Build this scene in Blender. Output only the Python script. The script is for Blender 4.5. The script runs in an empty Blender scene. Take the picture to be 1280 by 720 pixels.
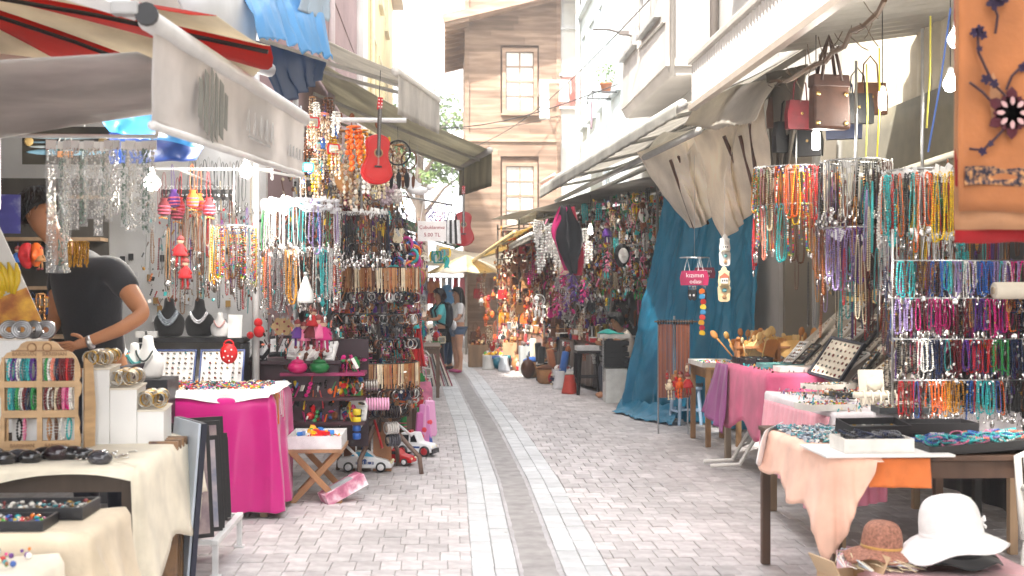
import bpy, math, random
from math import sin, cos, pi, radians, atan2, sqrt
from mathutils import Vector, Matrix, Euler, noise
random.seed(7)
scn = bpy.context.scene
COL = scn.collection
# ---------------------------------------------------------------- camera, sky, sun, exposure
F, TH, CH = 1500.0, math.atan(85.5/1500), 1.6
cam = bpy.data.cameras.new('camera'); cam.sensor_width = 36; cam.lens = 36*F/1280
cam.clip_end = 500; cam.clip_start = .05
cam.dof.use_dof = True; cam.dof.focus_distance = 10.5; cam.dof.aperture_fstop = 3.2
co = bpy.data.objects.new('camera', cam); COL.objects.link(co)
co.location = (0, 0, CH); co.rotation_euler = (pi/2, 0, -TH)
scn.camera = co
SUN_EL, SUN_AZ = radians(56), radians(212)
wd = bpy.data.worlds.new('World'); scn.world = wd; wd.use_nodes = True
nt = wd.node_tree
sky = nt.nodes.new('ShaderNodeTexSky'); sky.sky_type = 'NISHITA'; sky.sun_disc = False
sky.sun_elevation = SUN_EL; sky.sun_rotation = SUN_AZ; sky.dust_density = 6; sky.air_density = 1.2
mx = nt.nodes.new('ShaderNodeMixRGB'); mx.inputs[0].default_value = .62; mx.inputs[2].default_value = (13.5, 13.6, 13.9, 1)
nt.links.new(sky.outputs[0], mx.inputs[1]); nt.links.new(mx.outputs[0], nt.nodes['Background'].inputs[0])
nt.nodes['Background'].inputs[1].default_value = .15
sl = bpy.data.lights.new('sun', 'SUN'); sl.energy = 5; sl.angle = radians(2); sl.color = (1, .95, .87)
so = bpy.data.objects.new('sun', sl); COL.objects.link(so)
so.rotation_euler = (pi/2-SUN_EL, 0, pi-SUN_AZ)
scn.view_settings.view_transform = 'Standard'; scn.view_settings.look = 'None'
scn.view_settings.gamma = 1; scn.view_settings.use_curve_mapping = False
scn.view_settings.exposure = 1.6

# ---------------------------------------------------------------- photo pixel -> point
def ray(px, py):
    a = (px-640)/F
    return Vector((sin(TH)+cos(TH)*a, cos(TH)-sin(TH)*a, (360-py)/F))
O = Vector((0, 0, CH))
def pY(px, py, y): d = ray(px, py); return O+d*(y/d.y)
def pX(px, py, x): d = ray(px, py); return O+d*(x/d.x)
def pZ(px, py, z=0.): d = ray(px, py); return O+d*((z-CH)/d.z)
def V(*a): return Vector(a)
R = random.uniform
def N(x, y=0, z=0): return noise.noise(Vector((x, y, z)))

# ---------------------------------------------------------------- colours, materials
def lin(c):
    if isinstance(c, str):
        c = [int(c[i:i+2], 16)/255 for i in (0, 2, 4)]
        c = [x/12.92 if x <= .04045 else ((x+.055)/1.055)**2.4 for x in c]
    return (c[0], c[1], c[2], 1)
MATS = {}
def mat(name, col=None, rough=.6, metal=0, var=.12, scale=6, bump=0, bscale=None, objcol=False, objvar=0, spec=.5,
        stretch=(1, 1, 1), trans=0, emis=None, es=0, sheen=0, coat=0, island=0, col2=None, alpha=1, aniso=0, stain=0, translucent=0):
    """procedural material: base colour (own, or the object's colour) broken up by noise"""
    if name in MATS: return MATS[name]
    m = bpy.data.materials.new(name); m.use_nodes = True; t = m.node_tree; b = t.nodes['Principled BSDF']; L = t.links.new
    b.inputs['Roughness'].default_value = rough; b.inputs['Metallic'].default_value = metal
    b.inputs['Specular IOR Level'].default_value = spec
    if trans: b.inputs['Transmission Weight'].default_value = trans
    if sheen: b.inputs['Sheen Weight'].default_value = sheen
    if coat: b.inputs['Coat Weight'].default_value = coat
    if aniso: b.inputs['Anisotropic'].default_value = aniso
    if alpha < 1: b.inputs['Alpha'].default_value = alpha
    tc = t.nodes.new('ShaderNodeTexCoord'); mp = t.nodes.new('ShaderNodeMapping'); mp.inputs['Scale'].default_value = stretch
    L(tc.outputs['Object'], mp.inputs[0])
    nz = t.nodes.new('ShaderNodeTexNoise'); nz.inputs['Scale'].default_value = scale; nz.inputs['Detail'].default_value = 6
    L(mp.outputs[0], nz.inputs[0])
    oi = t.nodes.new('ShaderNodeObjectInfo')
    if objcol: src = oi.outputs['Color']
    else:
        rgb = t.nodes.new('ShaderNodeRGB'); rgb.outputs[0].default_value = lin(col); src = rgb.outputs[0]
    if col2 is not None:
        m2 = t.nodes.new('ShaderNodeMixRGB'); m2.inputs[2].default_value = lin(col2); L(src, m2.inputs[1])
        cr = t.nodes.new('ShaderNodeMapRange'); cr.inputs[1].default_value = .42; cr.inputs[2].default_value = .62
        L(nz.outputs[0], cr.inputs[0]); L(cr.outputs[0], m2.inputs[0]); src = m2.outputs[0]
    h = t.nodes.new('ShaderNodeHueSaturation'); L(src, h.inputs['Color'])
    mr = t.nodes.new('ShaderNodeMapRange'); mr.inputs[1].default_value = .3; mr.inputs[2].default_value = .7
    mr.inputs[3].default_value = 1-var; mr.inputs[4].default_value = 1+var; L(nz.outputs[0], mr.inputs[0]); val = mr.outputs[0]
    def mul(v, rnd, amt):
        q = t.nodes.new('ShaderNodeMapRange'); q.inputs[3].default_value = 1-amt; q.inputs[4].default_value = 1+amt
        L(rnd, q.inputs[0]); k = t.nodes.new('ShaderNodeMath'); k.operation = 'MULTIPLY'; L(v, k.inputs[0]); L(q.outputs[0], k.inputs[1])
        return k.outputs[0]
    if objvar: val = mul(val, oi.outputs['Random'], objvar)
    if island:
        g = t.nodes.new('ShaderNodeNewGeometry'); val = mul(val, g.outputs['Random Per Island'], island)
    if stain:                                    # broad worn and dirty patches, fixed to the place
        gp = t.nodes.new('ShaderNodeNewGeometry'); n3 = t.nodes.new('ShaderNodeTexNoise'); n3.inputs['Scale'].default_value = 1.1; n3.inputs['Detail'].default_value = 8; n3.inputs['Roughness'].default_value = .65
        L(gp.outputs['Position'], n3.inputs[0]); q3 = t.nodes.new('ShaderNodeMapRange'); q3.inputs[1].default_value = .35; q3.inputs[2].default_value = .65; L(n3.outputs[0], q3.inputs[0]); val = mul(val, q3.outputs[0], stain)
    L(val, h.inputs['Value']); L(h.outputs[0], b.inputs['Base Color'])
    if bump:
        n2 = t.nodes.new('ShaderNodeTexNoise'); n2.inputs['Scale'].default_value = bscale or scale*6; n2.inputs['Detail'].default_value = 4
        L(mp.outputs[0], n2.inputs[0])
        bp = t.nodes.new('ShaderNodeBump'); bp.inputs['Strength'].default_value = min(1, bump); bp.inputs['Distance'].default_value = .004*bump
        L(n2.outputs[0], bp.inputs['Height']); L(bp.outputs[0], b.inputs['Normal'])
    if emis is not None:
        b.inputs['Emission Color'].default_value = lin(emis); b.inputs['Emission Strength'].default_value = es
    if translucent:
        tl = t.nodes.new('ShaderNodeBsdfTranslucent'); ms = t.nodes.new('ShaderNodeMixShader'); ms.inputs[0].default_value = translucent
        L(h.outputs[0], tl.inputs[0]); L(b.outputs[0], ms.inputs[1]); L(tl.outputs[0], ms.inputs[2]); L(ms.outputs[0], t.nodes['Material Output'].inputs['Surface'])
    MATS[name] = m; return m
# materials that take the object's own colour
bead = mat('glazed_bead', objcol=True, rough=.18, var=.25, scale=60, island=.22)
gem = mat('polished_stone', objcol=True, rough=.12, var=.35, scale=30, coat=.5, island=.15)
plastic = mat('moulded_plastic', objcol=True, rough=.32, var=.05, scale=5)
paper = mat('printed_card', objcol=True, rough=.6, var=.10, scale=9)
cloth = mat('woven_cloth', objcol=True, rough=.9, var=.18, scale=5, bump=.6, bscale=60, sheen=.15, stain=.12)
satin = mat('satin_cloth', objcol=True, rough=.24, var=.08, scale=3, bump=.15, bscale=60, sheen=.3, aniso=.4)
leather = mat('worn_leather', objcol=True, rough=.5, var=.3, scale=12, bump=.5, bscale=90)
paint = mat('painted_wood', objcol=True, rough=.45, var=.14, scale=10, bump=.3, bscale=40)
wood = mat('plain_wood', objcol=True, rough=.62, var=.34, scale=5, stretch=(1.5, 1.5, .25), bump=.5, bscale=30)
metalc = mat('tinted_metal', objcol=True, rough=.28, metal=1, var=.12, scale=30)
enamel = mat('powder_coated_metal', objcol=True, rough=.4, var=.08, scale=8)
canvas = mat('awning_canvas', objcol=True, rough=.85, var=.14, scale=2.2, bump=.4, bscale=90, translucent=.5, stain=.10)
tarp = mat('crinkled_tarpaulin', objcol=True, rough=.42, var=.16, scale=4, bump=.7, bscale=16, stretch=(1, 1, .35), translucent=.2)
plaster = mat('weathered_render', objcol=True, rough=.9, var=.16, scale=1.2, bump=.6, bscale=20)
silver = mat('silver_metal', (.72, .71, .69), rough=.22, metal=1, var=.2, scale=40)
gold = mat('gold_metal', (.80, .55, .22), rough=.25, metal=1, var=.2, scale=40)
chrome = mat('zinc_wire', (.55, .56, .57), rough=.35, metal=1, var=.1, scale=20)
black = mat('black_velvet', (.012, .012, .014), rough=.85, var=.2, scale=20, sheen=.3)
blackp = mat('black_plastic', (.018, .018, .020), rough=.4, var=.1, scale=10)
white = mat('white_board', (.78, .78, .77), rough=.5, var=.05, scale=4)
cream = mat('cream_velvet', (.70, .64, .53), rough=.85, var=.08, scale=12, sheen=.3)
glass = mat('window_glass', (.55, .60, .62), rough=.06, var=.05, scale=1, spec=.9, coat=.4)
clear = mat('clear_film', (.9, .92, .93), rough=.12, var=.02, alpha=.28, spec=.8)
bulbm = mat('lit_bulb', (1, 1, 1), emis=(1, .97, .9), es=14)
skin = mat('skin', objcol=True, rough=.5, var=.06, scale=14, spec=.35)
hairm = mat('hair', objcol=True, rough=.4, var=.35, scale=40, stretch=(6, 6, .6), bump=.6, bscale=60)

# ---------------------------------------------------------------- mesh builder
class MB:
    def __init__(s): s.v = []; s.f = []; s.mi = []; s.M = Matrix(); s.k = 0; s.vc = []; s.c = None
    def at(s, loc=(0, 0, 0), rx=0, ry=0, rz=0, sc=1):
        S = Matrix.Diagonal((*(sc if hasattr(sc, '__len__') else (sc,)*3), 1))
        s.M = Matrix.Translation(loc) @ Euler((rx, ry, rz)).to_matrix().to_4x4() @ S; return s
    def mt(s, k): s.k = k; return s
    def add(s, vs, fs):
        o = len(s.v); M = s.M
        s.v += [M @ Vector(v) for v in vs]
        if s.c is not None: s.vc += [s.c]*len(vs)
        for f in fs: s.f.append([i+o for i in f]); s.mi.append(s.k)
        return s
    def box(s, c, d):
        x, y, z = c; a, b, e = d[0]/2, d[1]/2, d[2]/2
        vs = [(x+i*a, y+j*b, z+k*e) for i in (-1, 1) for j in (-1, 1) for k in (-1, 1)]
        return s.add(vs, [(0, 1, 3, 2), (4, 6, 7, 5), (0, 4, 5, 1), (2, 3, 7, 6), (0, 2, 6, 4), (1, 5, 7, 3)])
    def tube(s, pts, r, n=6, closed=False, caps=True):
        P = [Vector(p) for p in pts]; m = len(P); rs = r if hasattr(r, '__len__') else [r]*m
        vs = []; fs = []; up = None
        for i in range(m):
            a = P[(i-1) % m] if (closed or i) else P[i]; b = P[(i+1) % m] if (closed or i < m-1) else P[i]
            d = (b-a); d = d.normalized() if d.length > 1e-9 else Vector((0, 0, 1))
            if up is None:
                up = Vector((0, 0, 1)) if abs(d.z) < .9 else Vector((1, 0, 0))
            q = d.cross(up); q = q.normalized() if q.length > 1e-6 else d.orthogonal().normalized(); up = q.cross(d)
            for j in range(n):
                t = 2*pi*j/n; vs.append(P[i]+(q*cos(t)+up*sin(t))*rs[i])
        for i in range(m if closed else m-1):
            k = (i+1) % m
            for j in range(n):
                l = (j+1) % n; fs.append((i*n+j, i*n+l, k*n+l, k*n+j))
        if caps and not closed: fs += [tuple(range(n))[::-1], tuple(range((m-1)*n, m*n))]
        return s.add(vs, fs)
    def lathe(s, prof, n=12, arc=2*pi):
        vs = []; fs = []; m = len(prof)
        for r, z in prof:
            for j in range(n): t = arc*j/n; vs.append((r*cos(t), r*sin(t), z))
        for i in range(m-1):
            for j in range(n):
                l = (j+1) % n; fs.append((i*n+j, i*n+l, (i+1)*n+l, (i+1)*n+j))
        fs += [tuple(range(n))[::-1], tuple(range((m-1)*n, m*n))]
        return s.add(vs, fs)
    def sph(s, c=(0, 0, 0), r=1, n=6, m=4, sc=(1, 1, 1)):
        vs = [(c[0], c[1], c[2]+r*sc[2])]; fs = []
        for i in range(1, m):
            p = pi*i/m
            for j in range(n): t = 2*pi*j/n; vs.append((c[0]+r*sc[0]*sin(p)*cos(t), c[1]+r*sc[1]*sin(p)*sin(t), c[2]+r*sc[2]*cos(p)))
        vs.append((c[0], c[1], c[2]-r*sc[2])); e = len(vs)-1
        for j in range(n):
            l = (j+1) % n; fs.append((0, 1+j, 1+l)); fs.append((e, e-n+l, e-n+j))
            for i in range(m-2): fs.append((1+i*n+j, 1+(i+1)*n+j, 1+(i+1)*n+l, 1+i*n+l))
        return s.add(vs, fs)
    def torus(s, c, Rr, r, n=16, m=6, axis='Y', sz=1):
        pts = []
        for i in range(n):
            t = 2*pi*i/n; a, b = Rr*cos(t), Rr*sin(t)*sz
            pts.append({'X': (c[0], c[1]+a, c[2]+b), 'Y': (c[0]+a, c[1], c[2]+b), 'Z': (c[0]+a, c[1]+b, c[2])}[axis])
        return s.tube(pts, r, m, closed=True)
    def poly(s, pts, t, axis='Y', c=0):
        """outline (a,b) extruded by t; axis Y: (x,z), Z: (x,y), X: (y,z)"""
        n = len(pts); f = {'Y': lambda a, b, q: (a, q, b), 'Z': lambda a, b, q: (a, b, q), 'X': lambda a, b, q: (q, a, b)}[axis]
        vs = [f(a, b, c-t/2) for a, b in pts]+[f(a, b, c+t/2) for a, b in pts]
        fs = [tuple(range(n)), tuple(range(n, 2*n))[::-1]]+[(i, i+n, (i+1) % n+n, (i+1) % n) for i in range(n)]
        return s.add(vs, fs)
    def sheet(s, fn, nu, nv):
        vs = [fn(i/nu, j/nv) for i in range(nu+1) for j in range(nv+1)]; w = nv+1
        return s.add(vs, [(i*w+j, (i+1)*w+j, (i+1)*w+j+1, i*w+j+1) for i in range(nu) for j in range(nv)])
    def mesh(s, name, mats, smooth=False):
        me = bpy.data.meshes.new(name); me.from_pydata([tuple(v) for v in s.v], [], s.f)
        for m in (mats if isinstance(mats, (list, tuple)) else [mats]): me.materials.append(m)
        me.polygons.foreach_set('material_index', s.mi)
        me.update()
        if s.vc:
            a = me.color_attributes.new('Col', 'FLOAT_COLOR', 'POINT'); a.data.foreach_set('color', [x for c in s.vc for x in c])
        if smooth: me.polygons.foreach_set('use_smooth', [True]*len(me.polygons)); 
        return me
def c4(c): return lin(c)
def link(o, parent=None):
    COL.objects.link(o)
    if parent is not None: o.parent = parent
    return o
def tag(o, label=None, cat=None, group=None, kind=None):
    if label: o['label'] = label
    if cat: o['category'] = cat
    if group: o['group'] = group
    if kind: o['kind'] = kind
    return o
def ob(name, me, parent=None, loc=(0, 0, 0), rot=(0, 0, 0), sc=1, color=None):
    o = bpy.data.objects.new(name, me); link(o, parent); o.location = loc; o.rotation_euler = rot
    o.scale = sc if hasattr(sc, '__len__') else (sc,)*3
    if color is not None: o.color = c4(color)
    return o
def solo(mb, name, mats, label, cat, group=None, loc=(0, 0, 0), rz=0, color=None, smooth=False, bev=0, thick=0, sub=0):
    o = ob(name, mb.mesh(name, mats, smooth), None, loc, (0, 0, rz), 1, color); tag(o, label, cat, group); mods(o, bev, thick, sub); return o
def mods(o, bev=0, thick=0, sub=0):
    if thick: m = o.modifiers.new('solidify', 'SOLIDIFY'); m.thickness = thick; m.offset = 0
    if sub: m = o.modifiers.new('subsurf', 'SUBSURF'); m.levels = sub; m.render_levels = sub
    if bev: m = o.modifiers.new('bevel', 'BEVEL'); m.width = bev; m.segments = 2; m.limit_method = 'ANGLE'; m.angle_limit = radians(50)
    return o
def part(parent, name, mb, mats, color=None, smooth=False, bev=0, thick=0, sub=0, loc=(0, 0, 0), rot=(0, 0, 0)):
    o = ob(name, mb.mesh(name, mats, smooth) if isinstance(mb, MB) else mb, parent, loc, rot, 1, color); mods(o, bev, thick, sub); return o
def thing(name, label, cat, loc=(0, 0, 0), rz=0, group=None, rot=None, sc=1):
    o = bpy.data.objects.new(name, None); o.empty_display_size = .1; link(o); o.location = loc
    o.rotation_euler = rot if rot else (0, 0, rz); o.scale = (sc,)*3
    return tag(o, label, cat, group)
def dup(root, loc, rz=0, label=None, group=None, rot=None, sc=None, parent=None):
    r = root.copy(); link(r, parent); r.location = loc; r.rotation_euler = rot if rot else (0, 0, rz)
    if sc: r.scale = (sc,)*3
    if label: r['label'] = label
    if group: r['group'] = group
    for ch in list(root.children):
        c = ch.copy(); link(c, r)
        for g in list(ch.children): d = g.copy(); link(d, c)
    return r
def struct(name, mb, m, color=None, **k):
    o = ob(name, mb.mesh(name, m), None, color=color); tag(o, kind='structure'); mods(o, **k); return o
def text_mesh(body, size, depth=.0015, font_shear=0):
    cu = bpy.data.curves.new('lettering', 'FONT'); cu.body = body; cu.size = size; cu.align_x = 'CENTER'; cu.align_y = 'CENTER'
    cu.extrude = depth; cu.shear = font_shear; cu.resolution_u = 3
    o = bpy.data.objects.new('lettering', cu); COL.objects.link(o)
    dg = bpy.context.evaluated_depsgraph_get(); me = bpy.data.meshes.new_from_object(o.evaluated_get(dg))
    bpy.data.objects.remove(o); return me
def lettering(parent, body, size, loc, rot, color, m=None, depth=.0015):
    me = text_mesh(body, size, depth); me.materials.clear(); me.materials.append(m or paint)
    return ob('lettering', me, parent, loc, rot, 1, color)
# ================================================================ ground and paving
def gc(y):                                   # x of the drain channel's centre line along the street
    K = [(0, .54), (6.65, .55), (10, .575), (14, .52), (17, .43), (22, .30), (27, .05), (40, -.9)]
    for (a, p), (b, q) in zip(K, K[1:]):
        if y <= b: return p+(q-p)*(y-a)/(b-a)
    return -.9
g = MB().box((0, 30, -.08), (110, 110, .06)); struct('ground', g, mat('packed_ground', (.30, .28, .27), rough=.95, var=.15, scale=.6))
joint = mat('sandy_joint', (.33, .315, .31), rough=1, var=.2, scale=8)
def strip_sheet(x0, x1, y0, y1, z): return lambda u, v: (x0+(x1-x0)*u, y0+(y1-y0)*v, z)
g = MB().sheet(lambda u, v: (-4+10*u, 2+46*v, -.0115), 4, 20)
street = struct('street_paving', g, joint)
pav = mat('clay_paver', (.475, .437, .44), rough=.62, var=.15, scale=9, bump=.6, bscale=70, objvar=.15, island=.15, col2=(.50, .475, .47), stain=.16)
palep = mat('pale_paver', (.50, .51, .52), rough=.6, var=.10, scale=7, bump=.5, bscale=70, objvar=.09, island=.09, stain=.14)
bricks = []                                  # (x, y, w, l, pale)
BW, BL = .131, .228
y = 3.2; row = 0
while y < 32:
    off = (row % 2)*.5+R(-.06, .06)
    c = gc(y+BL/2)
    for side in (-1, 1):
        for k in range(2):
            bricks.append((c+side*(.128+BW*(k+.5)), y+BL/2+(.05 if k else 0), BW, BL, 1))
        x = .128+2*BW+BW*off*.999
        if off > .1: bricks.append((c+side*(.128+2*BW+BW*off/2), y+BL/2, BW*off, BL, 0))
        lim = (c+3.6) if side < 0 else (4.6-c)
        while x < lim:
            bw = BW*R(.9, 1.1); bricks.append((c+side*(x+bw/2), y+BL/2, bw, BL, 0)); x += bw
    y += BL; row += 1
def brick_geo(mb, x, y, w, l, dz):
    a, b, e = w/2-.0016, l/2-.0026, .0035
    tx, ty = R(-.012, .012), R(-.008, .008)
    vs = []
    for s, z in ((0, -.03), (0, -.004), (e, 0)):
        for i, j in ((-1, -1), (1, -1), (1, 1), (-1, 1)):
            xx, yy = i*(a-s), j*(b-s); vs.append((x+xx, y+yy, z+dz+(xx*tx+yy*ty)))
    fs = [(8, 9, 10, 11)]
    for r in (0, 4):
        for i in range(4): k = (i+1) % 4; fs.append((r+i, r+k, r+4+k, r+4+i))
    mb.add(vs, fs)
def vis_rank(b):
    x, y = b[0], b[1]
    if y < 6.55 or x < -1.15 or x > 2.3: return 1e9
    return y+abs(x-.6)*.15
order = sorted(range(len(bricks)), key=lambda i: vis_rank(bricks[i])); near = set(order[:300])
bm_near = {}
for i in order[:300]:
    x, y, w, l, p = bricks[i]; key = (round(w, 3), p, i % 4)
    if key not in bm_near:
        q = MB(); brick_geo(q, 0, 0, w, l, 0); bm_near[key] = q.mesh('paver', palep if p else pav)
    o = ob('paver', bm_near[key], street, (x+R(-.001, .001), y, -.002+R(-.0028, .0022)-(.004 if random.random() < .05 else 0)), (0, 0, R(-.012, .012)))
fa, fb = MB(), MB()
for i in order[300:]:
    x, y, w, l, p = bricks[i]
    if y < 5.2 and abs(x-.6) > 3.5: continue
    brick_geo(fb if p else fa, x+R(-.001, .001), y, w, l, -.002+R(-.0028, .0022))
tag(part(street, 'clay_pavers', fa, pav), kind='stuff'); tag(part(street, 'pale_pavers', fb, palep), kind='stuff')
# drain channel of dished stones
stone = mat('channel_stone', (.44, .425, .435), rough=.6, var=.14, scale=6, bump=.8, bscale=40, objvar=.10, stretch=(1, 3, 1), stain=.12)
y = 3.3
while y < 30:
    l = R(.42, .60); mb = MB(); c0, c1 = gc(y), gc(y+l-.005); k = 8
    def chan(u, v):
        s = u*2-1
        return ((c0+(c1-c0)*v)+s*.125, y+(l-.006)*v, -.004-.020*(1-s*s)+N(u*3, (y+v*l)*9)*.003)
    mb.sheet(chan, 8, 8)
    part(street, 'channel_stone', mb, stone, smooth=True); y += l

q = MB()
for i in range(150):
    yy = R(6.6, 17); xx = gc(yy)+R(-1.5, 1.9); q.at((xx, yy, .002), R(-.2, .2), R(-.2, .2), R(0, 6)).add([(-.5, -.3, 0), (.4, -.4, .1), (.5, .3, 0), (-.2, .5, .15)], [(0, 1, 2, 3)]) if 0 else q.at((xx, yy, .0025), R(-.2, .2), R(-.2, .2), R(0, 6), R(.006, .022)).add([(-.5, -.3, 0), (.4, -.4, .1), (.5, .3, 0), (-.2, .5, .15)], [(0, 1, 2, 3)])
lt = solo(q, 'street_litter', mat('paper_scraps', (.62, .60, .57), rough=.8, var=.3, island=.6), 'tiny paper scraps and dead leaves scattered on the paving', 'litter'); tag(lt, kind='stuff')
# ================================================================ buildings
def window(parent, x0, x1, z0, z1, y, face, cols, rows, fr, frc, glassm=None, depth=.1, t=.05, curtain=False):
    """window in a wall: face 'Y' (looks to -Y at y) or 'X+'/'X-' (wall plane x=y); parts frame, pane (each), sill"""
    def P(a, z, d): return {'Y': (a, y+d, z), 'X-': (y+d, a, z), 'X+': (y-d, a, z)}[face]
    def bx(mb, a0, a1, b0, b1, d0, d1):
        p, q = Vector(P(a0, b0, d0)), Vector(P(a1, b1, d1)); mb.box((p+q)/2, [abs(i) for i in (q-p)])
    w = bpy.data.objects.new('window', None); link(w, parent)
    f = MB()
    bx(f, x0-t, x0, z0-t, z1+t, -.03, depth); bx(f, x1, x1+t, z0-t, z1+t, -.03, depth)
    bx(f, x0, x1, z1, z1+t, -.03, depth); bx(f, x0, x1, z0-t, z0, -.03, depth)
    for i in range(1, cols): a = x0+(x1-x0)*i/cols; bx(f, a-.018, a+.018, z0, z1, .005, depth-.02)
    for i in range(1, rows):
        b = z0+(z1-z0)*i/rows; hw = .03 if rows % 2 == 0 and i == rows//2 else .016; bx(f, x0, x1, b-hw, b+hw, .008, depth-.022)
    part(w, 'frame', f, fr, frc)
    for i in range(cols):
        for j in range(rows):
            p = MB(); bx(p, x0+(x1-x0)*i/cols+.018, x0+(x1-x0)*(i+1)/cols-.018, z0+(z1-z0)*j/rows+.016, z0+(z1-z0)*(j+1)/rows-.016, .04, .05)
            part(w, 'pane', p, glassm or glass)
    s = MB(); bx(s, x0-t-.04, x1+t+.04, z0-t-.05, z0-t, -.09, depth); part(w, 'sill', s, fr, frc)
    return w
# ---- wooden house closing the street
wh = thing('wooden_house', 'weathered brown plank-clad wooden house closing the end of the street', 'house', (1.85, 32, 0))
wh.location = (0, 0, 0)
HY = 32
plankm = mat('weathered_plank', (.30, .20, .148), rough=.85, var=.2, scale=2.4, stretch=(.5, 1, 4), bump=.7, bscale=14, objvar=.24, col2=(.36, .25, .19))
x0, x1 = .64, 3.05
wall = MB().box(((x0+x1)/2, 35.4, 4.85), (x1-x0-.06, 6.7, 9.7)); part(wh, 'wall', wall, mat('dark_sheathing', (.16, .10, .07), rough=.9, var=.2))
wins = [(1.66, 2.40, 6.35, 7.90), (1.66, 2.40, 3.28, 4.85)]
z = .2
while z < 9.6:
    h = R(.15, .24); segs = [(x0, x1)]
    for a, b, c, d in wins:
        if z+h > c-.12 and z < d+.12: segs = [(x0, a-.14), (b+.14, x1)]
    if len(segs) == 1 and random.random() < .5: k = R(1.2, 2.5); segs = [(x0, k), (k+.006, x1)]
    for a, b in segs:
        p = MB().at(((a+b)/2, HY, z+h/2), rx=R(.03, .07), ry=R(-.003, .003)).box((0, 0, 0), (b-a-.004, .03, h+.01)); part(wh, 'plank', p, plankm)
    z += h
z = .2
while z < 9.2:                                # planks along the gable side seen at a slant
    p = MB().at((x0-.01, 35.2, z+.12), ry=-.05).box((0, 0, 0), (.03, 6.2, .25)); part(wh, 'plank', p, plankm); z += .25
for xx in (x0-.02, x1+.02): part(wh, 'corner_board', MB().box((xx, HY-.03, 4.7), (.12, .06, 9.4)), plankm)
for z in (2.55, 5.6): part(wh, 'string_board', MB().box(((x0+x1)/2, HY-.035, z), (x1-x0+.1, .06, .2)), plankm)
curt = mat('curtained_glass', (.74, .74, .72), rough=.25, var=.10, scale=3, stretch=(4, 1, .4), coat=.6)
for a, b, c, d in wins: window(wh, a, b, c, d, HY-.03, 'Y', 2, 4, plankm, None, curt, .08, .10)
rf = MB()
for i in range(1):
    pr = [(.02, 8.52), (3.6, 9.42), (3.6, 9.56), (.02, 8.66)]
    rf.poly(pr, 7.6, 'Y', 35.0)
rfo = part(wh, 'roof', rf, plankm)
for k in range(12): part(rfo, 'rafter', MB().at((.02, 31.25+k*.6, 8.44), ry=-math.atan(.2514)).box((.33, 0, 0), (.66, .07, .10)), plankm)
part(rfo, 'fascia_board', MB().at((.02, 31.15, 8.6), ry=-math.atan(.2514)).box((1.8, 0, 0), (3.7, .03, .22)), plankm)
# ---- white house beside it
def bldg(name, label, cat='building'):
    return thing(name, label, cat)
wb = bldg('white_house', 'narrow bright white house squeezed beside the wooden plank house')
part(wb, 'wall', MB().box((5.1, 36, 5.5), (4.0, 8, 11)), plaster, (.78, .77, .74))
for z in (3.7, 6.9): part(wb, 'string_course', MB().box((3.4, 31.97, z), (.7, .05, .14)), plaster, (.8, .79, .77))
lat = bpy.data.objects.new('lattice_screen', None); link(lat, wb)
q = MB()
for i in range(8): q.at((3.18+.065*i, 31.93, 6.85), ry=.6).box((0, 0, 0), (.018, .02, 1.0)); q.at((3.18+.065*i, 31.95, 6.85), ry=-.6).box((0, 0, 0), (.018, .02, 1.0))
part(lat, 'lattice', q, paint, (.50, .16, .13))
for z in (7.3, 6.42): part(lat, 'frame', MB().box((3.4, 31.93, z), (.62, .05, .06)), paint, (.75, .72, .68))
window(wb, 3.2, 3.55, 8.6, 9.9, 31.99, 'Y', 1, 2, paint, (.7, .7, .7), depth=.06, t=.04)
# ---- pale blue building along the right
pb = bldg('pale_blue_building', 'tall pale blue rendered building with long windows, between white house and concrete bay')
part(pb, 'wall', MB().box((6.1, 27.4, 6.5), (5.0, 8.2, 13)), plaster, (.55, .63, .68))
for (a, b) in ((24.3, 25.6), (26.4, 27.4), (28.3, 29.3), (30, 30.8)):
    window(pb, a, b, 5.75, 8.0, 3.59, 'X-', 2, 2, paint, (.42, .47, .50), depth=.05, t=.07)
    window(pb, a, b, 9.2, 11.2, 3.59, 'X-', 2, 2, paint, (.42, .47, .50), depth=.05, t=.07)
part(pb, 'drainpipe', MB().tube([(3.5, 25.95, 0.2), (3.5, 25.95, 13)], .055, 8), enamel, (.6, .65, .68), smooth=True)
part(pb, 'drainpipe', MB().tube([(3.5, 31.2, 0.2), (3.5, 31.2, 13)], .05, 8), enamel, (.66, .68, .70), smooth=True)
part(pb, 'cornice', MB().box((3.55, 27.4, 8.7), (.14, 8.2, .16)), plaster, (.60, .66, .69))
# ---- grey concrete building with bay
cb = bldg('concrete_building', 'bare grey concrete building with a boxed-out upper bay over the awnings')
part(cb, 'wall', MB().box((6.1, 18.0, 6.5), (4.98, 10.5, 13)), plaster, (.40, .385, .365))
bay = MB()
by0, by1, bx, bz = 16.0, 20.0, 2.99, 4.44
bay.poly([(3.62, bz+.05), (bx+.06, bz-.0), (bx, bz+.12), (bx, 12.5), (3.62, 12.5)], by1-by0, 'Y', (by0+by1)/2)
bo = part(cb, 'bay', bay, plaster, (.46, .43, .40), bev=.02)
part(bo, 'slab_edge', MB().box((3.29, 17.99, bz+.19), (.64, 4.08, .10)), plaster, (.43, .40, .37))
part(bo, 'rusty_conduit', MB().tube([(bx-.02, 16.05, 5.2), (bx-.02, 18.2, 5.25), (bx-.02, 18.2, 6.4)], .02, 6), enamel, (.5, .47, .44))
part(bo, 'corner_pipe', MB().tube([(3.06, 15.96, bz), (3.06, 15.96, 12)], .035, 6), enamel, (.52, .49, .46), smooth=True)
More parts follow.
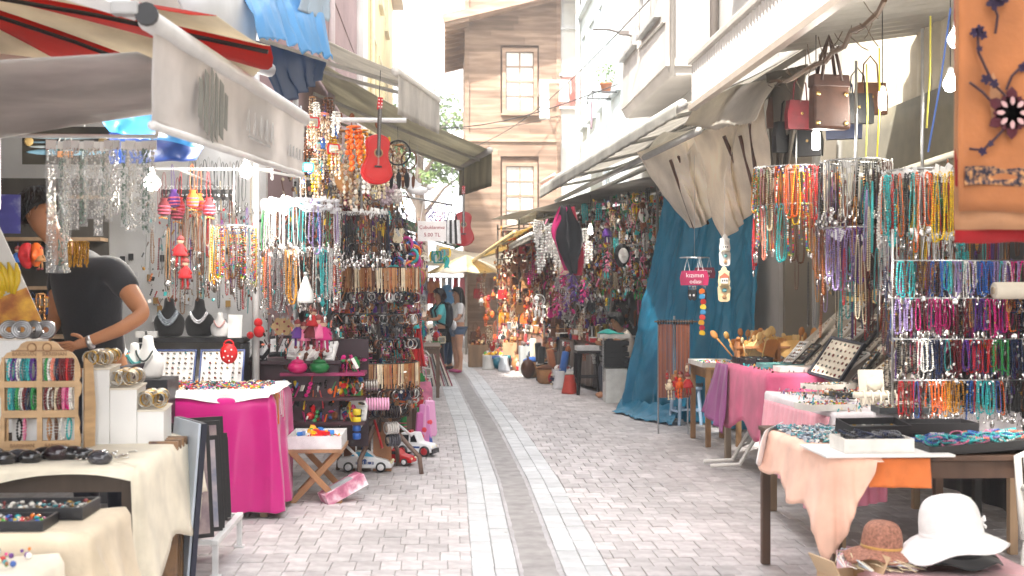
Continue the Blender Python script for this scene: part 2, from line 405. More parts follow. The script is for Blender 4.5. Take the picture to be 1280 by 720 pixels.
for (a, b) in ((16.5, 17.9), (18.4, 19.7)): window(bo, a, b, 5.45, 7.3, bx-.005, 'X-', 2, 2, paint, (.33, .33, .33), depth=.05, t=.06)
part(cb, 'drainpipe', MB().tube([(3.54, 15.55, 3), (3.54, 15.55, 12.9)], .06, 8), enamel, (.22, .19, .17), smooth=True)
part(cb, 'strut', MB().at((3.28, 15.93, 6.0), ry=-.7).box((0, 0, 0), (.05, .05, 1.5)), enamel, (.6, .58, .55))
for (a, b) in ((13.4, 14.6), (21, 22.4)): window(cb, a, b, 5.4, 7.2, 3.6, 'X-', 2, 2, paint, (.5, .48, .45), depth=.05, t=.06)
# ---- near right shop building
rs = bldg('corrugated_shop_front', 'cream corrugated metal shop front behind the bead racks', 'shop front')
part(rs, 'wall', MB().box((6.6, 1.4, 5.5), (4.6, 22.6, 11)), plaster, (.30, .28, .24))
cor = MB()
def corr(u, v):
    yy = 3.5+9.1*u; return (4.25+.022*sin(yy*2*pi/.17), yy, 3.15+1.9*v)
cor.sheet(corr, 420, 1); part(rs, 'corrugated_panel', cor, enamel, (.62, .56, .44), thick=.004)
def olive(u, v): return (4.2+.02*N(u*9, v*4)-.03*sin(v*pi), 4+8.6*u, .9+2.4*v)
part(rs, 'canvas_backdrop', MB().sheet(olive, 40, 12), cloth, (.15, .13, .08), smooth=True, thick=.004)
part(rs, 'partition', MB().box((4.5, 12.7, 1.7), (1.7, .08, 3.4)), plaster, (.22, .19, .15))
part(rs, 'post', MB().tube([(3.75, 7.0, 0), (3.75, 7.0, 3.4)], .045, 8), enamel, (.35, .34, .32), smooth=True)
part(rs, 'post', MB().tube([(3.75, 11.9, 0), (3.75, 11.9, 3.4)], .045, 8), enamel, (.35, .34, .32), smooth=True)
# ---- left buildings
mb_ = bldg('mauve_building', 'mauve rendered building above the olive awning')
part(mb_, 'wall', MB().box((-4.1, 17.7, 3.8), (5, 9.2, 7.6)), plaster, (.36, .25, .25))
for z in (3.4, 4.6, 5.8, 7.0): part(mb_, 'panel_joint', MB().box((-1.595, 17.7, z), (.012, 9.1, .02)), plaster, (.26, .18, .18))
part(mb_, 'drainpipe', MB().tube([(-1.52, 16.4, 2.5), (-1.52, 16.4, 7.5)], .05, 8), enamel, (.55, .47, .47), smooth=True)
wp = bldg('white_pilaster_house', 'narrow white rendered house front between the mauve and yellow buildings')
part(wp, 'wall', MB().box((-4.06, 23.6, 4.1), (5, 2.5, 8.2)), plaster, (.72, .68, .66))
part(wp, 'pilaster', MB().box((-1.53, 22.6, 4.1), (.08, .4, 8.2)), plaster, (.74, .71, .69))
yb = bldg('yellow_building', 'pale yellow rendered building with small windows above the awnings')
part(yb, 'wall', MB().box((-4.08, 31.4, 5.25), (5, 13, 10.5)), plaster, (.74, .62, .34))
for (a, b) in ((26.8, 27.8), (29.4, 30.4), (32.4, 33.4)):
    for z in (5.6, 8.6): window(yb, a, b, z, z+1.6, -1.57, 'X+', 1, 2, paint, (.66, .58, .4), depth=.05, t=.06)
part(yb, 'drainpipe', MB().tube([(-1.5, 25.4, 2), (-1.5, 25.4, 10.3)], .05, 8), enamel, (.72, .64, .45), smooth=True)
part(yb, 'eave', MB().box((-1.5, 31.4, 10.4), (.5, 13, .15)), plaster, (.45, .40, .33))
sb = bldg('left_shop_building', 'white walled shop behind the jewellery stalls with the dark back room', 'shop')
sb.name = 'jewellery_shop'
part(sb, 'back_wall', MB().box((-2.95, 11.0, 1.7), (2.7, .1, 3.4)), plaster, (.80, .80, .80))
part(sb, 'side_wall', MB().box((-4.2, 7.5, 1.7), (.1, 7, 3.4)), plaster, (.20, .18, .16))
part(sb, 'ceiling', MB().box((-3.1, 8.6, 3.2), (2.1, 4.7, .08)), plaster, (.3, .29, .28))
part(sb, 'shading_upper_wall', MB().box((-4.6, -1.5, 9.4), (4.4, 28.8, 12.0)), plaster, (.45, .40, .37))  # unseen upper storeys, added tall and long to keep the street in shade
for y_ in (2.5, 5.5, 8.5): window(sb, y_, y_+1.1, 5, 6.7, -2.38, 'X+', 2, 2, paint, (.5, .48, .45), depth=.05, t=.07)
# ---- tree beyond the roofs
tr = thing('leafy_tree', 'sunlit leafy tree showing between the yellow building and the wooden house', 'tree', (-.9, 46, 0))
tk = MB(); tk.tube([(0, 0, 0), (.1, 0, 3), (-.05, .1, 5.6), (.1, .1, 8)], [.3, .24, .18, .08], 8)
for i in range(9):
    a = i*2.4; tk.tube([(0, 0, 4.2+i*.3), (cos(a)*.9, sin(a)*.9, 5.4+i*.3), (cos(a)*1.7, sin(a)*1.7, 6+i*.32)], [.1, .06, .025], 5)
part(tr, 'trunk', tk, wood, (.14, .10, .07))
leaf = mat('leaf', (.11, .17, .045), rough=.5, var=.3, scale=2, island=.5)
cr = MB()
cl = [Vector((R(-1, 1), R(-1, 1), R(-1, 1))).normalized()*R(.5, 1) for _ in range(46)]
for c in cl:
    c = Vector((c.x*2.3, c.y*2.3, 7.2+c.z*2.2)); rr = R(.35, .75)
    for _ in range(90):
        d = Vector((R(-1, 1), R(-1, 1), R(-1, 1))); d = d.normalized()*R(.3, 1)*rr
        cr.at(c+d, R(0, 6), R(0, 6), R(0, 6), R(.07, .14)).add([(-.5, 0, 0), (0, -.9, .1), (.5, 0, 0), (0, 1, .1)], [(0, 1, 2, 3)])
part(tr, 'crown', cr, leaf)
# ================================================================ shared small-goods meshes (hang point at the origin, hanging to -Z, facing -Y)
def beadmix():
    m = mat('mixed_beads', (.5, .5, .5), rough=.2, var=.2, scale=50)
    t = m.node_tree; b = t.nodes['Principled BSDF']; g = t.nodes.new('ShaderNodeNewGeometry'); c = t.nodes.new('ShaderNodeValToRGB')
    c.color_ramp.interpolation = 'CONSTANT'
    cs = ['c23b3b', '2f9aa0', 'e8d9b0', 'e07a2c', '3a5fa8', 'd84f8a', 'e9e9e6', '5a9a3c', '8a5a3a', 'e2c33c', '6a3f8a', '222226']
    for i in range(len(cs)-2): c.color_ramp.elements.new(.5)
    for i, h in enumerate(cs): c.color_ramp.elements[i].position = i/len(cs); c.color_ramp.elements[i].color = lin(h)
    t.links.new(g.outputs['Random Per Island'], c.inputs[0])
    for l in list(b.inputs['Base Color'].links): t.links.remove(l)
    t.links.new(c.outputs[0], b.inputs['Base Color']); return m
mixed = beadmix()
def mixmat(name, cs, rough=.3, metal=0):
    m = mat(name, (.5, .5, .5), rough=rough, metal=metal, var=.1); t = m.node_tree; b = t.nodes['Principled BSDF']
    g = t.nodes.new('ShaderNodeNewGeometry'); c = t.nodes.new('ShaderNodeValToRGB'); c.color_ramp.interpolation = 'CONSTANT'
    for i in range(len(cs)-2): c.color_ramp.elements.new(.5)
    for i, h in enumerate(cs): c.color_ramp.elements[i].position = i/len(cs); c.color_ramp.elements[i].color = lin(h)
    t.links.new(g.outputs['Random Per Island'], c.inputs[0])
    for l in list(b.inputs['Base Color'].links): t.links.remove(l)
    t.links.new(c.outputs[0], b.inputs['Base Color']); return m
ringmix = mixmat('mixed_rings', ['b8b6b0', '8c8a86', '3a3a3c', 'd8d4cc', '6b5a3c', '2f6f78', 'a8823c', '7a3030'], .25)
mixshell = mixmat('mixed_shells', ['e9e0d0', 'cbb79a', 'a98563', 'f3efe6', '8a6a50', 'd8b9a8'], .35)
mixtoy = mixmat('mixed_toys', ['d8262a', 'f2c21c', '2f7fd0', '3fae4a', 'f6f4ee', 'e8642a', 'e04f9a', '1c1c1e'], .35)
warmmix = mixmat('mixed_warm_goods', ['8a4a24', 'b5682e', '5e2f1a', 'c98a4a', '9c3426', 'd8a86a', '3f2417', 'e2c08a'], .5)
navymix = mixmat('dark_bead_mix', ['141822', '1d2536', '0f1014', '2a3148', '4a5668'], .25)
turqmix = mixmat('turquoise_bead_mix', ['3fb0b4', '63c4c6', '2d8f98', '8ad0cc', 'd8cfc4', 'c67a86', '4a6aa8', '6a3f8a'], .3)
def tintmat():
    m = mat('tinted_trinkets', (.5, .5, .5), rough=.3, var=.1); t = m.node_tree; b = t.nodes['Principled BSDF']; a = t.nodes.new('ShaderNodeAttribute'); a.attribute_name = 'Col'
    for l in list(b.inputs['Base Color'].links): t.links.remove(l)
    t.links.new(a.outputs['Color'], b.inputs['Base Color']); return m
tint = tintmat()
def mass(name, label, cat, n, pos, cols, s0=.008, s1=.022, m=None):
    """uncountable small trinkets: discs, drops, tags, beads, little tubes at pos()"""
    q = MB(); C = [lin(CN[c]) for c in cols]
    for i in range(n):
        c = random.choice(C); f = R(.6, 1.15); q.c = (min(1, c[0]*f), min(1, c[1]*f), min(1, c[2]*f), 1); s = R(s0, s1); k = random.random(); q.at(pos(), R(-.5, .5), R(-.5, .5), R(0, 6.28))
        if k < .3: q.sph((0, 0, 0), s, 5, 3, (1, .7, R(.8, 1.6)))
        elif k < .5: q.lathe([(s*.8, -s*.15), (s, 0), (s*.8, s*.15)], 7) if random.random() < .5 else q.box((0, 0, 0), (s*2, s*.3, s*2))
        elif k < .7: q.box((0, 0, -s), (s*.9, s*.2, s*3))
        elif k < .88:
            for j in range(4): q.sph((R(-.3, .3)*s, 0, -j*s*1.1), s*.6, 5, 3)
        else: q.tube([(0, 0, 0), (s*.3, 0, -s*3), (0, 0, -s*5)], s*.22, 4)
    o = solo(q, name, m or tint, label, cat); return tag(o, kind='stuff')
def strand_mass(label, pos, n, cols, L=(.2, .4), r=(.0045, .007)):
    q = MB(); C = [lin(CN[c]) for c in cols]
    for i in range(n):
        c = random.choice(C); f = R(.7, 1.1); q.c = (c[0]*f, c[1]*f, c[2]*f, 1); q.at(pos(), R(-.04, .04), R(-.04, .04), R(0, 3.14)); l = R(*L); w = R(.02, .05); rr = R(*r)
        for pt in resample(loop_pts(l, w, 40), rr*2.1): q.sph(pt, rr, 4, 3)
    return tag(solo(q, 'bead_strands', tint, label, 'bead strands', smooth=True), kind='stuff')
def loop_pts(L, w, n, p=.55):
    out = []
    for i in range(n):
        t = 2*pi*i/n; s = sin(t); x = w/2*math.copysign(abs(s)**p, s)*(.55+.45*(1-cos(t))/2)
        out.append(Vector((x, 0, -L*(1-cos(t))/2)))
    return out
def resample(P, d):
    out = []; acc = 0; Q = P+[P[0]]
    for a, b in zip(Q, Q[1:]):
        l = (b-a).length
        while acc < l: out.append(a.lerp(b, acc/l)); acc += d
        acc -= l
    return out
def strand_mesh(L, w, r, graded=False, pend=None, m=bead, seg=6):
    mb = MB(); P = loop_pts(L, w, 90)
    for q in resample(P, r*2.05):
        rr = r*(.65+.55*(-q.z/L)) if graded else r*R(.9, 1.05)
        mb.sph(q+Vector((0, R(-.3, .3)*r, 0)), rr, seg, 3, (1, 1, 1))
    mb.mt(1)
    if pend == 'disc': mb.at((0, 0, -L-.02)).lathe([(0.002, 0), (.006, .003)], 5); mb.at((0, 0, -L-.025), rx=pi/2).lathe([(.018, -.003), (.022, 0), (.018, .003)], 10)
    elif pend == 'drop': mb.at((0, 0, -L-.03)).sph((0, 0, 0), .013, 6, 5, (1, .6, 1.8))
    elif pend == 'tassel':
        mb.at(); mb.lathe([(.008, -L-.01), (.012, -L-.02), (.008, -L-.025)], 6)
        for i in range(7): a = i*.9; mb.tube([(0, 0, -L-.02), (cos(a)*.012, sin(a)*.012, -L-.09)], .0025, 3)
    return mb.mesh('necklace', [m, silver], True)
def cord_mesh(L, w, kind):
    mb = MB(); mb.tube(loop_pts(L, w, 16), .0028, 4, closed=True); mb.mt(1)
    if kind == 'disc': mb.at((0, 0, -L-.02), rx=pi/2).lathe([(.020, -.004), (.026, 0), (.020, .004)], 12)
    elif kind == 'cross': mb.box((0, 0, -L-.03), (.014, .006, .06)); mb.box((0, -.004, -L-.022), (.04, .006, .013))
    elif kind == 'drop': mb.sph((0, 0, -L-.03), .018, 8, 6, (1, .5, 1.6))
    elif kind == 'bells':
        for i in range(5): mb.sph((R(-.03, .03), R(-.02, .02), -L-.02-i*.018), .013, 6, 4)
    elif kind == 'fringe':
        for i in range(7): mb.tube([((i-3)*.006, 0, -L), ((i-3)*.009, R(-.01, .01), -L-.08-R(0, .03))], .0022, 3); mb.sph(((i-3)*.009, 0, -L-.10), .005, 5, 3)
    return mb.mesh('pendant_necklace', [leather, silver], True)
STR = [strand_mesh(R(.30, .46), R(.04, .075), r, g_, p) for r, g_, p in
       [(.0062, 0, None), (.0075, 1, None), (.005, 0, 'disc'), (.0055, 0, 'drop'), (.0085, 1, None), (.0045, 0, 'tassel'), (.0065, 0, 'disc'), (.007, 0, 'drop')]]
STRM = [strand_mesh(R(.30, .44), R(.04, .07), r, g_, p, mixed) for r, g_, p in [(.0065, 0, None), (.008, 1, 'drop'), (.0055, 0, 'tassel')]]
SHORT = [strand_mesh(R(.16, .22), R(.035, .055), r, g_, p) for r, g_, p in [(.0065, 0, None), (.0055, 0, 'disc'), (.0075, 0, None), (.005, 0, 'drop')]]
CORD = [cord_mesh(R(.26, .40), R(.03, .06), k) for k in ('disc', 'cross', 'drop', 'bells', 'fringe', 'disc')]
def bracelet_mesh(Rr, r, m=bead):
    mb = MB(); n = int(2*pi*Rr/(2*r))
    for i in range(n): t = 2*pi*i/n; mb.sph((R(-.1, .1)*r, Rr*cos(t), -Rr+Rr*sin(t)), r*R(.9, 1.04), 5, 3)
    return mb.mesh('bracelet', [m], True)
def bangle_mesh(Rr, r, wd): return MB().at((0, 0, -Rr), ry=pi/2).lathe([(Rr-r, -wd/2), (Rr, -wd/2), (Rr+r*.6, 0), (Rr, wd/2), (Rr-r, wd/2)], 20).mesh('bangle', [metalc], True)
def ring_band(Rr, th, wd, m):                 # an open band, axis X, hanging from its top
    mb = MB(); n = 20; vs = []; fs = []
    for i in range(n):
        t = 2*pi*i/n
        for rr, xx in ((Rr, -wd/2), (Rr, wd/2), (Rr-th, wd/2), (Rr-th, -wd/2)): vs.append((xx, rr*cos(t), -Rr+rr*sin(t)))
    for i in range(n):
        k = (i+1) % n
        for j in range(4): l = (j+1) % 4; fs.append((i*4+j, i*4+l, k*4+l, k*4+j))
    return mb.add(vs, fs).mesh('bangle', [m], True)
BRC = [bracelet_mesh(R(.033, .040), R(.0042, .0062)) for _ in range(4)]+[bracelet_mesh(.037, .0055, mixed)]
BND = [ring_band(R(.034, .040), .003, w, m) for w, m in ((.012, leather), (.02, leather), (.008, metalc), (.016, metalc), (.026, leather))]
def mask_mesh():
    mb = MB()
    def f(u, v):
        a = (u-.5)*2; b = (v-.5)*2; w = .075*sqrt(max(0, 1-b*b*.92))*(1-.18*max(0, -b)); x = a*w
        d = .04*(1-a*a)*(1-b*b*.6)+.028*math.exp(-((a/.22)**2+((b+.1)/.3)**2))-.02*math.exp(-(((abs(a)-.42)/.2)**2+((b-.22)/.13)**2))-.012*math.exp(-((a/.4)**2+((b+.55)/.08)**2))
        return (x, -d, -.11+b*.11)
    mb.sheet(f, 12, 14); return mb.mesh('mask', [paint], True)
def dream_mesh():
    mb = MB(); c = (0, 0, -.16); mb.torus(c, .075, .006, 16, 5)
    mb.tube([(0, 0, 0), (0, 0, -.085)], .0015, 3)
    for i in range(8):
        a = 2*pi*i/8; b = a+2.2; mb.tube([(c[0]+.075*cos(a), 0, c[2]+.075*sin(a)), (c[0]+.075*cos(b), 0, c[2]+.075*sin(b))], .0012, 3)
    for x in (-.05, 0, .05):
        mb.mt(0); mb.tube([(x, 0, -.225), (x, 0, -.27)], .0015, 3); mb.sph((x, 0, -.265), .007, 5, 3); mb.mt(1)
        mb.poly([(x, -.27), (x+.017, -.30), (x+.012, -.36), (x, -.385), (x-.012, -.36), (x-.017, -.30)], .004)
    return mb.mesh('dreamcatcher', [cloth, cloth], False)
def doll_mesh():
    mb = MB(); mb.tube([(0, 0, 0), (0, 0, -.04)], .0015, 3); mb.mt(1).sph((0, 0, -.065), .026, 8, 6); mb.mt(0)
    mb.at((0, 0, -.175)).lathe([(.055, 0), (.05, .02), (.028, .07), (.018, .088)], 9); mb.at()
    for s in (-1, 1):
        mb.tube([(s*.018, 0, -.10), (s*.05, -.01, -.14)], [.010, .008], 5); mb.tube([(s*.018, 0, -.17), (s*.02, 0, -.24)], [.010, .009], 5); mb.mt(2).sph((s*.02, -.008, -.245), .014, 6, 4, (1, 1.5, .8)); mb.mt(0)
    mb.mt(2).at((0, 0, -.05)).lathe([(.029, -.01), (.027, .006), (.014, .02), (.002, .026)], 8)
    return mb.mesh('doll', [cloth, skin_doll, hair_doll], True)
skin_doll = mat('doll_skin', (.62, .42, .30), rough=.7); hair_doll = mat('doll_felt', (.25, .05, .05), rough=.9)
def chime_mesh(k):
    mb = MB(); n = 6
    mb.mt(0).at((0, 0, -.02)).lathe([(.008, .012), (.05, .003), (.052, -.003), (.01, -.008)], 10); mb.at()
    for i in range(n):
        a = 2*pi*i/n; x, y = cos(a)*.045, sin(a)*.045; L = R(.22, .34); mb.mt(0).tube([(x, y, -.02), (x*1.1, y*1.1, -L)], .0012, 3); mb.mt(1)
        z = -.05
        while z > -L:
            if k == 0: mb.at((x+R(-.006, .006), y, z), R(0, 3), R(0, 3)).lathe([(.002, .006), (.017, .002), (.020, -.002), (.004, -.005)], 7)
            elif k == 1: mb.at().sph((x+R(-.008, .008), y, z), R(.009, .016), 5, 4, (1, .8, 1.2))
            else: mb.at((x, y, z), R(-.3, .3), R(-.3, .3)).lathe([(.008, -.02), (.010, -.016), (.010, .02), (.006, .024)], 6)
            z -= .036
        mb.at()
    return mb.mesh('shell_chime', [cloth, (bead, mixshell, metalc)[k]], True)
def keytag_mesh():
    mb = MB(); mb.torus((0, 0, -.012), .011, .0018, 10, 4); mb.mt(1)
    mb.poly([(-.012, -.025), (.012, -.025), (.016, -.05), (.012, -.085), (0, -.095), (-.012, -.085), (-.016, -.05)], .006); mb.mt(0).at((0, -.004, -.06), rx=pi/2).lathe([(.008, -.002), (.009, 0), (.006, .003)], 8)
    return mb.mesh('key_tag', [silver, leather])
def pouch_mesh():
    mb = MB(); mb.tube(loop_pts(.26, .05, 14), .003, 4, closed=True)
    mb.mt(0).at((0, 0, -.33)).lathe([(.012, -.085), (.05, -.075), (.062, -.03), (.05, .03), (.028, .06), (.038, .085)], 10); mb.at()
    mb.mt(1)
    for z, r in ((-.36, .0635), (-.325, .058), (-.39, .058)): mb.at((0, 0, z)).lathe([(r*.95, -.007), (r+.002, -.005), (r+.002, .005), (r*.95, .007)], 10)
    mb.at().mt(2)
    for i in range(5): mb.sph(((i-2)*.018, -.02, -.425-R(0, .02)), .009, 5, 3)
    return mb.mesh('pouch', [cloth, pouch_band, pouch_pom], True)
pouch_band = mat('woven_band', (.55, .10, .16), rough=.9, var=.5, scale=80); pouch_pom = mat('wool_pom', (.75, .32, .08), rough=1)
def feather_mesh():
    mb = MB()
    for i in range(26):
        a = R(0, 6.28); z = -R(.02, .26); l = R(.05, .10); d = Vector((cos(a), sin(a), -R(.3, 1.1))).normalized()
        p = Vector((cos(a)*.012, sin(a)*.012, z)); q = p+d*l; n = d.cross(Vector((0, 0, 1))).normalized()*R(.010, .016)
        mb.add([p, p.lerp(q, .5)+n, q, p.lerp(q, .5)-n], [(0, 1, 2, 3)])
    mb.tube([(0, 0, 0), (0, 0, -.27)], .002, 4)
    return mb.mesh('feather_bunch', [cloth])
def eye_mesh():
    mb = MB(); mb.tube([(0, 0, 0), (0, 0, -.10)], .0015, 3)
    for k, (r, z) in enumerate(((.034, 0), (.022, 1), (.015, 2), (.008, 3))):
        mb.mt(k).at((0, -.004-.0025*z, -.135), rx=pi/2).lathe([(r*.9, -.003), (r, 0), (r*.85, .004)], 14)
    return mb.mesh('glass_eye_charm', [mat('cobalt_glass', (.02, .06, .38), rough=.1), white, mat('sky_glass', (.15, .45, .75), rough=.1), blackp], True)
def puppet_mesh():
    mb = MB(); mb.tube([(0, 0, 0), (0, 0, -.06)], .001, 3); mb.mt(0).sph((0, 0, -.085), .022, 7, 5); mb.box((0, 0, -.14), (.05, .03, .07))
    for s in (-1, 1):
        for z in (-.13, -.16): mb.at((s*.038, 0, z), ry=s*.4).lathe([(.006, -.02), (.009, 0), (.006, .02)], 6)
        for z in (-.20, -.245): mb.at((s*.016, 0, z)).lathe([(.007, -.02), (.010, 0), (.007, .02)], 6)
        mb.at().sph((s*.016, -.01, -.275), .013, 6, 4, (1, 1.5, .7))
    return mb.mesh('wooden_puppet', [wood], True)
def instrument_mesh():
    mb = MB(); o = guitar_outline(.5); mb.poly([(a, b-.46) for a, b in o], .05); mb.mt(1).at((0, -.027, -.36), rx=pi/2).lathe([(.03, -.002), (.032, 0), (.03, .002)], 12); mb.at()
    mb.box((0, -.028, -.17), (.026, .014, .28)); mb.box((0, -.03, -.42), (.05, .012, .012)); mb.mt(0).box((0, -.024, -.03), (.04, .012, .07))
    return mb.mesh('toy_guitar', [paint, blackp])
def guitar_outline(s=1, n=40):
    out = []
    for i in range(n):
        t = 2*pi*i/n; z = cos(t); lo = .5*(1-z)
        T = [(-1.01, 0), (-.97, .17), (-.85, .36), (-.6, .48), (-.3, .45), (0, .345), (.25, .315), (.5, .355), (.72, .365), (.88, .29), (.97, .14), (1.01, 0)]
        for (a, p), (b, q) in zip(T, T[1:]):
            if a <= z <= b: w = (p+(q-p)*(z-a)/(b-a))*.31
        out.append((math.copysign(w, sin(t))*s, z*.235*s))
    return out
def fan_mesh():
    mb = MB()
    for i in range(11):
        a = (i-5)*.13; mb.at((0, (i % 2)*.004, -.22), ry=a).poly([(-.006, 0), (.006, 0), (.018, .19), (0, .205), (-.018, .19)], .002)
    return mb.mesh('folding_fan', [paint])
def bag_mesh():
    mb = MB(); mb.tube([(-.06, 0, -.2), (-.05, .0, -.06), (0, 0, 0), (.05, 0, -.06), (.06, 0, -.2)], .006, 5)
    mb.poly([(-.10, -.20), (.10, -.20), (.12, -.30), (.115, -.42), (-.115, -.42), (-.12, -.30)], .06); mb.mt(1).poly([(-.102, -.195), (.102, -.195), (.105, -.30), (0, -.33), (-.105, -.30)], .068); mb.mt(2).at((0, -.038, -.30), rx=pi/2).lathe([(.011, -.002), (.013, 0), (.009, .003)], 8)
    return mb.mesh('shoulder_bag', [leather, leather, gold])
def strap_mesh():
    mb = MB()
    for i in range(5):
        x = (i-2)*.012+R(-.003, .003); L = R(.15, .2); mb.at((x, R(-.008, .008), 0), ry=R(-.05, .05)).box((0, 0, -L/2), (.010, .003, L)); mb.at((x, 0, -L), 0, 0, 0).sph((0, 0, 0), .006, 5, 3)
    return mb.mesh('leather_strap_hank', [leather])
def spoon_mesh():
    mb = MB(); mb.tube([(0, 0, 0), (0, 0, .14), (0, .006, .22)], [.007, .006, .008], 6); mb.sph((0, .008, .26), .028, 8, 5, (1, .35, 1.5)); return mb.mesh('wooden_spoon', [wood], True)
def fish_mesh():
    mb = MB(); mb.tube([(0, 0, 0), (0, 0, -.05)], .001, 3); mb.poly([(0, -.05), (.028, -.075), (.034, -.11), (.016, -.15), (.034, -.185), (0, -.172), (-.034, -.185), (-.016, -.15), (-.034, -.11), (-.028, -.075)], .018); mb.mt(1).sph((.0, -.012, -.085), .007, 6, 4); return mb.mesh('hanging_fish', [paint, blackp])
def plaque_mesh():
    mb = MB(); mb.tube([(-.03, 0, -.05), (0, 0, 0), (.03, 0, -.05)], .0014, 3); mb.poly([(-.06, -.05), (.06, -.05), (.07, -.10), (.06, -.16), (-.06, -.16), (-.07, -.10)], .01); mb.mt(1).poly([(-.045, -.065), (.045, -.065), (.05, -.10), (.045, -.145), (-.045, -.145), (-.05, -.10)], .014); return mb.mesh('souvenir_plaque', [paint, mat('souvenir_print', (.55, .45, .30), rough=.4, var=.6, scale=40, col2=(.20, .28, .34), objvar=.4)])
LIB = dict(mask=mask_mesh(), dream=dream_mesh(), doll=doll_mesh(), chime0=chime_mesh(0), chime1=chime_mesh(1), chime2=chime_mesh(2), key=keytag_mesh(), pouch=pouch_mesh(),
           feather=feather_mesh(), eye=eye_mesh(), puppet=puppet_mesh(), guitar=instrument_mesh(), fan=fan_mesh(), bag=bag_mesh(), strap=strap_mesh(), spoon=spoon_mesh(), fish=fish_mesh(), plaque=plaque_mesh())
NAMES = dict(mask=('mask', 'mask', 'carved mask'), dream=('dreamcatcher', 'dreamcatcher', 'feathered dreamcatcher'), doll=('rag_doll', 'doll', 'small rag doll'),
             chime0=('disc_chime', 'wind chime', 'disc wind chime'), chime1=('shell_chime', 'wind chime', 'seashell wind chime'), chime2=('tube_chime', 'wind chime', 'tubular wind chime'),
             key=('key_tag', 'key tag', 'leather key tag'), pouch=('woven_pouch', 'pouch', 'woven drawstring pouch with pompoms'), feather=('feather_bunch', 'feathers', 'bunch of feathers'),
             eye=('glass_eye_charm', 'charm', 'glass eye charm'), puppet=('wooden_puppet', 'puppet', 'jointed wooden puppet'), guitar=('toy_guitar', 'guitar', 'small toy guitar'),
             fan=('folding_fan', 'fan', 'open folding fan'), bag=('shoulder_bag', 'bag', 'leather shoulder bag'), strap=('strap_hank', 'straps', 'hank of leather straps'),
             spoon=('wooden_spoon', 'spoon', 'wooden spoon'), fish=('hanging_fish', 'ornament', 'painted hanging fish'), plaque=('souvenir_plaque', 'plaque', 'small souvenir plaque'))
CN = dict(red='b81f26', orange='e0651f', amber='c98a25', yellow='e6bf2a', green='2f8f4a', turquoise='38aeb0', teal='1f7f86', blue='2f62ae', navy='1b2748', lilac='9a86b8', purple='5b2f86',
          pink='d8779a', magenta='c9217a', black='1a1a1c', grey='77787a', white='e6e4de', cream='dccdb0', brown='5f3a24', tan='a8794c', silver='b9b8b6', gold='b98a35', maroon='6a1822', copper='9a5a35', coral='e2836c')
DESC = {}
for ms, ds in ((STR, ['plain bead', 'graded bead', 'bead and disc', 'bead and drop', 'chunky graded bead', 'tasselled bead', 'bead and medal', 'large bead and drop']), (STRM, ['plain bead', 'graded bead', 'tasselled bead']), (SHORT, ['plain bead', 'bead and disc', 'chunky bead', 'bead and drop']), (CORD, ['disc pendant', 'cross pendant', 'drop pendant', 'bell pendant', 'fringed pendant', 'medal pendant']), (BRC, ['thin beaded', 'beaded', 'chunky beaded', 'fine beaded', 'mixed bead']), (BND, ['narrow leather', 'leather', 'thin metal', 'metal', 'wide leather'])):
    for m_, d_ in zip(ms, ds): DESC[m_.name] = d_
def hang(kind, color, loc, where, rz=None, sc=1, group=None):
    n, c, d = NAMES[kind]
    o = ob(n, LIB[kind], None, loc, (R(-.06, .06), R(-.06, .06), R(-.7, .7) if rz is None else rz), sc, CN[color])
    return tag(o, f'{color} {d} {where}', c, group or f'{c} pieces {where}')
def neck(me, color, loc, where, rz=0, sc=1, kind='bead necklace', name='bead_necklace', cat='necklace', tilt=.04):
    o = ob(name, me, None, loc, (R(-tilt, tilt), R(-tilt, tilt), rz), sc, CN.get(color))
    d = DESC.get(me.name, 'bead'); k2 = kind.split()[-1]
    return tag(o, f'{color} {d} {k2} {where}', cat, f'{cat}s {where}')
def ring_rack(c, r, tiers, label, hooks=True, topz=None, colr=(.55, .56, .57)):
    """hanging carousel: rings on spokes about a pole; c=(x,y)"""
    t = thing('carousel_rack', label, 'rack'); x, y = c; zt = max(tiers); zb = min(tiers)
    part(t, 'pole', MB().tube([(x, y, zb-.03), (x, y, topz or zt+.25)], .010, 6), chrome, smooth=True)
    for z in tiers:
        g_ = MB().torus((x, y, z), r, .007, 28, 5, 'Z'); part(t, 'ring', g_, chrome, smooth=True)
        s_ = MB()
        for i in range(4): a = i*pi/2+.3; part(t, 'spoke', MB().tube([(x+cos(a)*.012, y+sin(a)*.012, z), (x+cos(a)*(r-.008), y+sin(a)*(r-.008), z)], .004, 4), chrome)
        hk = MB(); n = int(2*pi*r/.035)
        for i in range(n):
            a = 2*pi*i/n; hk.tube([(x+cos(a)*(r+.008), y+sin(a)*(r+.008), z), (x+cos(a)*(r+.03), y+sin(a)*(r+.03), z-.008), (x+cos(a)*(r+.034), y+sin(a)*(r+.034), z+.01)], .0022, 3)
        tag(part(t, 'hooks', hk, chrome), kind='stuff')
    return t
def price_tags(parent, c, r, z, n=22, a0=0, a1=2*pi):
    q = MB()
    for i in range(n):
        a = R(a0, a1); q.at((c[0]+cos(a)*(r+.02), c[1]+sin(a)*(r+.02), z-R(.005, .06)), R(-.4, .4), R(-.5, .5), a+pi/2+R(-.5, .5)).box((0, 0, 0), (R(.018, .05), .0015, R(.025, .05)))
    tag(part(parent, 'paper_tags', q, white), kind='stuff')
def cyc(lst, i): return lst[i % len(lst)]
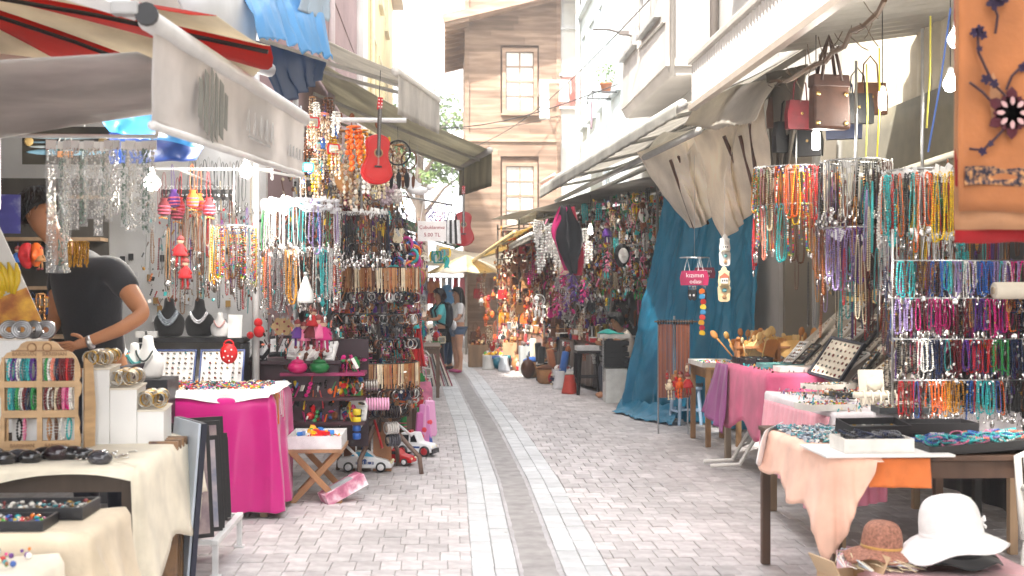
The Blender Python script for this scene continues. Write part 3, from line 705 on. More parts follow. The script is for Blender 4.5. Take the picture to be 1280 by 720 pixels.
# ---------------------------------------------------------------- furniture and cloth
def table(label, x0, x1, y0, y1, h, color, lr=.025, name='trestle_table', apron=True, m=wood, top=.025):
    t = thing(name, label, 'table')
    part(t, 'tabletop', MB().box(((x0+x1)/2, (y0+y1)/2, h-top/2), (x1-x0, y1-y0, top)), m, color, bev=.003)
    for a in (x0+lr+.01, x1-lr-.01):
        for b in (y0+lr+.01, y1-lr-.01): part(t, 'leg', MB().box((a, b, (h-top)/2), (lr*2, lr*2, h-top)), m, color, bev=.003)
    if apron:
        for b in (y0+lr+.01, y1-lr-.01): part(t, 'apron', MB().box(((x0+x1)/2, b, h-top-.045), (x1-x0-4*lr-.02, .02, .08)), m, color)
        for a in (x0+lr+.01, x1-lr-.01): part(t, 'apron', MB().box((a, (y0+y1)/2, h-top-.045), (.02, y1-y0-4*lr-.02, .08)), m, color)
    return t
def lerp(a, b, t): return a+(b-a)*t
def curtain(A, B, C, D, nf, amp, nd, nu=60, nv=24, seed=0, pinch=0, grow=.75):
    """hanging cloth: A,B the top ends, D,C below them; folds along nd"""
    A, B, C, D, nd = map(Vector, (A, B, C, D, nd))
    def f(u, v):
        p = A.lerp(B, u).lerp(D.lerp(C, u), v)
        ph = nf*2*pi*u+2.2*N(u*3+seed, v*1.3, seed)+.6*N(u*7, v*4, seed+5)
        return p+nd*(amp*(1-grow+grow*v)*(sin(ph)+.5*N(u*nf*1.7, v*3, seed+9)))
    return MB().sheet(f, nu, nv)
def tablecloth(x0, x1, y0, y1, h, drops, amp=.02, freq=9, seed=0, flare=.05, hem=.02, sides='LFR', edge=.004):
    """cloth over a table: top and skirts on the left (-X), front (-Y), right (+X) edges. drops: function side,s -> drop"""
    path = []; n = 26; rad = .03
    if 'L' in sides: path += [((x0, lerp(y1, y0, i/n)), (-1, 0), 'L', i/n) for i in range(n)]
    if 'L' in sides and 'F' in sides: path += [((x0, y0), (-cos(a), -sin(a)), 'C', i/5) for i, a in enumerate([pi/2*k/6 for k in range(1, 6)])]
    if 'F' in sides: path += [((lerp(x0, x1, i/n), y0), (0, -1), 'F', i/n) for i in range(n+1)]
    if 'R' in sides and 'F' in sides: path += [((x1, y0), (sin(a), -cos(a)), 'C2', i/5) for i, a in enumerate([pi/2*k/6 for k in range(1, 6)])]
    if 'R' in sides: path += [((x1, lerp(y0, y1, i/n)), (1, 0), 'R', i/n) for i in range(n+1)]
    m = len(path); V_ = [-1, -.05, 0, .06]+[.06+.94*k/10 for k in range(1, 11)]
    vs = []; fs = []; cx, cy = (x0+x1)/2, (y0+y1)/2
    for i, (p, nrm, sd, s) in enumerate(path):
        d = drops(sd, s)*(1+hem*N(i*.5, seed)); ln = i*.06
        for v in V_:
            if v < 0: k = -v*.9; q = (lerp(p[0], cx, k), lerp(p[1], cy, k), h+edge)
            elif v == 0: q = (p[0]+nrm[0]*.004, p[1]+nrm[1]*.004, h+edge-.001)
            else:
                o = .010+flare*v*(.35+.65*v)+amp*v*(sin(ln*freq+1.5*N(ln*2, v, seed))+.35*sin(ln*freq*2.37+2*N(ln*3, v, seed+1))+.4*N(ln*9, v*2, seed+3))+amp*.9
                q = (p[0]+nrm[0]*o, p[1]+nrm[1]*o, h-.006-d*v)
            vs.append(q)
    w = len(V_)
    for i in range(m-1):
        for j in range(w-1): fs.append((i*w+j, (i+1)*w+j, (i+1)*w+j+1, i*w+j+1))
    return MB().add(vs, fs)
def tray(loc, w, d, h, color, content, label, rot=(0, 0, 0), m=None, wall=.008, nx=6, ny=4, fill=None, cat='tray', name='display_tray', pad=black, group=None):
    t = thing(name, label, cat, loc, rot=rot, group=group); m = m or paint
    b = MB().box((0, 0, .004), (w, d, .008))
    part(t, 'base', b, m, color)
    for s in (-1, 1):
        part(t, 'side', MB().box((s*(w/2-wall/2), 0, .008+h/2), (wall, d, h)), m, color); part(t, 'side', MB().box((0, s*(d/2-wall/2), .008+h/2), (w-2*wall, wall, h-.002)), m, color)
    part(t, 'pad', MB().box((0, 0, .008+h*.2), (w-2*wall-.001, d-2*wall-.001, h*.4)), pad)
    q = MB(); z = .008+h*.4
    if content == 'rings':
        for i in range(nx):
            for j in range(ny):
                if random.random() < .08: continue
                q.at((-w/2+wall+(i+.5)*(w-2*wall)/nx+R(-.003, .003), -d/2+wall+(j+.5)*(d-2*wall)/ny, z+.008)); q.torus((0, 0, 0), .0085, .0025, 8, 4, 'Y'); q.sph((0, 0, .012), R(.006, .010), 5, 4, (1, 1, .6))
    elif content == 'pairs':
        for i in range(nx):
            for j in range(ny):
                q.at((-w/2+wall+(i+.5)*(w-2*wall)/nx+R(-.004, .004), -d/2+wall+(j+.5)*(d-2*wall)/ny+R(-.004, .004), z+.004), 0, 0, R(0, 3)); r_ = R(.006, .012); q.sph((0, 0, 0), r_, 6, 4, (1, R(.7, 1), .5)); q.torus((0, 0, 0), r_*1.15, .002, 8, 3, 'Z')
    elif content == 'heap':
        for i in range(nx*ny):
            x, y = R(-w/2+.05, w/2-.05), R(-d/2+.04, d/2-.04) if d > .1 else 0; hh = R(0, .022); q.at((x, y, .008+h*.85+hh), R(-.35, .35), R(-.35, .35), R(0, 3)); rr = R(.028, .036); n = 18; br = rr*pi/n*.98
            if isinstance(fill, list): cc_ = lin(CN[random.choice(fill)]); ff = R(.75, 1.1); q.c = (cc_[0]*ff, cc_[1]*ff, cc_[2]*ff, 1)
            for k in range(n): q.sph((rr*cos(2*pi*k/n), rr*sin(2*pi*k/n), 0), br, 5, 3)
    elif content == 'loose':
        for i in range(nx*ny): q.at((R(-w/2+.02, w/2-.02), R(-d/2+.02, d/2-.02), z+R(.002, .014)), R(-.5, .5), R(-.5, .5), R(0, 3)); r_ = R(.006, .014); q.sph((0, 0, 0), r_, 6, 4, (1, R(.6, 1), .6))
    tag(part(t, 'jewellery', q, tint if isinstance(fill, list) else (fill or ringmix), smooth=True), kind='stuff')
    return t
def bust(loc, h, color, label, rz=0, m=None, neckl=None):
    t = thing('jewellery_bust', label, 'bust', loc, rz)
    q = MB(); n = 16; prof = [(.30, .20, 0), (.34, .2, .10), (.38, .19, .25), (.40, .18, .42), (.33, .15, .55), (.18, .13, .66), (.13, .12, .78), (.13, .12, .92), (.10, .09, 1.0)]
    vs = []; fs = []
    for a, b, z in prof:
        for j in range(n): th = 2*pi*j/n; vs.append((a*h*cos(th), b*h*sin(th)-.04*h*z, z*h))
    for i in range(len(prof)-1):
        for j in range(n): l = (j+1) % n; fs.append((i*n+j, i*n+l, (i+1)*n+l, (i+1)*n+j))
    fs += [tuple(range(n))[::-1], tuple(range((len(prof)-1)*n, len(prof)*n))]
    q.add(vs, fs); part(t, 'form', q, m or cloth, color, smooth=True, sub=1)
    if neckl:
        q = MB(); mm, rr, rows = neckl
        for k in range(rows):
            for i in range(26):
                a = lerp(-1.35, 1.35, i/25); q.sph((sin(a)*h*(.21+.02*k), -(.15+.06*cos(a))*h-.008, h*(.66-.24*cos(a)**2*(1+.10*k)-.03*k)), rr, 5, 4)
        part(t, 'necklace', q, mm, smooth=True)
    return t
def lamp_bulb(loc, label, L=.5, color=(1, 1, 1), r=.045, light=True, tube=False, power=18):
    t = thing('hanging_bulb', label, 'lamp', loc)
    part(t, 'cord', MB().tube([(0, 0, .10), (0, 0, .10+L)], .004, 5), blackp); part(t, 'socket', MB().at((0, 0, .06)).lathe([(.018, 0), (.021, .01), (.021, .035), (.012, .045)], 10), white, smooth=True)
    if tube:
        b = MB()
        for i in range(4): a = i*pi/2; b.tube([(cos(a)*.018, sin(a)*.018, .06), (cos(a)*.018, sin(a)*.018, -.06), (cos(a+pi/2)*.018, sin(a+pi/2)*.018, -.065)], .011, 8)
    else: b = MB().lathe([(.002, -.058), (.03, -.048), (r, -.015), (r*.95, .012), (.026, .045), (.018, .062)], 16)
    part(t, 'glass_bulb', b, bulbm, smooth=True)
    if light:
        l = bpy.data.lights.new('bulb_light', 'POINT'); l.energy = power; l.color = (1, .93, .82); l.shadow_soft_size = .06
        lo = bpy.data.objects.new('bulb_light', l); link(lo, t); lo.location = (0, -.12, -.10)
    return t
# ================================================================ RIGHT: front table with bracelets, hats below
WT = 'on the brown-legged front table'
table('dark brown wooden table with white board top, hats stored underneath', 1.83, 2.92, 5.58, 6.9, .80, (.10, .055, .035), .024, 'wooden_table')
solo(MB().box((2.1, 5.74, .808), (.62, .42, .012)), 'white_board', white, 'thin white board overhanging the brown table edge', 'board', bev=.002)
# orange cloth strip over the front edge
c = curtain((2.0, 5.565, .795), (2.30, 5.56, .795), (2.30, 5.54, .655), (2.0, 5.55, .66), 2, .006, (0, 1, 0), 30, 10, 3)
solo(c, 'orange_cloth', cloth, 'orange cloth strip hanging over the brown table front', 'cloth', color='dd7a3f', smooth=True, thick=.003)
# peach cloth over the street-side corner
pd = lambda sd, k: {'L': lerp(.16, .33, k)+.03*sin(k*14), 'C': .36+.12*sin(pi*k), 'F': max(.012, .44*(1-k*1.15))}.get(sd, .3)
solo(tablecloth(1.83, 2.06, 5.57, 6.6, .803, pd, .016, 9, 4, .05, sides='LF'), 'peach_cloth', cloth, 'pale peach cloth draped over the street-side corner of the brown table', 'cloth', color='e9bda8', smooth=True, thick=.002)
def nap(u, v): a = Vector((1.98, 6.9, .815)).lerp(Vector((1.79, 6.55, .815)), u); return (a.x-.10*v*(1-.3*sin(u*3)), a.y-.12*v*u, a.z+.004-.15*v*v*(1+.3*sin(u*9)))
solo(MB().sheet(nap, 20, 14), 'white_napkin', cloth, 'crumpled white napkin over the corner of the brown table', 'cloth', color='e8e8ea', smooth=True, thick=.003)
tray((2.07, 5.71, .816), .34, .22, .058, (.72, .70, .66), 'heap', 'white card box heaped with dark navy bead bracelets', nx=9, ny=6, fill=['navy', 'black', 'navy', 'black', 'grey'], cat='box', name='card_box', pad=white)
tray((2.62, 5.78, .816), .62, .34, .035, (.02, .02, .022), 'heap', 'low black tray heaped with turquoise and pastel bracelets', nx=14, ny=7, fill=['turquoise', 'turquoise', 'teal', 'lilac', 'coral', 'blue', 'white', 'pink', 'navy', 'turquoise'], rot=(0, -.06, .03))
tray((2.30, 6.32, .816), .34, .20, .06, (.022, .022, .025), 'pairs', 'deep black case of stone pendants behind the bracelet boxes', nx=6, ny=3, rot=(.12, 0, .10))
tray((2.68, 6.42, .816), .40, .22, .05, (.022, .022, .025), 'pairs', 'black compartment case with coloured cabochons beside the bead curtain', nx=7, ny=3, fill=mixed)
q = MB()
for i in range(260): q.at((R(1.86, 2.2), R(6.0, 6.75), .808+R(0, .012)), R(-.4, .4), R(-.4, .4), R(0, 6)); q.torus((0, 0, 0), R(.008, .02), .003, 8, 4, 'Z'); q.sph((.012, 0, .004), R(.004, .008), 5, 3)
tag(solo(q, 'loose_jewellery', mixmat('pale_jewel_mix', ['c9d3dc', 'aab6c4', '8a95a5', 'e6e2da', '5a6a7c', '3aa0a8'], .25), 'spread of loose pale beads and rings on the brown table corner', 'jewellery', smooth=True), kind='stuff')
# hats on a pink-covered crate
t = thing('cloth_covered_crate', 'low crate under a dusty pink cloth carrying the hats', 'crate')
part(t, 'crate', MB().box((2.13, 5.05, .2), (.66, .5, .40)), wood, (.3, .2, .12)); part(t, 'cloth_cover', tablecloth(1.79, 2.47, 4.79, 5.31, .405, lambda s, k: .36, .012, 10, 4, .03), cloth, 'c99aa0', smooth=True, thick=.003)
def hat(name, label, loc, rc, hc, rb, droop, m, color, rot=(0, 0, 0), band=None, bandc=None, wavy=.02, ex=1.0):
    t = thing(name, label, 'hat', loc, rot=rot); n = 40
    def cr(u, v):
        a = 2*pi*u
        if v < .6: k = v/.6; r = rc*sin(pi/2*min(1, k*1.02))**.75; z = hc*(1-k**2.6*.92)
        else: k = (v-.6)/.4; r = lerp(rc, rb*(1+wavy*sin(3*a)), k); z = hc*.08-droop*k**1.4*(1+.35*cos(a*2))+.012*sin(a*5)*k
        return (r*cos(a)*ex, r*sin(a), z)
    o = part(t, 'crown_and_brim', MB().sheet(cr, n, 26), m, color, smooth=True, thick=.004)
    if band:
        b = MB()
        vs = [(rc*1.015*cos(2*pi*i/n)*ex, rc*1.015*sin(2*pi*i/n), hc*z) for i in range(n) for z in (.10, .22)]
        b.add(vs, [(2*i, 2*((i+1) % n), 2*((i+1) % n)+1, 2*i+1) for i in range(n)]); part(t, 'hat_band', b, cloth, bandc, smooth=True, thick=.003)
    return t
hatw = mat('quilted_cotton', (.80, .80, .80), rough=.85, var=.06, scale=30, bump=1, bscale=160)
straww = mat('woven_straw', objcol=True, rough=.8, var=.45, scale=90, bump=1, bscale=200)
hat('black_hat', 'black brimmed hat stacked below the white sun hat', (2.18, 5.02, .455), .115, .10, .20, .02, black, None)
hat('white_sun_hat', 'white cotton sun hat with wide drooping brim and bow', (2.155, 4.98, .535), .128, .185, .235, .055, hatw, None, (-.08, -.10, .3), 1, (.82, .82, .82), .05)
bw = MB()
for s in (-1, 1): bw.at((.135, -.06, .05+.012*s), 0, s*.5, -.4).poly([(0, 0), (.03, .018), (.045, 0), (.03, -.018)], .006, 'X')
hw = [o for o in bpy.data.objects if o.name == 'white_sun_hat'][0]; part(hw, 'bow', bw, cloth, (.82, .82, .82))
hat('straw_hat', 'brown woven straw hat with pale frayed brim beside the white sun hat', (1.875, 5.05, .47), .085, .13, .155, .035, straww, '9a6a58', (0, .06, 0), 1, 'b48a4a')
q = MB()
for i in range(90):
    a = R(0, 6.28); r0 = R(.09, .15); q.tube([(1.875+cos(a)*r0, 5.05+sin(a)*r0, .44+R(-.01, .03)), (1.875+cos(a+.3)*(r0+.04), 5.05+sin(a+.3)*(r0+.04), .44+R(-.02, .03)), (1.875+cos(a+.7)*(r0+.05), 5.05+sin(a+.7)*(r0+.05), .42)], .0022, 3)
tag(solo(q, 'straw_fringe', mixmat('raffia_mix', ['e6dcc8', 'd8c9a8', 'f0ebe2', 'c9a0b0', 'b8c8d8'], .8), 'tangled pale raffia fringe under the brown straw hat', 'raffia'), kind='stuff')
q = MB(); 
for i in range(30): a = R(0, 6.28); q.at((2.02+cos(a)*.012, 4.93, .50+sin(a)*.012), R(-1, 1), R(-1, 1), a).poly([(0, 0), (.012, .006), (.024, 0), (.012, -.006)], .002, 'Z')
solo(q, 'yellow_flower', cloth, 'small yellow cloth flower between the two hats', 'flower', color='d8d04a')
t = thing('cardboard_box', 'small open cardboard box at the foot of the hat crate', 'box', (1.70, 4.95, 0), .25)
for s in (-1, 1): part(t, 'side', MB().box((s*.09, 0, .2), (.006, .2, .40)), paper, (.47, .32, .19)); part(t, 'side', MB().box((0, s*.1, .2), (.174, .006, .398)), paper, (.47, .32, .19)); part(t, 'flap', MB().at((s*.093, 0, .40), ry=s*.5).box((0, 0, .045), (.005, .19, .09)), paper, (.50, .35, .21))
lettering(t, "0's", .07, (0, -.104, .33), (pi/2, 0, 0), (.08, .06, .05))
# white plastic chair
t = thing('plastic_chair', 'white plastic garden chair at the right of the brown table', 'chair', (2.98, 5.35, 0), .25)
part(t, 'seat', MB().box((0, 0, .42), (.44, .42, .03)), plastic, (.74, .73, .69), bev=.01)
for x in (-.2, .2):
    for y in (-.19, .19): part(t, 'leg', MB().tube([(x, y, .42), (x*1.15, y*1.15, 0)], [.025, .018], 8), plastic, (.74, .73, .69), smooth=True)
    part(t, 'armrest', MB().tube([(x*1.08, .2, .66), (x*1.1, -.1, .64), (x*1.08, -.19, .42)], .02, 8), plastic, (.74, .73, .69), smooth=True)
for i in range(5): part(t, 'back_slat', MB().at((-.16+.08*i, .21, .62), rx=-.15).box((0, 0, 0), (.05, .015, .40)), plastic, (.74, .73, .69), bev=.004)
part(t, 'back_rail', MB().tube([(-.22, .2, .42), (-.21, .25, .8), (0, .26, .86), (.21, .25, .8), (.22, .2, .42)], .018, 8), plastic, (.74, .73, .69), smooth=True)

# ================================================================ RIGHT: second table, pink-white cloth
table('plain wooden trestle table under white and pink cloths, ring trays on top', 2.33, 3.45, 7.0, 8.55, .85, (.30, .20, .12))
solo(tablecloth(2.33, 3.45, 7.0, 8.55, .853, lambda s, k: {'L': .11, 'F': .10, 'R': .1}.get(s, .1), .004, 9, 2, .01, sides='LF'), 'white_tablecloth', cloth, 'short white cloth covering the ring tray table', 'tablecloth', color='e4dfe2', smooth=True, thick=.003)
c = curtain((2.30, 8.5, .80), (2.30, 7.05, .83), (2.22, 6.95, .20), (2.24, 8.45, .42), 15, .014, (1, 0, 0), 110, 20, 6)
solo(c, 'pink_pleated_cloth', cloth, 'rose pink crinkled cloth hanging at the street side of the ring tray table', 'cloth', color='e7a3b0', smooth=True, thick=.003)
c = curtain((2.32, 6.96, .80), (2.62, 6.96, .82), (2.6, 6.9, .35), (2.24, 6.92, .28), 6, .012, (0, 1, 0), 50, 16, 8)
solo(c, 'pink_front_cloth', cloth, 'crinkled pink cloth hanging in front below the ring trays', 'cloth', color='e08aa2', smooth=True, thick=.003)
for i, (px, py, yy, w, d, rz, fl, pd, lab) in enumerate([
        (1035, 486, 8.1, .34, .20, .3, None, white, 'shallow pale tray of ring pairs at the far end of the ring table'),
        (1075, 497, 7.75, .36, .20, .1, None, black, 'black ring tray in the middle of the ring table'),
        (1115, 480, 8.3, .30, .18, .0, None, white, 'white ring tray beside the round watch stand'),
        (1130, 516, 7.2, .34, .20, -.1, None, cream, 'cream ring tray below the hanging bead strands'),
        (1030, 512, 7.35, .30, .20, .2, mixed, white, 'white tray of coloured earrings over the pink cloth'),
        (1180, 500, 7.6, .34, .22, 0, None, cream, 'cream earring tray at the back of the ring table')]):
    p = pZ(px, py, .86); tray((p.x, p.y, .862), w, d, .03, (.03, .035, .04) if i % 2 else (.70, .68, .64), 'rings', lab, rot=(0, 0, rz), nx=9, ny=5, fill=fl, pad=pd)
t = thing('round_watch_stand', 'cream stand with round cushions for bangles on the ring table', 'display stand', (2.72, 7.45, .86))
part(t, 'back_board', MB().at((0, .05, .11), rx=-.2).box((0, 0, 0), (.16, .012, .22)), cream)
for x, z, r in ((0, .13, .045),): part(t, 'cushion', MB().at((x, 0, z), rx=pi/2-.2).lathe([(r*.8, -.03), (r, -.02), (r, .03), (r*.8, .04)], 20), cream, smooth=True)
for i in range(5): part(t, 'bangle', MB().at((-.10+.05*i, -.08, .05)).torus((0, 0, 0), .045, .007, 18, 6, 'X'), cream, smooth=True)
part(t, 'bar', MB().tube([(-.16, -.08, .07), (.16, -.08, .07)], .02, 10), cream, smooth=True)
# ---- third table, raspberry and purple cloths
table('weathered grey wooden table under raspberry and purple cloths', 2.62, 3.75, 9.55, 11.15, .90, (.34, .27, .20), .028)
dr = lambda s, k: {'F': .16, 'L': .50+.06*sin(k*9)}.get(s, .3)
solo(tablecloth(2.62, 3.75, 9.55, 10.95, .903, dr, .016, 6, 5, .03, sides='LF'), 'raspberry_tablecloth', cloth, 'raspberry pink cloth draped over the weathered table', 'tablecloth', color='c4567c', smooth=True, thick=.003)
c = curtain((2.57, 11.2, .90), (2.575, 10.75, .905), (2.50, 10.6, .30), (2.46, 11.35, .42), 3, .02, (1, .3, 0), 40, 20, 2)
solo(c, 'purple_cloth', cloth, 'faded purple cloth hanging at the far corner of the weathered table', 'cloth', color='8d4a7e', smooth=True, thick=.003)
# white tube stand feet under the table
t = thing('folding_tube_stand', 'white bent tube stand lying under the weathered table', 'stand')
for k in (0, .28): part(t, 'tube_leg', MB().tube([(2.35, 10.75-k, .03), (2.6, 10.7-k, .05), (2.75, 10.7-k, .3), (2.9, 10.75-k, .75)], .018, 8), enamel, (.72, .70, .66), smooth=True)
for i in range(5): tray((2.72+.11*(i % 3), 10.9-.23*(i//3)-.02*i, .91), .10, .20, .05, (.02, .022, .026), 'rings', 'small black ring box standing on the raspberry cloth', nx=3, ny=5, cat='box', name='ring_box', group='ring boxes on the raspberry cloth')
tray((2.95, 9.75, .912), .42, .22, .035, (.68, .66, .62), 'pairs', 'long white earring tray along the raspberry cloth edge', nx=10, ny=5, pad=white)
tray((3.35, 9.72, .912), .30, .22, .035, (.02, .02, .022), 'rings', 'black ring tray beside the big framed stone case', nx=8, ny=5)
tray((2.92, 10.25, .912), .38, .22, .03, (.10, .28, .28), 'pairs', 'teal edged tray of earrings in the middle of the raspberry cloth', nx=9, ny=4, pad=cream)
# rising rows of cream trays
t = thing('tray_rack', 'dark stepped frame holding up the slanted jewellery trays', 'rack')
part(t, 'slope_board', MB().at((3.42, 9.45, 1.18), ry=-.72, rz=0).box((0, 0, 0), (.95, 2.9, .03)), cloth, (.40, .36, .30))
for y in (8.1, 10.8): part(t, 'leg', MB().box((3.68, y, .7), (.05, .05, 1.4)), wood, (.05, .045, .04))
k = 0
for row in range(3):
    for i in range(9):
        y = 8.15+i*.30+R(-.03, .03); s = -.33+row*.31
        x = 3.42+cos(.72)*s-.03; z = 1.18+sin(.72)*s+.045
        lab = ('cream', 'white', 'sand coloured', 'ivory', 'black')[(i*2+row) % 5]+(' tray of pins, lowest row of the slanted trays', ' tray of earrings, middle row of the slanted trays', ' tray of brooches, top row of the slanted trays')[row]
        o = tray((x, y, z), .28, R(.10, .2), .014, ((.72, .66, .56), (.76, .74, .70), (.66, .60, .50), (.74, .70, .62), (.03, .03, .03))[(i*2+row) % 5], 'pairs', lab, rot=(0, -.72+R(-.25, .12), R(-.3, .3)), nx=7, ny=4, pad=(cream, white, cream, white, black)[(i*2+row) % 5], group='trays on the slanted display frame', cat='tray')
tray((3.05, 9.15, 1.04), .36, .44, .02, (.018, .02, .03), 'pairs', 'big black framed case of round red and green stones', rot=(.15, -.95, .15), nx=6, ny=7, pad=cream, fill=mixmat('agate_mix', ['7a3a34', '4a6a5a', '8a5a48', '3f5a5a', 'a0806a', '6a2f2f'], .2), wall=.022, cat='case')
tray((3.22, 8.78, 1.04), .34, .20, .02, (.10, .08, .06), 'pairs', 'narrow dark framed case of silver brooches', rot=(0, -1.0, .1), nx=8, ny=4, pad=cream, wall=.014, cat='case')
tray((3.35, 8.45, 1.03), .36, .20, .02, (.72, .66, .55), 'pairs', 'narrow cream framed case leaning beside the brooch case', rot=(0, -1.05, .1), nx=8, ny=4, pad=cream, wall=.014, cat='case')
hat('flat_straw_hat', 'flat golden straw hat above the slanted trays', (3.35, 9.15, 1.50), .10, .09, .24, .015, straww, 'dcb878', (.1, .12, 0), 1, 'c9a060')
# wooden combs and spoons fanned on the far end
q = None
for i in range(46):
    o = ob('wooden_fan_blade', LIB['spoon'] if i % 3 else LIB['fan'], None, (2.75+R(0, .85), 11.0+R(-.12, .5), .93 if i % 3 else 1.13), (R(-.4, .3), R(-.7, .7), R(-.6, .6)), R(.75, 1.15), cyc(['d8ab62', 'e2c080', 'c98f4c', 'b9793f', 'e8cf9c'], i))
    o.name = 'wooden_spoon' if i % 3 else 'straw_fan'
    tag(o, 'carved pale wooden spoon standing in the cluster by the blue tarp' if i % 3 else 'open straw coloured fan among the wooden spoons', 'spoon' if i % 3 else 'fan', 'wooden spoons at the far end of the raspberry table' if i % 3 else 'straw fans at the far end of the raspberry table')
t = thing('wooden_rack', 'small orange-brown wooden rack holding the spoons', 'rack'); 
for z in (.93, 1.05): part(t, 'shelf', MB().box((3.1, 11.0, z), (.8, .12, .02)), wood, (.42, .18, .07))
for x in (2.72, 3.1, 3.48): part(t, 'upright', MB().box((x, 11.0, 1.0), (.03, .1, .2)), wood, (.42, .18, .07))

# ================================================================ RIGHT: bead racks
def rack_fill(c, r, z, n, meshes, cols, where, a0=-.2, a1=2*pi-.2, zj=.015, kind='bead necklace'):
    for i in range(n):
        a = lerp(a0, a1, (i+R(.2, .8))/n); me = cyc(meshes, random.randrange(99)); col = cyc(cols, int(i*len(cols)/n*1.0)) if random.random() < .75 else random.choice(cols)
        if me in STRM: col, kd = 'mixed colour', 'bead necklace'
        else: kd = kind
        if me in CORD: kd = 'cord necklace'
        neck(me, col, (c[0]+cos(a)*(r+.031), c[1]+sin(a)*(r+.031), z-.004+R(-zj, 0)), where, a+pi/2+R(-.7, .7), R(.9, 1.12), kd)
wa, wb_, wc, wd_ = 'on the wide carousel', 'on the middle carousel', 'on the white-topped carousel', 'on the wire stand over the bracelet table'
A = ring_rack((2.83, 9.5), .30, [2.56, 2.26], 'wide hanging carousel packed with red and green bead necklaces', topz=3.25)
price_tags(A, (2.83, 9.5), .30, 2.56, 26)
rack_fill((2.83, 9.5), .30, 2.56, 44, STR+STRM[:1], ['green', 'pink', 'brown', 'orange', 'red', 'cream', 'amber', 'yellow', 'coral'], wa, pi*.8, 2.2*pi)
rack_fill((2.83, 9.5), .30, 2.26, 44, STR[:4]+STRM+CORD[:2], ['red', 'coral', 'turquoise', 'brown', 'gold', 'amber', 'white', 'copper'], wa.replace('on the', 'on the lower ring of the'), pi*.8, 2.2*pi)
B = ring_rack((2.90, 8.3), .215, [2.49, 2.02], 'hanging carousel with black top hoop and lilac bead necklaces', topz=3.2)
price_tags(B, (2.90, 8.3), .215, 2.47, 30); price_tags(B, (2.90, 8.3), .215, 2.0, 30)
rack_fill((2.90, 8.3), .215, 2.49, 36, STR[2:6]+CORD, ['black', 'grey', 'silver', 'black', 'brown', 'white', 'black'], wb_, pi*.8, 2.2*pi)
rack_fill((2.90, 8.3), .215, 2.02, 40, STR, ['copper', 'brown', 'lilac', 'lilac', 'purple', 'maroon', 'lilac', 'red', 'copper', 'brown'], wb_.replace('on the', 'on the lower ring of the'), pi*.8, 2.2*pi)
C_ = ring_rack((2.95, 7.25), .21, [2.32, 1.93], 'tall hanging carousel wrapped in white film with rainbow bead necklaces', topz=3.2)
price_tags(C_, (2.95, 7.25), .21, 2.33, 50); price_tags(C_, (2.95, 7.25), .21, 1.95, 40)
rack_fill((2.95, 7.25), .21, 2.30, 40, STR, ['white', 'turquoise', 'red', 'black', 'orange', 'yellow', 'yellow', 'turquoise', 'green', 'red', 'orange'], wc, pi*.8, 2.2*pi)
rack_fill((2.95, 7.25), .21, 1.93, 34, CORD+SHORT, ['silver', 'grey', 'silver', 'turquoise', 'white'], wc.replace('on the', 'on the lower ring of the'), pi*.8, 2.2*pi)
def cyl(c, r0, r1, z0, z1): 
    def f(): a = R(pi*.8, pi*2.2); r = R(r0, r1); return (c[0]+cos(a)*r, c[1]+sin(a)*r, R(z0, z1))
    return f
strand_mass('crowded back rows of red and amber beads inside the wide carousel', cyl((2.83, 9.5), .12, .30, 2.25, 2.56), 90, ['red', 'brown', 'amber', 'orange', 'cream', 'green', 'maroon', 'copper', 'pink'])
strand_mass('crowded back rows of dark and lilac beads inside the middle carousel', cyl((2.90, 8.3), .08, .21, 2.0, 2.48), 90, ['black', 'grey', 'lilac', 'brown', 'copper', 'maroon', 'black', 'purple'])
strand_mass('crowded back rows of bright beads inside the white-topped carousel', cyl((2.95, 7.25), .08, .21, 1.9, 2.3), 90, ['turquoise', 'red', 'yellow', 'orange', 'grey', 'black', 'green', 'silver', 'brown'])
strand_mass('crowded back rows of dark beads on the wire stand', lambda: (R(2.62, 3.62), R(6.9, 7.15), R(1.1, 1.8)), 220, ['black', 'navy', 'maroon', 'black', 'brown', 'grey', 'magenta', 'blue', 'black', 'purple'], (.15, .28))
for c_, r_, z0, z1, nm in (((2.83, 9.5), .34, 1.85, 2.3, 'wide'), ((2.90, 8.3), .25, 1.55, 2.2, 'middle'), ((2.95, 7.25), .25, 1.5, 2.1, 'white-topped')): mass('clasp_cluster', f'glinting clasps and pendants dangling below the {nm} carousel', 'clasps', 260, cyl(c_, r_*.5, r_, z0, z1), ['silver', 'silver', 'white', 'gold', 'grey', 'brown'], .004, .010)
mass('clasp_cluster', 'glinting clasps dangling between the wire stand bars', 'clasps', 420, lambda: (R(2.62, 3.6), R(6.8, 6.95), R(.95, 1.75)), ['silver', 'white', 'silver', 'grey', 'black', 'gold'], .004, .009)
strand_mass('dark tangle of bead strands hanging against the added black sheet', lambda: (R(3.15, 3.7), R(7.3, 9.6), R(1.5, 2.45)), 240, ['black', 'brown', 'maroon', 'navy', 'grey', 'red', 'amber', 'black', 'turquoise', 'purple', 'copper'], (.25, .5), (.005, .009))
strand_mass('long mixed strands filling the gaps between the carousels', lambda: (R(2.72, 3.2), R(7.6, 9.2), R(1.75, 2.4)), 90, ['red', 'brown', 'maroon', 'silver', 'grey', 'lilac', 'amber', 'black', 'turquoise', 'cream', 'copper'], (.3, .55), (.005, .008))
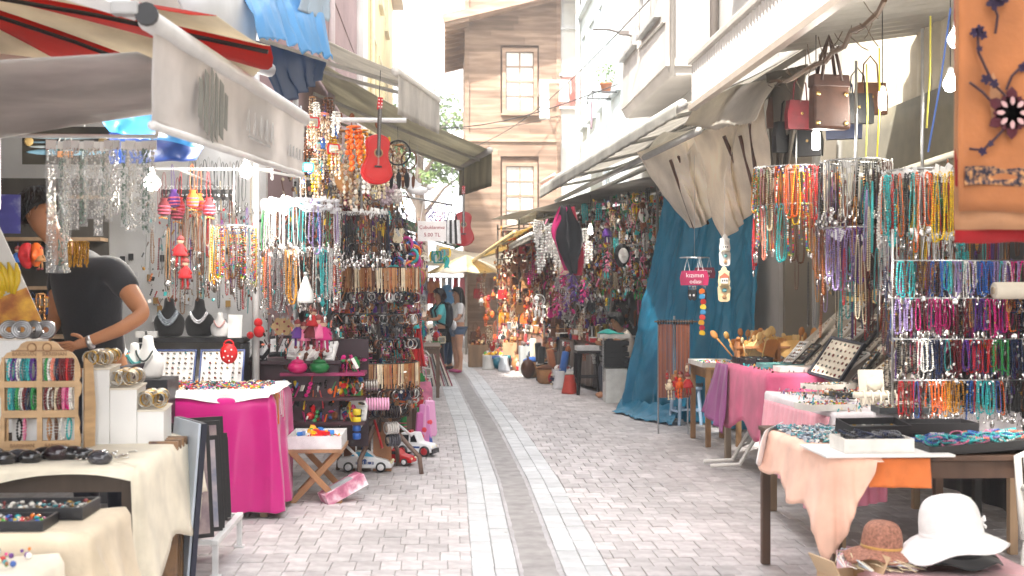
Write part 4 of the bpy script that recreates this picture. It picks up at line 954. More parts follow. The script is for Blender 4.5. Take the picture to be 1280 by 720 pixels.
# wire grid stand with bars of short strands and bracelets
D_ = thing('wire_display_stand', 'wire bar stand crowded with short bead strands above the bracelet table', 'rack')
bars = [1.76, 1.54, 1.30, 1.06]
for x in (2.66, 3.55): part(D_, 'upright', MB().tube([(x, 6.98, .86), (x, 6.98, 1.95)], .008, 6), chrome, smooth=True)
for k, z in enumerate(bars):
    part(D_, 'bar', MB().tube([(2.62, 6.86, z), (3.6, 6.86, z)], .005, 6), chrome, smooth=True); 
    for x in (2.66, 3.55): part(D_, 'bracket', MB().tube([(x, 6.98, z), (x, 6.86, z)], .004, 5), chrome)
    cols = [['turquoise', 'brown', 'blue', 'lilac', 'white', 'blue', 'lilac', 'magenta', 'green', 'navy'], ['lilac', 'maroon', 'magenta', 'magenta', 'maroon', 'purple', 'magenta', 'orange', 'black', 'black', 'tan'],
            ['black', 'white', 'navy', 'maroon', 'purple', 'red', 'green', 'navy', 'black', 'turquoise'], ['red', 'maroon', 'orange', 'amber', 'blue', 'turquoise', 'grey', 'black', 'brown', 'black']][k]
    n = 46
    for i in range(n):
        x = lerp(2.64, 3.58, (i+R(.2, .8))/n); col = cyc(cols, int(i*len(cols)/n)) if random.random() < .8 else random.choice(cols)
        neck(random.choice(SHORT), col, (x, 6.86+R(-.012, .005), z-.006), ('on the top bar of the wire stand', 'on the second bar of the wire stand', 'on the third bar of the wire stand', 'on the lowest bar of the wire stand')[k], R(-1.4, 1.4), R(.8, 1.05), 'short bead strand', 'short_bead_strand', 'bead strand')
    q = MB()
    for i in range(60): x = R(2.66, 3.55); zz = z-R(.16, .24); q.at((x, 6.87+R(-.02, .02), zz), R(-.3, .3), R(-.3, .3)); q.tube([(0, 0, 0), (0, 0, -.03)], .002, 3); q.sph((0, 0, -.035), R(.005, .010), 5, 3)
    tag(part(D_, 'clasps', q, silver), kind='stuff')
for i in range(16):
    o = ob('beaded_bracelet', random.choice(BRC), None, (R(3.25, 3.55), 6.82, 1.545), (R(-.1, .1), R(-.1, .1), R(-1, 1)), R(.9, 1.3), CN[cyc(['black', 'brown', 'tan', 'navy'], i)]); tag(o, f"{cyc(['black', 'brown', 'tan', 'navy'], i)} bracelet on the wire stand over the bracelet table", 'bracelet', 'bracelets on the wire stand over the bracelet table')
t = thing('display_roll', 'pale cylindrical bracelet roll on the wire stand', 'display roll'); part(t, 'roll', MB().at((3.35, 6.8, 1.585), ry=pi/2).lathe([(.045, -.16), (.05, -.155), (.05, .155), (.045, .16)], 20), cream, smooth=True); part(t, 'core', MB().at((3.35, 6.8, 1.585), ry=pi/2).lathe([(.02, -.17), (.02, .17)], 10), paper, (.35, .28, .2))
mass('jewellery_scatter', 'small pale earrings and rings scattered over the ring tray table', 'jewellery', 500, lambda: (R(2.36, 3.3), R(7.02, 8.5), .872+R(0, .012)), ['white', 'silver', 'cream', 'grey', 'lilac', 'turquoise', 'black', 'coral'], .004, .012)
mass('jewellery_scatter', 'small brooches and pins scattered over the raspberry cloth', 'jewellery', 420, lambda: (R(2.66, 3.4), R(9.6, 11.0), .915+R(0, .012)), ['white', 'silver', 'cream', 'grey', 'brown', 'turquoise', 'black', 'gold'], .004, .014)
for i in range(9):
    t = thing('jewellery_card', f"{('white', 'cream', 'black')[i % 3]} card of earrings lying between the ring trays", 'earring card', (R(2.4, 3.2), R(7.05, 8.4), .875), R(0, 3), 'earring cards between the ring trays'); part(t, 'card', MB().box((0, 0, .004), (.11, .08, .008)), paper, ((.74, .74, .74), (.70, .64, .54), (.02, .02, .02))[i % 3]); tag(part(t, 'earrings', MB().sph((-.03, 0, .012), .009, 6, 4).sph((.03, 0, .012), .009, 6, 4).sph((0, .02, .012), .007, 6, 4), ringmix), kind='stuff')
# ---- bags, bulbs, poles, rope
RB = [('pX',)]
p = pY(1036, 45, 8.6)
t = thing('leather_tote', 'brown leather tote bag with gold studs hanging under the fascia', 'bag', tuple(p), .15)
s_ = 8.6/1500
q = MB().poly([(-24*s_, -55*s_), (24*s_, -55*s_), (27*s_, -119*s_), (-25*s_, -119*s_)], .10); part(t, 'body', q, leather, (.075, .03, .018), bev=.02)
part(t, 'top_band', MB().poly([(-24.5*s_, -50*s_), (24.5*s_, -50*s_), (25.5*s_, -66*s_), (-25*s_, -66*s_)], .105), leather, (.06, .025, .018), bev=.01)
for s in (-1, 1):
    part(t, 'handle', MB().tube([(-14*s_, s*.05, -58*s_), (-8*s_, s*.03, -25*s_), (0, 0, 0), (8*s_, s*.03, -25*s_), (14*s_, s*.05, -58*s_)], .012, 6), leather, (.045, .02, .015), smooth=True)
    for z in (-75, -112): part(t, 'stud', MB().at((s*19*s_, -.054, z*s_), rx=pi/2).lathe([(.018, -.003), (.02, 0), (.012, .006)], 10), gold, smooth=True)
for (px, py, yy, col, sc) in ((1072, 85, 8.9, 'black', 1.0), (1000, 95, 9.3, 'maroon', 1.0), (978, 90, 9.8, 'brown', 1.1), (1088, 70, 9.3, 'brown', 1.1), (985, 120, 9.6, 'black', 1.1), (1010, 130, 9.5, 'black', 1.0), (1055, 95, 9.4, 'navy', 1.2)):
    p = pY(px, py, yy); o = ob('shoulder_bag', LIB['bag'], None, p, (0, 0, R(-.6, .6)), sc, CN[col]); tag(o, f'{col} shoulder bag hanging {("beside the studded leather tote", "behind the studded leather tote")[yy > 9.25]}', 'bag', 'bags hanging under the fascia')
pow_ = 7
lamp_bulb(pY(1103, 125, 8.5), 'lit spiral bulb hanging on a yellow cord above the bead carousels', .9, tube=True, power=pow_)
lamp_bulb(pY(1020, 175, 9.0), 'lit spiral bulb hanging just below the leather tote', .7, tube=True, power=pow_)
lamp_bulb(pY(1196, 48, 6.6), 'lit pear-shaped bulb beside the embroidered cloth', .5, r=.05, power=5)
lamp_bulb(pY(1188, 104, 7.6), 'lit bulb under a small white shade by the embroidered cloth', .5, power=4)
rope = MB(); a, b = pY(960, 105, 10.0), pY(1110, 0, 6.6)
rope.tube([a.lerp(b, k/14)+Vector((R(-.02, .02), 0, R(-.02, .02)-.1*sin(pi*k/14))) for k in range(15)], .018, 6)
ro = solo(rope, 'hanging_rope', cloth, 'frayed brown rope strung below the corrugated fascia', 'rope', color='6a5440')
q = MB()
for k in range(40):
    p = a.lerp(b, R(0, 1)); p.z -= .07; d = Vector((R(-.1, .1), R(-.1, .1), R(-.15, .12))); q.tube([p, p+d*.6, p+d+Vector((0, 0, .02))], .0035, 4)
tag(part(ro, 'loose_hooks', q, cloth, '5a4a3a'), kind='stuff')
for i, (px0, py0, px1, py1, yy, col) in enumerate(((1099, 60, 1096, 200, 8.4, 'e0d22a'), (1163, 20, 1158, 160, 7.5, 'c9c04a'), (1188, 10, 1160, 190, 7.2, '4a6ab0'), (1083, 80, 1082, 200, 8.6, 'a0a04a'))):
    solo(MB().tube([pY(px0, py0, yy), pY((px0+px1)/2+2, (py0+py1)/2, yy), pY(px1, py1, yy)], .006, 5), 'tied_rope', cloth, ('bright yellow cord by the spiral bulb', 'dull yellow cord near the shaded lamp', 'blue cord running to the white-topped carousel', 'olive cord behind the spiral bulb')[i], 'rope', color=col)
solo(MB().tube([(4.1, 6.0, 2.33), (3.2, 8.9, 2.33)], .02, 8), 'hanging_pole', wood, 'brown horizontal pole across the canvas backdrop', 'pole', color='5a4632', smooth=True)
solo(MB().tube([(4.05, 5.8, 2.75), (3.3, 9.2, 2.42)], .03, 8), 'white_pole', enamel, 'pale slanting pole across the canvas backdrop', 'pole', color='b9b6a8', smooth=True)
# ---- embroidered orange cloths at the right edge
def tow(dx, dy, zb, zt, x0, x1, sd):
    def f(u, v): return (lerp(x0, x1, u)+dx, 3.98+dy+.015*sin(u*9+sd)+.01*N(u*3, v*2, sd), lerp(zt, zb, v)+.008*N(u*4, 0, sd))
    return MB().sheet(f, 24, 24)
t = thing('embroidered_hanging', 'orange cloth hanging with dark floral embroidery and patterned band', 'textile')
part(t, 'cloth', tow(0, 0, 1.86, 2.75, 1.745, 2.35, 0), cloth, 'ab6c40', smooth=True, thick=.004)
band_c = mat('embroidered_band', (.03, .03, .06), rough=.9, var=.9, scale=70, col2=(.30, .15, .06))
part(t, 'patterned_band', tow(0, -.007, 1.948, 2.012, 1.765, 2.35, 0), band_c, smooth=True, thick=.003)
flow = MB()
def petal(c, a, l, w): flow.at((c[0], 3.965, c[1]), 0, -a, 0).poly([(0, 0), (l*.35, w), (l*.8, w*.8), (l, 0), (l*.8, -w*.8), (l*.35, -w)], .004)
fc = pY(1262, 142, 3.98); fcx, fcz = fc.x, fc.z
for i in range(12): petal((fcx, fcz), i*.524, .09 if i % 2 else .065, .022)
part(t, 'flower', flow, cloth, '4a1220')
flow = MB()
for (px, py, r) in ((1222, 38, .018), (1226, 45, .018), (1216, 42, .018), (1222, 62, .012), (1230, 100, .02), (1240, 105, .018), (1226, 190, .016), (1236, 180, .012), (1277, 85, .02), (1240, 4, .03), (1250, 0, .025)):
    p = pY(px, py, 3.98)
    flow = MB()
    for i in range(5): petal((p.x, p.z), i*1.257+px, r, r*.35)
    part(t, 'flower', flow, cloth, '2a1a3a')
vine = MB()
for pts in ([(1222, 45), (1223, 65), (1232, 85), (1242, 105), (1255, 118), (1262, 140)], [(1212, 103), (1228, 115), (1240, 128), (1258, 138)], [(1258, 112), (1265, 95), (1275, 85), (1284, 80)], [(1212, 186), (1228, 188), (1245, 172), (1258, 158)], [(1240, 0), (1247, 20), (1244, 42)]):
    vine.tube([pY(a, b, 3.97) for a, b in pts], .005, 5)
part(t, 'vine', vine, cloth, '3a2028')
flow = MB()
for i in range(8): petal((fcx+.025*cos(i*.785), fcz+.025*sin(i*.785)), i*.785, .03, .008)
part(t, 'petal_highlights', flow, cloth, 'c8a0a0', loc=(0, -.006, 0))
solo(tow(0, .03, 1.80, 2.75, 1.75, 2.35, 2), 'plain_peach_hanging', cloth, 'plain peach cloth hanging behind the embroidered one', 'textile', color='b88660', smooth=True, thick=.004)
solo(tow(0, .06, 1.755, 2.75, 1.752, 2.35, 4), 'red_hanging', cloth, 'bright red cloth hem showing below the peach cloth', 'textile', color='a01018', smooth=True, thick=.004)
solo(MB().tube([(1.70, 4.01, 2.77), (2.5, 4.01, 2.77)], .014, 8), 'clothes_rail', chrome, 'metal rail carrying the embroidered cloths', 'rail', smooth=True)
# ================================================================ RIGHT: fascia, awnings, drapes
t = thing('corrugated_fascia', 'white ribbed metal fascia panel over the bead stall', 'fascia')
def fas(u, v): yy = lerp(4.6, 10.5, u); return (2.2+.012*(1 if (yy*12) % 1 < .5 else -1), yy, 3.21+.36*v)
part(t, 'ribbed_panel', MB().sheet(fas, 280, 2), enamel, (.70, .68, .65), thick=.004)
part(t, 'lower_edge', MB().box((2.19, 7.55, 3.19), (.06, 5.9, .05)), enamel, (.42, .36, .30)); part(t, 'upper_edge', MB().box((2.19, 7.55, 3.6), (.07, 5.94, .06)), enamel, (.45, .42, .38), bev=.01)
part(t, 'roof_sheet', MB().sheet(lambda u, v: (lerp(2.24, 4.3, v), lerp(4.6, 10.6, u), lerp(3.62, 3.9, v)+.015*sin(u*180)), 200, 1), enamel, (.5, .48, .44), thick=.004)
t = thing('retractable_awning', 'long grey retractable awning over the right stalls below the concrete bay', 'awning')
a0, a1 = Vector((2.13, 10.6, 3.24)), Vector((1.78, 21.5, 3.40)); b0, b1 = Vector((3.55, 10.6, 3.95)), Vector((3.55, 21.5, 4.05))
def aw(u, v): p = a0.lerp(a1, u).lerp(b0.lerp(b1, u), v); p.z -= .06*sin(pi*v)+.01*sin(u*50)*sin(pi*v); return p
part(t, 'canvas', MB().sheet(aw, 60, 10), canvas, (.66, .64, .60), smooth=True, thick=.004)
part(t, 'front_bar', MB().tube([a0, a1], .05, 8), enamel, (.55, .54, .51), smooth=True); part(t, 'roller', MB().tube([b0, b1], .07, 8), enamel, (.30, .29, .27), smooth=True)
for k in range(5):
    u = .06+.22*k; p, q_ = a0.lerp(a1, u), b0.lerp(b1, u); m_ = p.lerp(q_, .5)+Vector((0, .5, -.18)); part(t, 'folding_arm', MB().tube([p+Vector((0, 0, -.05)), m_, q_+Vector((0, 0, -.25))], .025, 6), enamel, (.42, .41, .39))
part(t, 'valance', curtain(a0+Vector((-.055, 0, 0)), a1+Vector((-.055, 0, 0)), a1+Vector((-.06, 0, -.20)), a0+Vector((-.06, 0, -.12)), 24, .008, (1, 0, 0), 120, 4, 1), canvas, (.50, .49, .45), smooth=True, thick=.003)
q = MB()
for k in range(2): part(t, 'lower_beam', MB().tube([(2.3+.5*k, 10.7, 3.02+.12*k), (2.0+.55*k, 21.3, 3.15+.1*k)], .035, 6), enamel, (.38, .37, .35), smooth=True)
# cream scalloped drapes
def scallop(A, B, drop, color, label, ns=9, out=(-.25, -.05)):
    A, B = Vector(A), Vector(B); t = thing('scalloped_canopy', label, 'canopy')
    def f(u, v):
        p = A.lerp(B, u); d = drop*v-(.02*abs(sin(ns*4*pi*u)) if v > .95 else 0)
        return (p.x+out[0]*v+.03*sin(u*11)*v, p.y+out[1]*v, p.z-d*(.55+.45*v)+.03*N(u*5, v*2)*v-.05*sin(pi*u))
    part(t, 'cover', MB().sheet(f, 90, 10), canvas, color, smooth=True, thick=.004); return t
t = scallop(pY(890, 150, 12.3), pY(830, 165, 13.6), .35, 'f6f2ea', 'cream scalloped canopy over the blue tarp stall'); 
t = thing('cream_canopy_drape', 'cream canvas drape bunched over brown sticks above the blue tarp', 'drape')
def dr1(u, v):
    A, B = pY(796, 190, 13.2), pY(880, 160, 12.0); C, D = pY(905, 250, 12.2), pY(862, 285, 13.0)
    p = A.lerp(B, u).lerp(D.lerp(C, u), v); p.y += .12*sin(u*8+v*3)+.05*sin(u*27+v*4)*(.3+v)+.08*N(u*5, v*5); p.z -= .10*sin(pi*u)*v; return p
part(t, 'canvas', MB().sheet(dr1, 70, 34), canvas, 'f8f2e8', smooth=True, thick=.004)
for i, (p0, p1) in enumerate(((pY(838, 200, 12.6), pY(868, 285, 12.9)), (pY(848, 195, 12.5), pY(885, 280, 12.8)), (pY(856, 195, 12.5), pY(893, 272, 12.7)))): part(t, 'stick', MB().tube([p0, p1], .018, 6), wood, (.10, .045, .03), smooth=True)
t = thing('cream_hanging_drape', 'cream canvas curtain gathered beside the bead carousel under the scalloped canopy', 'drape')
def dr2(u, v):
    A, B = pY(870, 170, 11.6), pY(960, 95, 10.0); C, D = pY(955, 245, 10.4), pY(905, 300, 11.8)
    p = A.lerp(B, u).lerp(D.lerp(C, u), v); p.y += .14*sin(u*9+v*2+1)+.05*sin(u*31+v*5)*(.3+v)+.08*N(u*5, v*5, 3); p.x += .05*sin(v*6+u*3); return p
part(t, 'canvas', MB().sheet(dr2, 80, 36), canvas, 'f4ecdf', smooth=True, thick=.004)
for i, (p0, p1) in enumerate(((pY(905, 170, 10.9), pY(938, 250, 11.0)), (pY(925, 170, 10.6), pY(945, 250, 10.8)), (pY(935, 130, 10.3), pY(948, 250, 10.6)))): part(t, 'stick', MB().tube([p0, p1], .018, 6), wood, (.10, .045, .03), smooth=True)
scallop(pY(985, 88, 9.6), pY(893, 105, 11.4), .42, 'd8d2c8', 'pale scalloped canopy between the fascia and the cream drape', 9, (-.28, -.05))
solo(curtain(pY(958, 92, 9.9), pY(1010, 80, 9.1), pY(985, 215, 9.6), pY(965, 225, 9.9), 3, .05, (.3, 1, 0), 30, 20, 4), 'grey_canvas_bundle', canvas, 'dirty grey canvas bundle hanging behind the bags', 'drape', color='8a8378', smooth=True, thick=.004)
# blue tarpaulin
t = thing('blue_tarpaulin', 'crumpled turquoise blue tarpaulin hanging to the ground beside the spoon table', 'tarpaulin')
def bt(u, v):
    tl, tr = Vector((2.66, 14.3, 2.75)), Vector((3.55, 13.2, 2.6)); br, bl = Vector((3.4, 13.0, .02)), Vector((2.30, 15.4, .02))
    p = tl.lerp(tr, u).lerp(bl.lerp(br, u), v); k = sin(u*26+2.5*N(u*4, v*1.5, 2))
    n = Vector((-.8, -.6, 0)); p += n*(.055*k*(.35+.65*v)+.03*sin(u*61+3*N(u*6, v, 4))*(.3+.7*v)+.10*N(u*4, v*1.2, 7)+.045*N(u*12, v*5, 1)+.022*N(u*40, v*22, 3)); p.z += (.03*N(u*9, 1) if v > .9 else 0); return p
part(t, 'sheet', MB().sheet(bt, 150, 110), tarp, (.03, .245, .41), smooth=True, thick=.003)
def btp(u, v): a = lerp(0, 1, u); p = Vector((2.30, 15.45, 0)).lerp(Vector((2.75, 14.0, 0)), u); return (p.x-.16*v+.05*sin(u*9), p.y-.25*v, max(.006, .16*(1-v)**2+.05*abs(N(u*7, v*5, 4))*(1-v*.6)+.03*abs(sin(u*21+v*5))))
part(t, 'trailing_hem', MB().sheet(btp, 50, 16), tarp, (.03, .22, .37), smooth=True, thick=.003)
# hanging plaques and letters in front of the tarp
p = pY(868, 322, 11.6)
t = thing('plaque_hoop', 'metal hoop carrying the pink room signs', 'hoop'); part(t, 'hoop', MB().torus((p.x, p.y, p.z), .14, .005, 20, 5, 'Z'), chrome, smooth=True); part(t, 'wire', MB().tube([p+Vector((0, 0, 1.0)), p], .002, 4), chrome)
for k, (dx, dy, s) in enumerate(((-.02, -.14, 1), (.09, -.08, .75))):
    lab = ('pink room sign with white lettering hanging on the hoop', 'smaller dark pink room sign behind the first one')[k]
    t = thing('room_sign', lab, 'sign', (p.x+dx, p.y+dy, p.z), R(-.2, .1), sc=s)
    for x in (-.08, .05): part(t, 'string', MB().tube([(x-.03, 0, -.15), (x, 0, 0), (x+.03, 0, -.15)], .003, 4), cloth, (.8, .8, .8))
    part(t, 'board', MB().poly([(-.13, -.13), (.11, -.13), (.13, -.20), (.12, -.27), (-.14, -.27), (-.15, -.2)], .012), paint, ('b02558', '6a1f38')[k])
    lettering(t, 'kızımın', .062, (-.005, -.008, -.175), (pi/2, 0, 0), (.85, .85, .85)); lettering(t, 'odası', .055, (0, -.008, -.235), (pi/2, 0, 0), (.85, .85, .85))
def house_plaque(px, py, yy, h, body, trim, label):
    p = pY(px, py, yy); t = thing('house_plaque', label, 'plaque', tuple(p)); s = h
    part(t, 'string', MB().tube([(0, 0, 0), (0, 0, .5)], .002, 4), cloth, (.7, .7, .7))
    out = [(-.14, -.22), (-.16, -.16), (-.09, -.14), (-.06, -.06), (0, 0), (.06, -.06), (.09, -.14), (.16, -.16), (.14, -.22), (.17, -.45), (.15, -.55), (.18, -.62), (.16, -.95), (.10, -1), (-.10, -1), (-.16, -.95), (-.18, -.62), (-.15, -.55), (-.17, -.45)]
    part(t, 'board', MB().poly([(a*s, b*s) for a, b in out], .018), paint, body, bev=.004)
    part(t, 'roof', MB().poly([(-.13*s, -.30*s), (0, -.2*s), (.13*s, -.30*s), (.13*s, -.34*s), (-.13*s, -.34*s)], .02, c=-.014), paint, trim)
    part(t, 'house_front', MB().box((0, -.014, -.42*s), (.2*s, .02, .15*s)), paint, (.80, .78, .74))
    for x in (-.06, 0, .06): part(t, 'window', MB().box((x*s, -.026, -.41*s), (.03*s, .006, .05*s)), blackp)
    part(t, 'shelf', MB().box((0, -.02, -.56*s), (.26*s, .05, .015*s)), paint, (.2, .15, .08)); part(t, 'figure', MB().at((0, -.02, -.68*s)).sph((0, 0, 0), .06*s, 8, 6, (1.2, .5, 1)), paint, (.15, .4, .42))
    part(t, 'medallion', MB().at((0, -.014, -.86*s), rx=pi/2).lathe([(.05*s, -.006), (.06*s, 0), (.04*s, .008)], 12), wood, (.35, .2, .1)); return t
house_plaque(906, 292, 10.9, .30, (.72, .71, .68), (.62, .60, .56), 'white house-shaped souvenir plaque in clear film')
house_plaque(905, 332, 10.8, .33, (.74, .60, .36), (.50, .16, .10), 'cream house-shaped plaque with red roof below the white one')
p = pY(878, 360, 11.4)
t = thing('letter_garland', 'string of coloured wooden letters hanging before the blue tarp', 'garland', tuple(p))
part(t, 'cord', MB().tube([(0, 0, .1), (0, 0, -.46)], .002, 4), cloth, (.1, .1, .1))
for i in range(9): part(t, 'letter', MB().at((R(-.01, .01), 0, -.03-.05*i), 0, R(-.3, .3), R(-.5, .5)).poly([(-.028, -.02), (-.01, -.026), (.026, -.02), (.03, .004), (.012, .024), (-.02, .022), (-.032, .0)], .014), paint, cyc(['e0702a', '3f8fc0', 'c93a34', 'e2c23a', '3f8fc0', 'c93a34', 'e2b03a', 'c93a5a', 'e2c23a'], i), bev=.003)
for i in range(5): hang('key', 'black', (p.x+R(-.12, .14), p.y+R(-.05, .1), p.z+.02), 'hanging beside the letter garland', sc=1.5)
# bamboo roll blinds on a rod
t = thing('bamboo_blind_rack', 'brown slatted bamboo blinds hanging on a rod with black rings', 'blind rack')
ya = 13.0
for k, (x0_, x1_) in enumerate(((823, 841), (845, 862))):
    a, b = pY(x0_, 405, ya), pY(x1_, 497, ya)
    n = 9
    for i in range(n): xx = lerp(a.x, b.x, (i+.5)/n); part(t, 'slat', MB().box((xx, ya+R(-.004, .004), (a.z+b.z)/2), ((b.x-a.x)/n-.003, .006, a.z-b.z)), wood, cyc(['8a4f34', '9c5c3c', '7c4530'], i+k))
a, b = pY(818, 402, ya), pY(872, 402, ya); part(t, 'rod', MB().tube([a, b], .010, 6), wood, (.2, .12, .08)); part(t, 'post', MB().tube([pY(843, 395, ya+.03), pY(843, 500, ya+.03)], .012, 6), chrome)
for i in range(14): xx = lerp(a.x+.04, b.x-.06, i/13); part(t, 'ring', MB().torus((xx, ya, a.z-.005), .024, .006, 10, 5, 'X'), blackp)
for s in (0, 1): xx = (a.x+.05, b.x-.1)[s]; part(t, 'leg', MB().tube([(xx, ya+.03, a.z), (xx, ya+.05, 0)], .010, 5), chrome)
# light blue plastic stool with tray, bin, wooden benches with toys
def stool(loc, h, w, color, label, rz=0, m=plastic, lr=.02):
    t = thing('stool', label, 'stool', loc, rz); part(t, 'seat', MB().box((0, 0, h-.02), (w, w, .04)), m, color, bev=.01)
    for x in (-1, 1):
        for y in (-1, 1): part(t, 'leg', MB().tube([(x*w*.38, y*w*.38, h-.04), (x*w*.46, y*w*.46, 0)], [lr*1.2, lr], 4 if m is paint else 8), m, color)
        part(t, 'stretcher', MB().box((x*w*.42, 0, h*.35), (.02, w*.8, .025)), m, color); part(t, 'stretcher', MB().box((0, x*w*.42, h*.40), (w*.8, .02, .025)), m, color)
    return t
p = pZ(857, 530); stool((p.x, p.y, 0), .45, .30, 'a8c0d8', 'light blue plastic stool holding a small dark tray', .2)
tray((p.x, p.y, .452), .36, .26, .03, (.06, .065, .075), 'loose', 'small dark tray on the light blue stool', nx=7, ny=5, pad=white, fill=ringmix)
p = pZ(832, 520); t = thing('plastic_bin', 'translucent white plastic bin beside the blue tarp', 'bin', (p.x, p.y, 0))
part(t, 'tub', MB().lathe([(.10, 0), (.12, .01), (.15, .25), (.16, .26), (.145, .245), (.11, .02)], 16), plastic, (.70, .70, .70), smooth=True); q = MB()
for i in range(14): q.at((R(-.08, .08), R(-.08, .08), R(.12, .26)), R(0, 3), R(0, 3)).box((0, 0, 0), (.08, .05, .02))
tag(part(t, 'contents', q, mixmat('bin_mix', ['c9486a', 'd8d0d0', 'b8a0a0', 'e0c8c8'], .5)), kind='stuff')
for k, (px, py, w, h, lab) in enumerate(((880, 512, .42, .36, 'low rough wooden bench of toys beside the plastic stool'), (905, 525, .45, .42, 'rough wooden bench with a red tray of toys by the purple cloth'))):
    p = pZ(px, py); t = thing('wooden_bench', lab, 'bench', (p.x+.1, p.y+.1, 0))
    part(t, 'plank_top', MB().box((0, 0, h-.02), (w, .5, .04)), wood, (.30, .20, .12), bev=.004)
    for x in (-1, 1):
        for y in (-1, 1): part(t, 'leg', MB().box((x*(w/2-.05), y*.2, (h-.04)/2), (.06, .06, h-.04)), wood, (.26, .18, .11))
    tray((p.x+.1, p.y+.1, h+.001), w*.95, .48, .04, ((.60, .55, .45), (.35, .03, .05))[k], 'loose', ('pale tray of bright toys on the low bench', 'red tray of bright toys on the rough bench')[k], nx=12, ny=8, fill=mixtoy, pad=white)
table('small wooden table with a white tray of trinkets before the tarp', 2.62, 3.0, 11.9, 12.7, .80, (.30, .17, .08))
tray((2.80, 12.3, .80), .40, .7, .04, (.74, .73, .70), 'loose', 'white tray of red and green trinkets before the blue tarp', nx=14, ny=8, fill=mixtoy, pad=white)
for i in range(10): hang(cyc(['puppet', 'doll', 'key'], i), cyc(['red', 'tan', 'cream', 'orange'], i), (2.42+R(-.1, .15), 12.6+R(-.3, .3), .72+R(-.05, .1)), 'hanging off the small table before the tarp')
# ================================================================ LEFT: awnings
alu = (.70, .69, .68)
t = thing('near_awning', 'pale grey retractable awning with printed white valance at the left', 'awning'); t.name = 'retractable_awning'
P1, P2, Q1, Q2 = Vector((-1.1, 4.55, 2.6)), Vector((-.83, 7.14, 2.6)), Vector((-3.3, 4.7, 2.52)), Vector((-3.2, 7.2, 2.5))
Q2 = Vector((-3.3, 6.4, 2.20)); P2c = Vector((-.92, 6.4, 2.62))
def aA(u, v): p = P1.lerp(P2c, u).lerp(Q1.lerp(Q2, u), v); p.z += .07*sin(pi*v)*u -.05*sin(pi*v)+.015*sin(v*14+u*3)*sin(pi*u)-.02*sin(pi*u); return p+Vector((-.04, 0, -.02-.10*(1-u)*(1-v)))
part(t, 'canvas', MB().sheet(aA, 30, 30), canvas, (.60, .585, .57), smooth=True, thick=.004)
part(t, 'front_roller', MB().tube([P1, P2], .042, 14), enamel, (.68, .67, .66), smooth=True)
part(t, 'roller_cap', MB().tube([P1+Vector((.008, -.07, .010)), P1+Vector((.006, -.045, .008))], .043, 12), blackp)
part(t, 'bracket', MB().box((-1.17, 4.5, 2.63), (.10, .06, .05)), enamel, (.4, .4, .4), bev=.008)
part(t, 'roller_cap', MB().tube([P2, P2+Vector((-.002, .03, 0))], .044, 12), enamel, (.6, .6, .6), smooth=True)
vo = Vector((.012, 0, 0)); B1_, B2_ = Vector((-1.1, 4.6, 2.215)), Vector((-.83, 7.1, 2.265))
part(t, 'valance', curtain(P1+vo+Vector((0, .03, -.02)), P2+vo+Vector((0, -.02, -.02)), B2_, B1_, 5, .010, (1, -.1, 0), 90, 14, 3), canvas, (.78, .755, .74), smooth=True, thick=.003)
part(t, 'bottom_rod', MB().tube([B1_, B2_], .017, 10), enamel, (.74, .73, .72), smooth=True)
for k in (.0, .8): a = P1.lerp(P2, k*.9); b = Q1.lerp(Q2, k); part(t, 'folding_arm', MB().tube([a+Vector((-.04, 0, .03)), b+Vector((1.0, -.35, .42)), b+Vector((.1, -.3, .5))], .035, 4), enamel, alu)
# printed emblem and lettering on the valance (raised a millimetre)
ax = (P2-P1).normalized(); ang = atan2(ax.y, ax.x)
def on_val(s, z): p = P1.lerp(P2, s); return (p.x+.028, p.y, z)
em = MB(); 
ex = MB().at(on_val(.28, 2.395), pi/2, 0, ang)
for k, (x, w, h) in enumerate(((-.19, .05, .15), (-.11, .05, .23), (-.03, .035, .27), (.035, .04, .25), (.11, .06, .22), (.18, .045, .14))):
    ex.poly([(x-w/2, -h*.55), (x+w/2, -h*.62), (x+w/2+.015, h*.5), (x-w/2+.015, h*.58)], .003, 'Z')
tag(part(t, 'emblem', ex, paint, (.16, .165, .15)), kind='stuff')
for body, s, z, sz in (('SİLO', .28, 2.395, .17), ('BAZAAR', .55, 2.40, .10)): pass
em = MB().at(on_val(.58, 2.33), pi/2, 0, ang).box((0, 0, 0), (.42, .012, .003)); part(t, 'underline', em, paint, (.35, .34, .34))
for k in range(5): part(t, 'letter', MB().at(on_val(.50+.045*k, 2.40), pi/2, .15, ang).poly([(-.03, -.05), (-.015, -.05), (0, .03), (.015, -.05), (.03, -.05), (.008, .06), (-.008, .06)], .003, 'Z'), paint, (.48, .47, .46))
for k in range(5): part(t, 'letter', MB().at(on_val(.83+.03*k, 2.36), pi/2, .15, ang).poly([(-.025, -.035), (.0, -.02), (.025, -.03), (.012, .04), (-.012, .03)], .003, 'Z'), paint, (.35, .34, .34))
